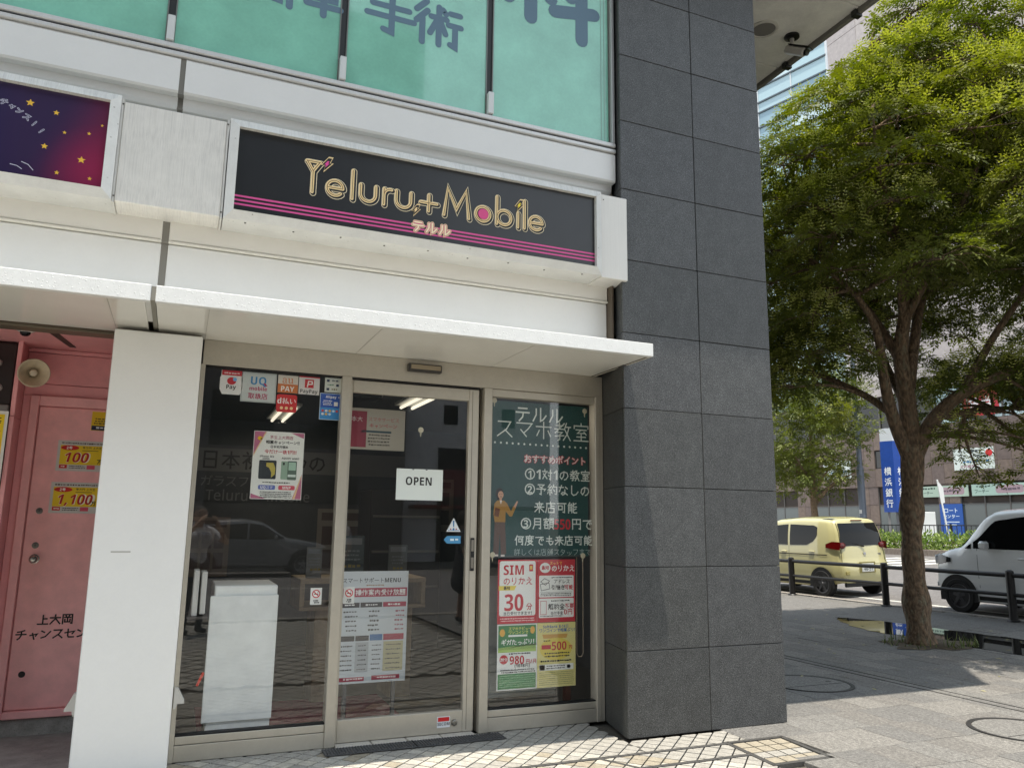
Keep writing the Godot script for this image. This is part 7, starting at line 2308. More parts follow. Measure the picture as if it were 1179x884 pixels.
	var wc := car("white_car", "white tall compact car parked beyond the railing with its nose towards the yellow car", spec, paint("white paint", Color(0.90, 0.91, 0.91)), Vector3(base_x + 0.80, ground_height(base_x + 0.8) - 0.024, -2.86), 0.0)

	part("grille", block(Vector3(0.95, 0.10, 0.02), 0.01), flat(Color(0.04, 0.04, 0.045), 0.3), wc, Vector3(0, 0.80, -1.70))
	part("grille_bar", block(Vector3(0.95, 0.025, 0.02), 0.008), flat(Color(0.75, 0.76, 0.77), 0.15, 0.9), wc, Vector3(0, 0.87, -1.69))
	part("lower_intake", block(Vector3(1.0, 0.14, 0.02), 0.01), flat(Color(0.04, 0.04, 0.045), 0.5), wc, Vector3(0, 0.42, -1.71))
	part("number_plate", block(Vector3(0.33, 0.165, 0.015), 0.004), flat(Color(0.82, 0.80, 0.55), 0.5), wc, Vector3(0, 0.58, -1.725))
	for s in [-1.0, 1.0]:
		part("head_lamp", block(Vector3(0.20, 0.15, 0.05), 0.03), flat(Color(0.78, 0.80, 0.82), 0.05), wc, Vector3(s * 0.54, 0.88, -1.665))
		part("fog_lamp", block(Vector3(0.10, 0.08, 0.03), 0.02), flat(Color(0.70, 0.72, 0.74), 0.1), wc, Vector3(s * 0.58, 0.45, -1.68))
	for s in [-0.28, 0.28]:
		part("wiper", block(Vector3(0.36, 0.012, 0.02), 0.004), flat(Color(0.03, 0.03, 0.03), 0.5), wc, Vector3(s, 1.155, -1.165))

# ---------------------------------------------------------------- across the road
func build_far_side() -> void:
	var gy := ground_height(26.4)
	var stone := grained("planter stone", Color(0.46, 0.42, 0.38), 0.9, 0.12, 0.12, 0.02, Color(0.3, 0.28, 0.26), 0.85)
	# planter edge and bushes
	var hedge_base := thing("planter", "low stone edged planting strip along the far side of the road", "planter", Vector3(26.9, gy, -16.0))
	for k in 30:
		piece("edge_stone", Vector3(-0.55, -0.1, -15.0 + k * 1.0), Vector3(-0.38, 0.22, -14.01 + k * 1.0), stone, hedge_base, 0.015)
	piece("soil_bed", Vector3(-0.38, -0.1, -15.0), Vector3(1.0, 0.16, 15.0), flat(Color(0.22, 0.18, 0.14), 0.95), hedge_base, 0.0)
	var R := RandomNumberGenerator.new()
	R.seed = 31
	for k in 26:
		var z := -30.0 + k * 1.12
		var b := thing("leafy_bush", "bright green broad leaved bush in the planting strip across the road", "bush", Vector3(26.85 + R.randf_range(-0.1, 0.15), gy + 0.16, z), 0.0, "bushes in the planting strip")
		var g := Geo.new()
		for s in 620:
			var d := Vector3(R.randf_range(-1, 1), R.randf_range(-0.2, 1), R.randf_range(-1, 1))
			if d.length() > 1.0:
				d = d.normalized()
			var q := d * Vector3(0.5, R.randf_range(0.55, 0.82), 0.72)
			q.y = maxf(q.y, 0.03)
			var dirn := (d + Vector3(R.randf_range(-0.7, 0.7), R.randf_range(0.0, 0.9), R.randf_range(-0.7, 0.7))).normalized()
			var side := dirn.cross(Vector3(R.randf_range(-1, 1), 1, R.randf_range(-1, 1))).normalized() * R.randf_range(0.025, 0.04)
			var ln := R.randf_range(0.10, 0.18)
			g.col = Color(0.12, 0.20, 0.035).lerp(Color(0.26, 0.33, 0.07), R.randf())
			g.tri(q, q + dirn * ln * 0.5 + side, q + dirn * ln)
			g.tri(q, q + dirn * ln, q + dirn * ln * 0.5 - side)
		part("foliage", g.mesh(true), leafy(Color(0.5, 0.62, 0.2)), b)
		g = Geo.new()
		for s in 4:
			g.tube([Vector3(R.randf_range(-0.1, 0.1), -0.02, R.randf_range(-0.2, 0.2)), Vector3(R.randf_range(-0.2, 0.2), 0.4, R.randf_range(-0.35, 0.35))], [0.012, 0.006], 5)
		part("stems", g.mesh(), bark(), b)
	# black picket fence behind the bushes
	var iron := flat(Color(0.07, 0.07, 0.075), 0.5)
	var fn := thing("picket_fence", "black metal picket fence behind the far planting strip", "fence", Vector3(27.75, gy, -16.0))
	for y in [0.30, 1.12]:
		piece("rail", Vector3(-0.02, y, -14.0), Vector3(0.02, y + 0.04, 14.0), iron, fn, 0.004)
	for k in 140:
		piece("picket", Vector3(-0.009, 0.12, -13.95 + k * 0.2), Vector3(0.009, 1.16, -13.932 + k * 0.2), iron, fn, 0.0)
	for k in 15:
		piece("post", Vector3(-0.03, 0.0, -14.0 + k * 2.0 - 0.03), Vector3(0.03, 1.2, -14.0 + k * 2.0 + 0.03), iron, fn, 0.004)
	# pavement on that side
	var g := Geo.new()
	var pv := grained("far paving", Color(0.50, 0.48, 0.46), 1.2, 0.1, 0.08, 0.03, Color(0.35, 0.34, 0.32), 0.85)
	g.quad(Vector3(27.95, ground_height(27.95) + 0.006, -70), Vector3(35.5, ground_height(35.5) + 0.006, -70), Vector3(35.5, ground_height(35.5) + 0.006, 40), Vector3(27.95, ground_height(27.95) + 0.006, 40))
	structure("far_pavement", g.mesh(), pv)

	# street lamp
	var grey := flat(Color(0.40, 0.43, 0.48), 0.45, 0.2)
	var lp := thing("street_lamp", "tall blue grey lamp post behind the far planting strip", "street lamp", Vector3(27.4, gy, -19.9))
	g = Geo.new()
	g.lathe([Vector2(0.15, -0.02), Vector2(0.15, 3.6), Vector2(0.11, 3.66), Vector2(0.095, 8.6)], Transform3D(), 14)
	part("pole", g.mesh(), grey, lp)
	g = Geo.new()
	g.tube(smooth_path([Vector3(0, 8.5, 0), Vector3(-0.05, 9.0, 0.1), Vector3(-0.6, 9.4, 0.5), Vector3(-1.4, 9.5, 1.0)], 5), [0.09, 0.085, 0.08, 0.078, 0.075, 0.07, 0.07, 0.065, 0.062, 0.06, 0.06, 0.06, 0.055, 0.05, 0.05, 0.05], 10)
	part("arm", g.mesh(), grey, lp)
	part("lamp_head", block(Vector3(0.7, 0.14, 0.3), 0.04), grey, lp, Vector3(-1.6, 9.5, 1.1))
	part("sticker", block(Vector3(0.02, 0.16, 0.14), 0.002), flat(Color(0.8, 0.8, 0.8), 0.5), lp, Vector3(-0.15, 1.7, 0.02))

	# bank pylon: a blue prism with white characters running down two faces
	var blue := grained("pylon blue", Color(0.10, 0.28, 0.62), 2.0, 0.02, 0.05, 0.0, Color.WHITE, 0.35)
	var py := thing("bank_pylon", "tall blue prism shaped bank pylon sign with white characters", "sign", Vector3(30.6, ground_height(30.6), -20.9))
	py.rotation.y = deg_to_rad(-49.0)
	py.scale = Vector3(0.86, 1.0, 0.86)
	g = Geo.new()
	g.prism(PackedVector2Array([Vector2(-0.62, 0.0), Vector2(0.0, 0.36), Vector2(0.62, 0.0), Vector2(0.0, -0.36)]), -4.9, -1.62, Transform3D(Basis(Vector3(1, 0, 0), Vector3(0, 0, 1), Vector3(0, -1, 0)), Vector3.ZERO))
	part("blue_box", g.mesh(), blue, py)
	g = Geo.new()
	g.prism(PackedVector2Array([Vector2(-0.60, 0.0), Vector2(0.0, 0.35), Vector2(0.60, 0.0), Vector2(0.0, -0.35)]), -5.5, -4.902, Transform3D(Basis(Vector3(1, 0, 0), Vector3(0, 0, 1), Vector3(0, -1, 0)), Vector3.ZERO))
	part("white_cap", g.mesh(), flat(Color(0.82, 0.84, 0.86), 0.4), py)
	for x in [-0.40, 0.0, 0.40]:
		piece("leg", Vector3(x - 0.06, 0.0, -0.06), Vector3(x + 0.06, 1.618, 0.06), flat(Color(0.50, 0.50, 0.51), 0.5), py, 0.01)
	for s in [-1.0, 1.0]:
		var p := Print.new(100, 480, 0.42, 2.02)
		p.ink(Color(0.90, 0.92, 0.94))
		var y := 0.0
		for c in ["横", "浜", "銀", "行"]:
			glyph(p, c, 6, y + 8, 92, 11)
			y += 118
		var o := part("characters", p.g.mesh(true), print_mat(), py, Vector3(s * 0.33, 2.72, 0.172))
		o.rotation.y = s * atan2(0.36, 0.62)
	# leaning white banner pole and a white board
	var bn := thing("banner_pole", "white banner leaning on its pole across the road behind the trunk", "banner", Vector3(29.2, ground_height(29.2), -17.45), -0.9)
	g = Geo.new()
	g.tube([Vector3(0.22, 0, 0), Vector3(-0.10, 2.95, 0)], [0.035, 0.035], 8)
	part("pole", g.mesh(), flat(Color(0.85, 0.86, 0.86), 0.4), bn)
	g = Geo.new()
	g.prism(PackedVector2Array([Vector2(-0.09, 2.92), Vector2(0.10, 2.6), Vector2(0.12, 2.0), Vector2(0.01, 1.95)]), -0.012, 0.012)
	part("cloth", g.mesh(), flat(Color(0.84, 0.85, 0.85), 0.7), bn)
	var wb := thing("white_board", "white notice board standing by the blue bank pylon", "board", Vector3(30.4, ground_height(30.4), -19.4), -1.0)
	piece("panel", Vector3(-0.5, 0.35, -0.03), Vector3(0.5, 1.62, 0.03), flat(Color(0.86, 0.88, 0.88), 0.5), wb, 0.01)
	for x in [-0.4, 0.4]:
		piece("leg", Vector3(x - 0.03, 0.0, -0.025), Vector3(x + 0.03, 0.349, 0.025), flat(Color(0.5, 0.5, 0.5), 0.5), wb, 0.004)

	far_building()

func far_building() -> void:
	# brown tiled building across the road; its front stands in the plane x = 36 and faces -x
	var X := 36.0
	var gy := ground_height(X)
	var o := thing("brown_building", "brown panelled office building across the road with pale upper storeys", "building", Vector3(X, gy, 0))
	var tiles := []
	for k in 4:
		tiles.append(grained("brown tile %d" % k, [Color(0.40, 0.345, 0.315), Color(0.375, 0.325, 0.30), Color(0.42, 0.365, 0.33), Color(0.39, 0.34, 0.32)][k], 1.6, 0.06, 0.10, 0.0, Color.WHITE, 0.6))
	var pale := []
	for k in 3:
		pale.append(grained("pale tile %d" % k, [Color(0.66, 0.63, 0.62), Color(0.64, 0.61, 0.60), Color(0.68, 0.65, 0.635)][k], 2.4, 0.03, 0.06, 0.0, Color.WHITE, 0.55))
	var dark := flat(Color(0.10, 0.105, 0.11), 0.12)
	var joint := flat(Color(0.24, 0.21, 0.19), 0.9)
	piece("core", Vector3(0.12, 0.0, -52.0), Vector3(14.0, 8.2, 6.0), joint, o, 0.0)
	piece("upper_core", Vector3(0.11, 8.2, -28.2), Vector3(14.0, 40.2, 6.3), joint, o, 0.0)
	var shop_glass := flat(Color(0.30, 0.33, 0.33), 0.10)
	# ground floor: shop windows between brown piers
	for k in 8:
		var z := -8.0 - k * 5.0
		for j in 2:
			for r in 3:
				piece("tile", Vector3(0.0, r * 1.0, z + j * 0.62), Vector3(0.10, r * 1.0 + 0.985, z + j * 0.62 + 0.605), tiles[(k + j + r) % 4], o, 0.006)
		for j in 3:
			var w := holder("shop_window", o)
			var a := z - 3.76 + j * 1.26
			piece("pane", Vector3(0.055, 0.15, a + 0.03), Vector3(0.075, 1.95, a + 1.22), shop_glass, w, 0.0)
			piece("frame", Vector3(0.03, 0.0, a - 0.03), Vector3(0.10, 2.95, a + 0.03), flat(Color(0.30, 0.29, 0.28), 0.5), w, 0.005)
			piece("rail", Vector3(0.04, 1.95, a + 0.03), Vector3(0.10, 2.0, a + 1.23), flat(Color(0.30, 0.29, 0.28), 0.5), w, 0.005)
			piece("rail", Vector3(0.04, 0.0, a + 0.03), Vector3(0.10, 0.15, a + 1.23), flat(Color(0.30, 0.29, 0.28), 0.5), w, 0.005)
			for b in 6:
				piece("blind_slat", Vector3(0.085, 0.16, a + 0.06 + b * 0.19), Vector3(0.10, 1.94, a + 0.20 + b * 0.19), flat(Color(0.52, 0.53, 0.50), 0.7), w, 0.0)
	# brown wall above, panel by panel with dark window openings in a row
	for r in 3:
		for k in 56:
			var z := -47.0 + k * 0.72
			if r == 1 and (k % 14 in [0, 1, 2, 3]):
				continue
			piece("tile", Vector3(-0.02, 3.0 + r * 1.02, z), Vector3(0.12, 3.0 + r * 1.02 + 1.008, z + 0.708), tiles[(k * 7 + r * 5) % 4], o, 0.006)
	for k in 4:
		var z := -47.0 + k * 14 * 0.72
		var w := holder("window", o)
		piece("pane", Vector3(0.06, 4.05, z + 0.04), Vector3(0.08, 4.98, z + 2.84), dark, w, 0.0)
		for j in 3:
			piece("frame", Vector3(0.03, 4.02, z + j * 1.42 - 0.0), Vector3(0.11, 5.03, z + j * 1.42 + 0.05), flat(Color(0.2, 0.19, 0.18), 0.5), w, 0.004)
	# ribbon window under the pale storeys
	var rib := holder("ribbon_window", o)
	piece("pane", Vector3(0.10, 6.08, -50.0), Vector3(0.115, 8.0, 4.0), dark, rib, 0.0)
	for k in 28:
		piece("frame", Vector3(0.02, 6.07, -48.0 + k * 1.8), Vector3(0.11, 8.0, -47.92 + k * 1.8), flat(Color(0.33, 0.32, 0.31), 0.5), rib, 0.004)
	for q in [[-22.9, 1.9, Color(0.62, 0.72, 0.73)], [-19.6, 1.5, Color(0.60, 0.68, 0.70)]]:
		piece("pale_pane", Vector3(0.085, 6.1, q[0]), Vector3(0.098, 7.95, q[0] + q[1]), flat(q[2], 0.15), rib, 0.0)  # panes in a paler colour than the rest of the ribbon
	# pale storeys, set over the right-hand part only
	for r in 14:
		for k in 15:
			var z := -28.2 + k * 2.3
			piece("pale_tile", Vector3(-0.12, 8.02 + r * 2.3, z), Vector3(0.10, 8.02 + r * 2.3 + 2.28, z + 2.28), pale[(k * 5 + r * 3) % 3], o, 0.01)
	# signs on the front
	var signs := [
		[5.0 - gy + 0.0, -20.85, 2.15, 1.05, Color(0.80, 0.84, 0.82), "スマホの", "white wall sign with dark writing and a red disc on the brown building"],
		[4.95 - gy, -29.6, 2.1, 1.05, Color(0.76, 0.80, 0.78), "相業店", "white wall sign behind the lamp post on the brown building"]]
	for q in signs:
		var p := Print.new(210, 105, q[2], q[3])
		p.ink(Color(0.2, 0.24, 0.25)); say(p, "パートナー".replace("パ", "フ").replace("ナ", "テ"), 60, 32, 20, 13); small_lines(p, 62, 8, 150, 1, 10, 14)
		p.ink(Color(0.25, 0.45, 0.62)); small_lines(p, 50, 60, 190, 1, 10, 12)
		p.ink(Color(0.55, 0.30, 0.40)); say(p, "大門相手口".replace("門", "内"), 30, 80, 20, 11)
		if q[1] > -25.0:
			p.ink(Color(0.75, 0.12, 0.14)); p.disc(186, 28, 18, 18)
		var s := sheet("wall_sign", q[6], "sign", p, q[4], Vector3(X - 0.03, q[0], q[1]), "", 0.05, -PI / 2)
		s.position.y += gy
	for q in [[2.62, -22.75, 2.9, 0.55, Color(0.62, 0.70, 0.64), "pale green shop sign band over a shop window of the brown building"], [2.62, -19.7, 2.8, 0.55, Color(0.60, 0.70, 0.66), "pale mint shop sign band at the corner of the brown building"]]:
		var p := Print.new(290, 55, q[2], q[3])
		p.ink(Color(0.2, 0.28, 0.26)); say(p, "フーテー", 14, 24, 20, 13); small_lines(p, 16, 6, 110, 1, 9, 10)
		p.ink(Color(0.60, 0.52, 0.55)); p.rounded(128, 8, 270, 46, 14)
		p.up(); p.ink(Color(0.35, 0.3, 0.34)); small_lines(p, 144, 20, 256, 1, 9, 14)
		sheet("shop_band", q[5], "sign", p, q[4], Vector3(X - 0.02, gy + q[0], q[1]), "", 0.06, -PI / 2)
	var p2 := Print.new(120, 190, 1.25, 1.85)
	p2.ink(Color(0.80, 0.86, 0.90)); say_mid(p2, "ロート".replace("ロ", "口"), 60, 20, 26, 12); say_mid(p2, "センター", 60, 52, 22, 12); p2.rect(20, 90, 100, 94); p2.rect(20, 104, 84, 108)
	sheet("blue_poster", "blue poster board with white writing in a shop window across the road", "poster", p2, Color(0.10, 0.30, 0.60), Vector3(X - 0.06, gy + 1.05, -22.3), "", 0.05, -PI / 2)
	var p3 := Print.new(120, 80, 1.9, 1.3)
	p3.ink(Color(0.88, 0.86, 0.86)); say_mid(p3, "担当".replace("担", "扱"), 60, 20, 40, 12)
	sheet("red_sign", "red window sign with white characters in the ribbon window across the road", "sign", p3, Color(0.62, 0.10, 0.15), Vector3(X + 0.06, gy + 6.9, -20.3), "", 0.03, -PI / 2)

	# glass fronted tower further along, turned a little
	var gt := thing("glass_tower", "pale glass fronted tower with thin horizontal bands beyond the soffit", "building", Vector3(47.6, 0.0, -39.4), deg_to_rad(14.5))
	var gl := flat(Color(0.66, 0.76, 0.79), 0.08)
	var gl2 := flat(Color(0.56, 0.67, 0.72), 0.08)
	var gl3 := flat(Color(0.74, 0.82, 0.84), 0.08)
	var white := flat(Color(0.80, 0.82, 0.83), 0.4)
	var band := flat(Color(0.30, 0.34, 0.37), 0.4)
	piece("core", Vector3(0.2, 0.0, -34.0), Vector3(18.0, 58.0, 0.0), flat(Color(0.55, 0.56, 0.57), 0.7), gt, 0.0)
	var y := 9.0
	var r := 0
	while y < 56.0:
		var h: float = [1.45, 1.45, 1.0, 1.45][r % 4]
		for k in 9:
			var z := -30.6 + k * 3.4
			piece("pane", Vector3(0.0, y + 0.14, z + 0.04), Vector3(0.15, y + h - 0.02, z + 3.36), [gl, gl3, gl2, gl, gl2][(r * 3 + k * 2) % 5], gt, 0.0)
		piece("band", Vector3(-0.10, y - 0.02, -34.0), Vector3(0.2, y + 0.12, 0.0), band, gt, 0.0)
		y += h
		r += 1
	for k in 10:
		piece("mullion", Vector3(-0.06, 8.0, -30.65 + k * 3.4), Vector3(0.18, 57.0, -30.55 + k * 3.4), white, gt, 0.0)

# ---------------------------------------------------------------- people
func figure(bones: Array, cell: float) -> ArrayMesh:
	# one closed skin round tapered bones: [from, to, radius at from, radius at to, colour], blended where they meet
	var lo := Vector3(1e9, 1e9, 1e9)
	var hi := -lo
	for b in bones:
		var r := maxf(b[2], b[3]) + 0.05
		lo = lo.min(b[0] - Vector3.ONE * r).min(b[1] - Vector3.ONE * r)
		hi = hi.max(b[0] + Vector3.ONE * r).max(b[1] + Vector3.ONE * r)
	var n := Vector3i(((hi - lo) / cell).ceil()) + Vector3i.ONE
	var field := PackedFloat32Array()
	field.resize(n.x * n.y * n.z)
	field.fill(1.0)
	for b in bones:                                   # visit only the cells near each bone
		var r := maxf(b[2], b[3]) + 0.05
		var a0 := Vector3i(((b[0].min(b[1]) - Vector3.ONE * r - lo) / cell).floor()).clamp(Vector3i.ZERO, n - Vector3i.ONE)
		var a1 := Vector3i(((b[0].max(b[1]) + Vector3.ONE * r - lo) / cell).ceil()).clamp(Vector3i.ZERO, n - Vector3i.ONE)
		var ab: Vector3 = b[1] - b[0]
		var len2 := maxf(ab.length_squared(), 1e-9)
		for z in range(a0.z, a1.z + 1):
			for y in range(a0.y, a1.y + 1):
				for x in range(a0.x, a1.x + 1):
					var q := lo + Vector3(x, y, z) * cell
					var t := clampf((q - b[0]).dot(ab) / len2, 0.0, 1.0)
					var d: float = (q - b[0] - ab * t).length() - lerpf(b[2], b[3], t)
					var i := (z * n.y + y) * n.x + x
					var k := 0.03
					var h := clampf(0.5 + 0.5 * (field[i] - d) / k, 0.0, 1.0)
					field[i] = lerpf(field[i], d, h) - k * h * (1.0 - h)
	var ids := {}
	var pts := PackedVector3Array()
	var cols := PackedColorArray()
	var sx := 1
	var sy := n.x
	var sz := n.x * n.y
	var st := SurfaceTool.new()
	st.begin(Mesh.PRIMITIVE_TRIANGLES)
	st.set_smooth_group(0)
	for z in n.z - 1:
		for y in n.y - 1:
			for x in n.x - 1:
				var i := z * sz + y * sy + x
				var f := [field[i], field[i + sx], field[i + sy], field[i + sx + sy], field[i + sz], field[i + sz + sx], field[i + sz + sy], field[i + sz + sx + sy]]
				var neg := 0
				for v in f:
					if v < 0.0:
						neg += 1
				if neg == 0 or neg == 8:
					continue
				var sum := Vector3.ZERO
				var cnt := 0
				for e in [[0, 1], [2, 3], [4, 5], [6, 7], [0, 2], [1, 3], [4, 6], [5, 7], [0, 4], [1, 5], [2, 6], [3, 7]]:
					var u: float = f[e[0]]
					var w: float = f[e[1]]
					if (u < 0.0) != (w < 0.0):
						var pa := Vector3(e[0] & 1, (e[0] >> 1) & 1, e[0] >> 2)
						var pb := Vector3(e[1] & 1, (e[1] >> 1) & 1, e[1] >> 2)
						sum += pa.lerp(pb, u / (u - w))
						cnt += 1
				var q := lo + (Vector3(x, y, z) + sum / cnt) * cell
				ids[i] = pts.size()
				pts.append(q)
				var best := 1e9
				var col := Color.WHITE
				for b in bones:
					var ab: Vector3 = b[1] - b[0]
					var t := clampf((q - b[0]).dot(ab) / maxf(ab.length_squared(), 1e-9), 0.0, 1.0)
					var d: float = (q - b[0] - ab * t).length() - lerpf(b[2], b[3], t)
					if d < best:
						best = d
						col = b[4]
				cols.append(col)
	for i in pts.size():
		st.set_color(cols[i])
		st.add_vertex(pts[i])
	for z in range(1, n.z - 1):
		for y in range(1, n.y - 1):
			for x in range(1, n.x - 1):
				var i := z * sz + y * sy + x
				for ax in 3:
					var j: int = i + [sx, sy, sz][ax]
					if (field[i] < 0.0) == (field[j] < 0.0):
						continue
					var u: int = [sy, sz, sx][ax]
					var w: int = [sz, sx, sy][ax]
					var q := [ids.get(i - u - w, -1), ids.get(i - w, -1), ids.get(i, -1), ids.get(i - u, -1)]
					if -1 in q:
						continue
					if field[i] < 0.0:
						q.reverse()
					for k in [0, 1, 2, 0, 2, 3]:
						st.add_index(q[k])
	st.generate_normals()
	return st.commit()

func person(label: String, at: Vector3, turn: float, pose: Dictionary, shirt: Color, legs: Color, hair: Color) -> Node3D:
	var skin := Color(0.42, 0.27, 0.19)
	var shoe := Color(0.03, 0.03, 0.03)
	var b := []
	for s in [-1.0, 1.0]:
		var hip := Vector3(s * 0.09, 0.88, 0)
		var knee: Vector3 = pose.get("knee%d" % int(s), Vector3(s * 0.10, 0.48, -0.02))
		var ankle: Vector3 = pose.get("ankle%d" % int(s), Vector3(s * 0.11, 0.08, 0.02))
		b.append([hip, knee, 0.085, 0.058, legs]); b.append([knee, ankle, 0.058, 0.042, pose.get("shin", legs)])
		b.append([ankle - Vector3(0, 0.03, -0.02), ankle + Vector3(s * 0.02, -0.04, -0.15), 0.042, 0.032, shoe])
		var sh := Vector3(s * 0.175, 1.36, 0)
		var el: Vector3 = pose.get("elbow%d" % int(s), Vector3(s * 0.24, 1.08, 0.04))
		var ha: Vector3 = pose.get("hand%d" % int(s), Vector3(s * 0.25, 0.84, -0.06))
		b.append([sh, sh.lerp(el, 0.6), 0.062, 0.05, shirt]); b.append([sh.lerp(el, 0.55), el, 0.044, 0.038, skin])
		b.append([el, ha, 0.038, 0.026, skin])
		var reach := (ha - el).normalized()
		var palm := ha + reach * 0.07
		b.append([ha, palm, 0.028, 0.030, skin])
		var across := Vector3(-s, 0, 0) if absf(reach.x) < 0.8 else Vector3(0, 0, -1)
		for f in 4:
			var r0 := palm + Vector3(0, 0.03 - f * 0.02, 0)
			b.append([r0, r0 + (reach + across * 0.4).normalized() * [0.055, 0.068, 0.064, 0.048][f], 0.011, 0.008, skin])
		b.append([ha + reach * 0.02, ha + reach * 0.05 + Vector3(0, 0.035, 0) + across * 0.03, 0.013, 0.010, skin])
	b.append([Vector3(-0.07, 0.92, 0), Vector3(0.07, 0.92, 0), 0.115, 0.115, legs])
	b.append([Vector3(0, 0.98, 0), Vector3(0, 1.16, -0.01), 0.125, 0.13, shirt])
	b.append([Vector3(-0.08, 1.26, 0), Vector3(0.08, 1.26, 0), 0.125, 0.125, shirt])
	b.append([Vector3(-0.13, 1.37, 0.01), Vector3(0.13, 1.37, 0.01), 0.065, 0.065, shirt])
	b.append([Vector3(0, 1.38, 0.01), Vector3(0, 1.48, -0.005), 0.055, 0.05, skin])
	b.append([Vector3(0, 1.52, -0.02), Vector3(0, 1.60, -0.01), 0.068, 0.088, skin])
	b.append([Vector3(0, 1.545, -0.105), Vector3(0, 1.575, -0.088), 0.013, 0.010, skin])        # nose
	b.append([Vector3(-0.085, 1.56, 0.0), Vector3(-0.09, 1.585, 0.005), 0.012, 0.014, skin])
	b.append([Vector3(0.085, 1.56, 0.0), Vector3(0.09, 1.585, 0.005), 0.012, 0.014, skin])
	b.append([Vector3(0, 1.63, 0.012), Vector3(0, 1.57, 0.035), 0.092, 0.085, hair])
	if pose.has("skirt"):
		b.append([Vector3(0, 0.95, 0), Vector3(0, 0.62, 0), 0.14, 0.19, legs])
	var o := thing("person", label, "person", at, turn)
	var m := StandardMaterial3D.new()
	m.vertex_color_use_as_albedo = true
	m.roughness = 0.75
	part("body", figure(b, 0.02), m, o)
	for s in [-1.0, 1.0]:
		part("eye", block(Vector3(0.022, 0.008, 0.006), 0.002), flat(Color(0.08, 0.06, 0.05), 0.3), o, Vector3(s * 0.032, 1.578, -0.094))
	part("mouth", block(Vector3(0.04, 0.007, 0.006), 0.002), flat(Color(0.45, 0.2, 0.18), 0.5), o, Vector3(0, 1.518, -0.090))
	return o

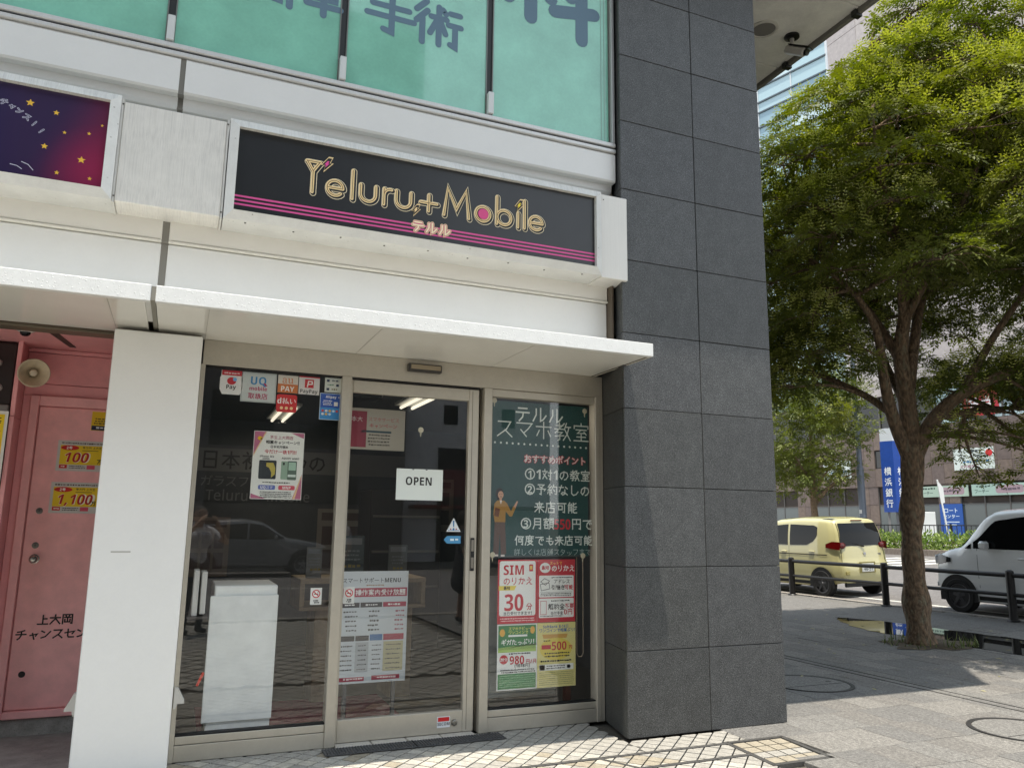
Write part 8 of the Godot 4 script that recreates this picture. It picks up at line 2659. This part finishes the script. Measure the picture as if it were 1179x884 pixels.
# ---------------------------------------------------------------- what stands behind the camera and shows in the shop's glass
func build_behind() -> void:
	# the setts go on to the kerb, then the street
	var g := Geo.new()
	var s := 0.285
	for i in range(-60, 28):
		for j in range(1, 52):
			if (i + j) % 2 != 0:
				continue
			var m := Vector3(i * s * 0.5 + 0.03, -0.003, j * s * 0.5)
			if m.x > 3.55 or m.z < (2.25 if m.x > -1.75 else 0.36) or m.z > 7.0:
				continue
			var h := s * 0.5 - 0.017
			g.quad(m + Vector3(-h, 0, 0), m + Vector3(0, 0, -h), m + Vector3(h, 0, 0), m + Vector3(0, 0, h))
	var st := get_node("pavement")
	part("setts_towards_street", g.mesh(), mats["sett b"], st).set_meta("kind", "stuff")
	g = Geo.new()
	for j in 12:
		for i in 30:
			var a := Vector3(3.76 + i * 0.3, -0.002, 2.65 + j * 0.45)
			g.quad(a, a + Vector3(0.2945, 0, 0), a + Vector3(0.2945, 0, 0.4445), a + Vector3(0, 0, 0.4445))
	part("flags_towards_street", g.mesh(), mats["flag 1"], st).set_meta("kind", "stuff")
	g = Geo.new()
	g.quad(Vector3(-60, -0.024, 7.4), Vector3(12.3, -0.024, 7.4), Vector3(12.3, -0.024, 20.0), Vector3(-60, -0.024, 20.0))
	structure("street", g.mesh(), mats["asphalt"])
	var kerb := Node3D.new()
	kerb.name = "street_kerb"
	kerb.set_meta("kind", "structure")
	add_child(kerb)
	for k in 24:
		piece("kerb_stone", Vector3(-6.0 + k * 0.6, -0.03, 7.22), Vector3(-5.406 + k * 0.6, 0.02, 7.4), mats["kerbstone"], kerb, 0.012)
	for k in 3:
		g = Geo.new()
		g.quad(Vector3(-6 + k * 7.0, -0.020, 13.4), Vector3(-2 + k * 7.0, -0.020, 13.4), Vector3(-2 + k * 7.0, -0.020, 13.55), Vector3(-6 + k * 7.0, -0.020, 13.55))
		part("lane_mark", g.mesh(), mats["roadpaint"], get_node("street"))

	# building with a dark front, and a paler lower one beside it
	var dark := grained("opposite dark", Color(0.36, 0.35, 0.345), 2.0, 0.04, 0.08, 0.0, Color.WHITE, 0.6)
	var ob := thing("dark_building", "dark building across the street mirrored in the shop windows", "building", Vector3(-4.0, 0.0, 24.0))
	piece("wall", Vector3(-22.0, 0.0, 0.0), Vector3(12.0, 22.0, 10.0), dark, ob, 0.0)
	for k in 10:
		for r in 5:
			var w := holder("window", ob)
			piece("pane", Vector3(-20.0 + k * 3.1, 4.2 + r * 3.1, -0.03), Vector3(-17.8 + k * 3.1, 6.2 + r * 3.1, -0.01), flat(Color(0.10, 0.12, 0.13), 0.05), w, 0.0)
			piece("frame", Vector3(-20.05 + k * 3.1, 4.1 + r * 3.1, -0.06), Vector3(-17.75 + k * 3.1, 4.2 + r * 3.1, -0.005), flat(Color(0.30, 0.30, 0.30), 0.5), w, 0.01)
	for k in 5:
		piece("shop_opening", Vector3(-20.0 + k * 6.2, 0.0, -0.04), Vector3(-14.6 + k * 6.2, 3.0, -0.01), flat(Color(0.05, 0.05, 0.05), 0.3), ob, 0.0)
		piece("sign_band", Vector3(-20.0 + k * 6.2, 3.05, -0.2), Vector3(-14.6 + k * 6.2, 3.75, -0.02), flat([Color(0.30, 0.10, 0.09), Color(0.24, 0.24, 0.22), Color(0.12, 0.16, 0.24)][k % 3], 0.4), ob, 0.01)
	var lb := thing("pale_building", "pale low building with small square windows mirrored in the shop door", "building", Vector3(8.3, 0.0, 25.0))
	piece("wall", Vector3(0.0, 0.0, 0.0), Vector3(6.5, 8.2, 9.0), grained("opposite pale", Color(0.82, 0.82, 0.82), 2.0, 0.02, 0.05, 0.0, Color.WHITE, 0.6), lb, 0.0)
	for k in 3:
		piece("window", Vector3(1.6 + k * 1.3, 5.6, -0.03), Vector3(2.2 + k * 1.3, 6.4, -0.01), flat(Color(0.06, 0.06, 0.07), 0.1), lb, 0.0)
	for k in 8:
		piece("parapet_slot", Vector3(0.3 + k * 0.78, 7.6, -0.03), Vector3(0.8 + k * 0.78, 7.85, -0.01), flat(Color(0.08, 0.08, 0.09), 0.3), lb, 0.0)
	piece("entrance", Vector3(1.4, 0.0, -0.05), Vector3(2.9, 4.6, -0.01), flat(Color(0.07, 0.06, 0.06), 0.3), lb, 0.0)
	piece("hanging_sign", Vector3(1.6, 2.6, -0.12), Vector3(2.7, 3.7, -0.052), flat(Color(0.45, 0.20, 0.20), 0.5), lb, 0.02)
	piece("awning", Vector3(0.2, 2.1, -0.7), Vector3(6.2, 2.25, -0.01), flat(Color(0.42, 0.10, 0.09), 0.6), lb, 0.02)

	# dark car waiting in the street
	var spec := {
		"length": 4.4, "half": 0.90, "belt": 0.98, "wheel": 0.35, "dark_rims": false, "front_axle": -1.40, "rear_axle": 1.35,
		"top": [Vector2(-2.2, 0.82), Vector2(-1.9, 0.95), Vector2(-1.0, 1.08), Vector2(-0.2, 1.55), Vector2(0.3, 1.62), Vector2(1.5, 1.55), Vector2(2.2, 1.15)],
		"plan": [Vector2(-2.2, 0.82), Vector2(-1.7, 0.97), Vector2(-1.0, 1.0), Vector2(1.5, 1.0), Vector2(2.2, 0.88)],
		"bottom": [Vector2(-2.2, 0.30), Vector2(-1.4, 0.24), Vector2(1.4, 0.24), Vector2(2.2, 0.32)],
		"nose": [Vector2(0.3, 0.05), Vector2(0.6, 0.0), Vector2(0.9, 0.1)], "tail": [Vector2(0.3, -0.05), Vector2(0.7, 0.0), Vector2(1.2, -0.15)],
		"side_windows": [[-0.85, 0.1, [Vector2(-0.85, 1.05), Vector2(0.1, 1.04)], [Vector2(-0.85, 1.10), Vector2(-0.2, 1.44), Vector2(0.1, 1.47)]], [0.16, 1.3, [Vector2(0.16, 1.04), Vector2(1.3, 1.08)], [Vector2(0.16, 1.47), Vector2(1.3, 1.40)]]],
		"seams": [[0.13, 0.138, [Vector2(0, 0.3)], [Vector2(0, 1.04)]]],
		"handles": [Vector2(0.0, 0.92), Vector2(0.9, 0.94)], "mirror": Vector2(-0.6, 1.10), "lamp": Vector2(0.66, 0.82), "screen": [Vector2(-0.95, 1.09), Vector2(-0.22, 1.52)], "rear_glass": Vector2(1.1, 1.3)}
	car("dark_car", "dark grey car in the street mirrored in the left shop window", spec, paint("grey paint", Color(0.42, 0.43, 0.44)), Vector3(2.0, -0.024, 18.4), -PI / 2)

	# the one who takes the picture, phone raised, and two passers-by
	var back := Vector3(-0.3886, 0, 0.9214)
	var ph := person("person in a pale shirt holding up a phone, mirrored in the left shop window", Vector3(CAM.x + 0.45, 0.0, CAM.z) + back * 0.42, deg_to_rad(-22.87), {
		"elbow1": Vector3(0.33, 1.22, -0.16), "hand1": Vector3(0.13, 1.47, -0.28), "elbow-1": Vector3(-0.33, 1.22, -0.16), "hand-1": Vector3(-0.13, 1.47, -0.28)},
		Color(0.55, 0.58, 0.63), Color(0.035, 0.037, 0.045), Color(0.02, 0.018, 0.016))
	var phone := thing("phone", "black phone held up by the person mirrored in the shop window", "phone", Vector3(CAM.x + 0.45, CAM.y, CAM.z) + back * 0.07, deg_to_rad(-22.87))
	piece("case", Vector3(-0.08, -0.038, -0.004), Vector3(0.08, 0.038, 0.005), flat(Color(0.03, 0.03, 0.03), 0.2), phone, 0.003)
	piece("lens_plate", Vector3(0.045, 0.0, -0.006), Vector3(0.075, 0.032, -0.004), flat(Color(0.1, 0.1, 0.1), 0.1), phone, 0.0)
	person("person in a grey top walking past, mirrored in the left shop window beside the door", Vector3(2.9, 0.0, 9.2), 1.35, {"knee1": Vector3(0.1, 0.49, -0.16), "ankle1": Vector3(0.11, 0.10, -0.18), "ankle-1": Vector3(-0.11, 0.12, 0.22)}, Color(0.30, 0.32, 0.36), Color(0.10, 0.085, 0.07), Color(0.05, 0.05, 0.055))
	person("person in a dark skirt walking past, mirrored in the shop door glass", Vector3(4.2, 0.0, 6.1), -1.5, {"skirt": true, "shin": Color(0.40, 0.26, 0.19), "hand1": Vector3(0.14, 1.0, -0.26), "elbow1": Vector3(0.23, 1.08, 0.02)}, Color(0.05, 0.05, 0.055), Color(0.025, 0.025, 0.03), Color(0.03, 0.02, 0.015))
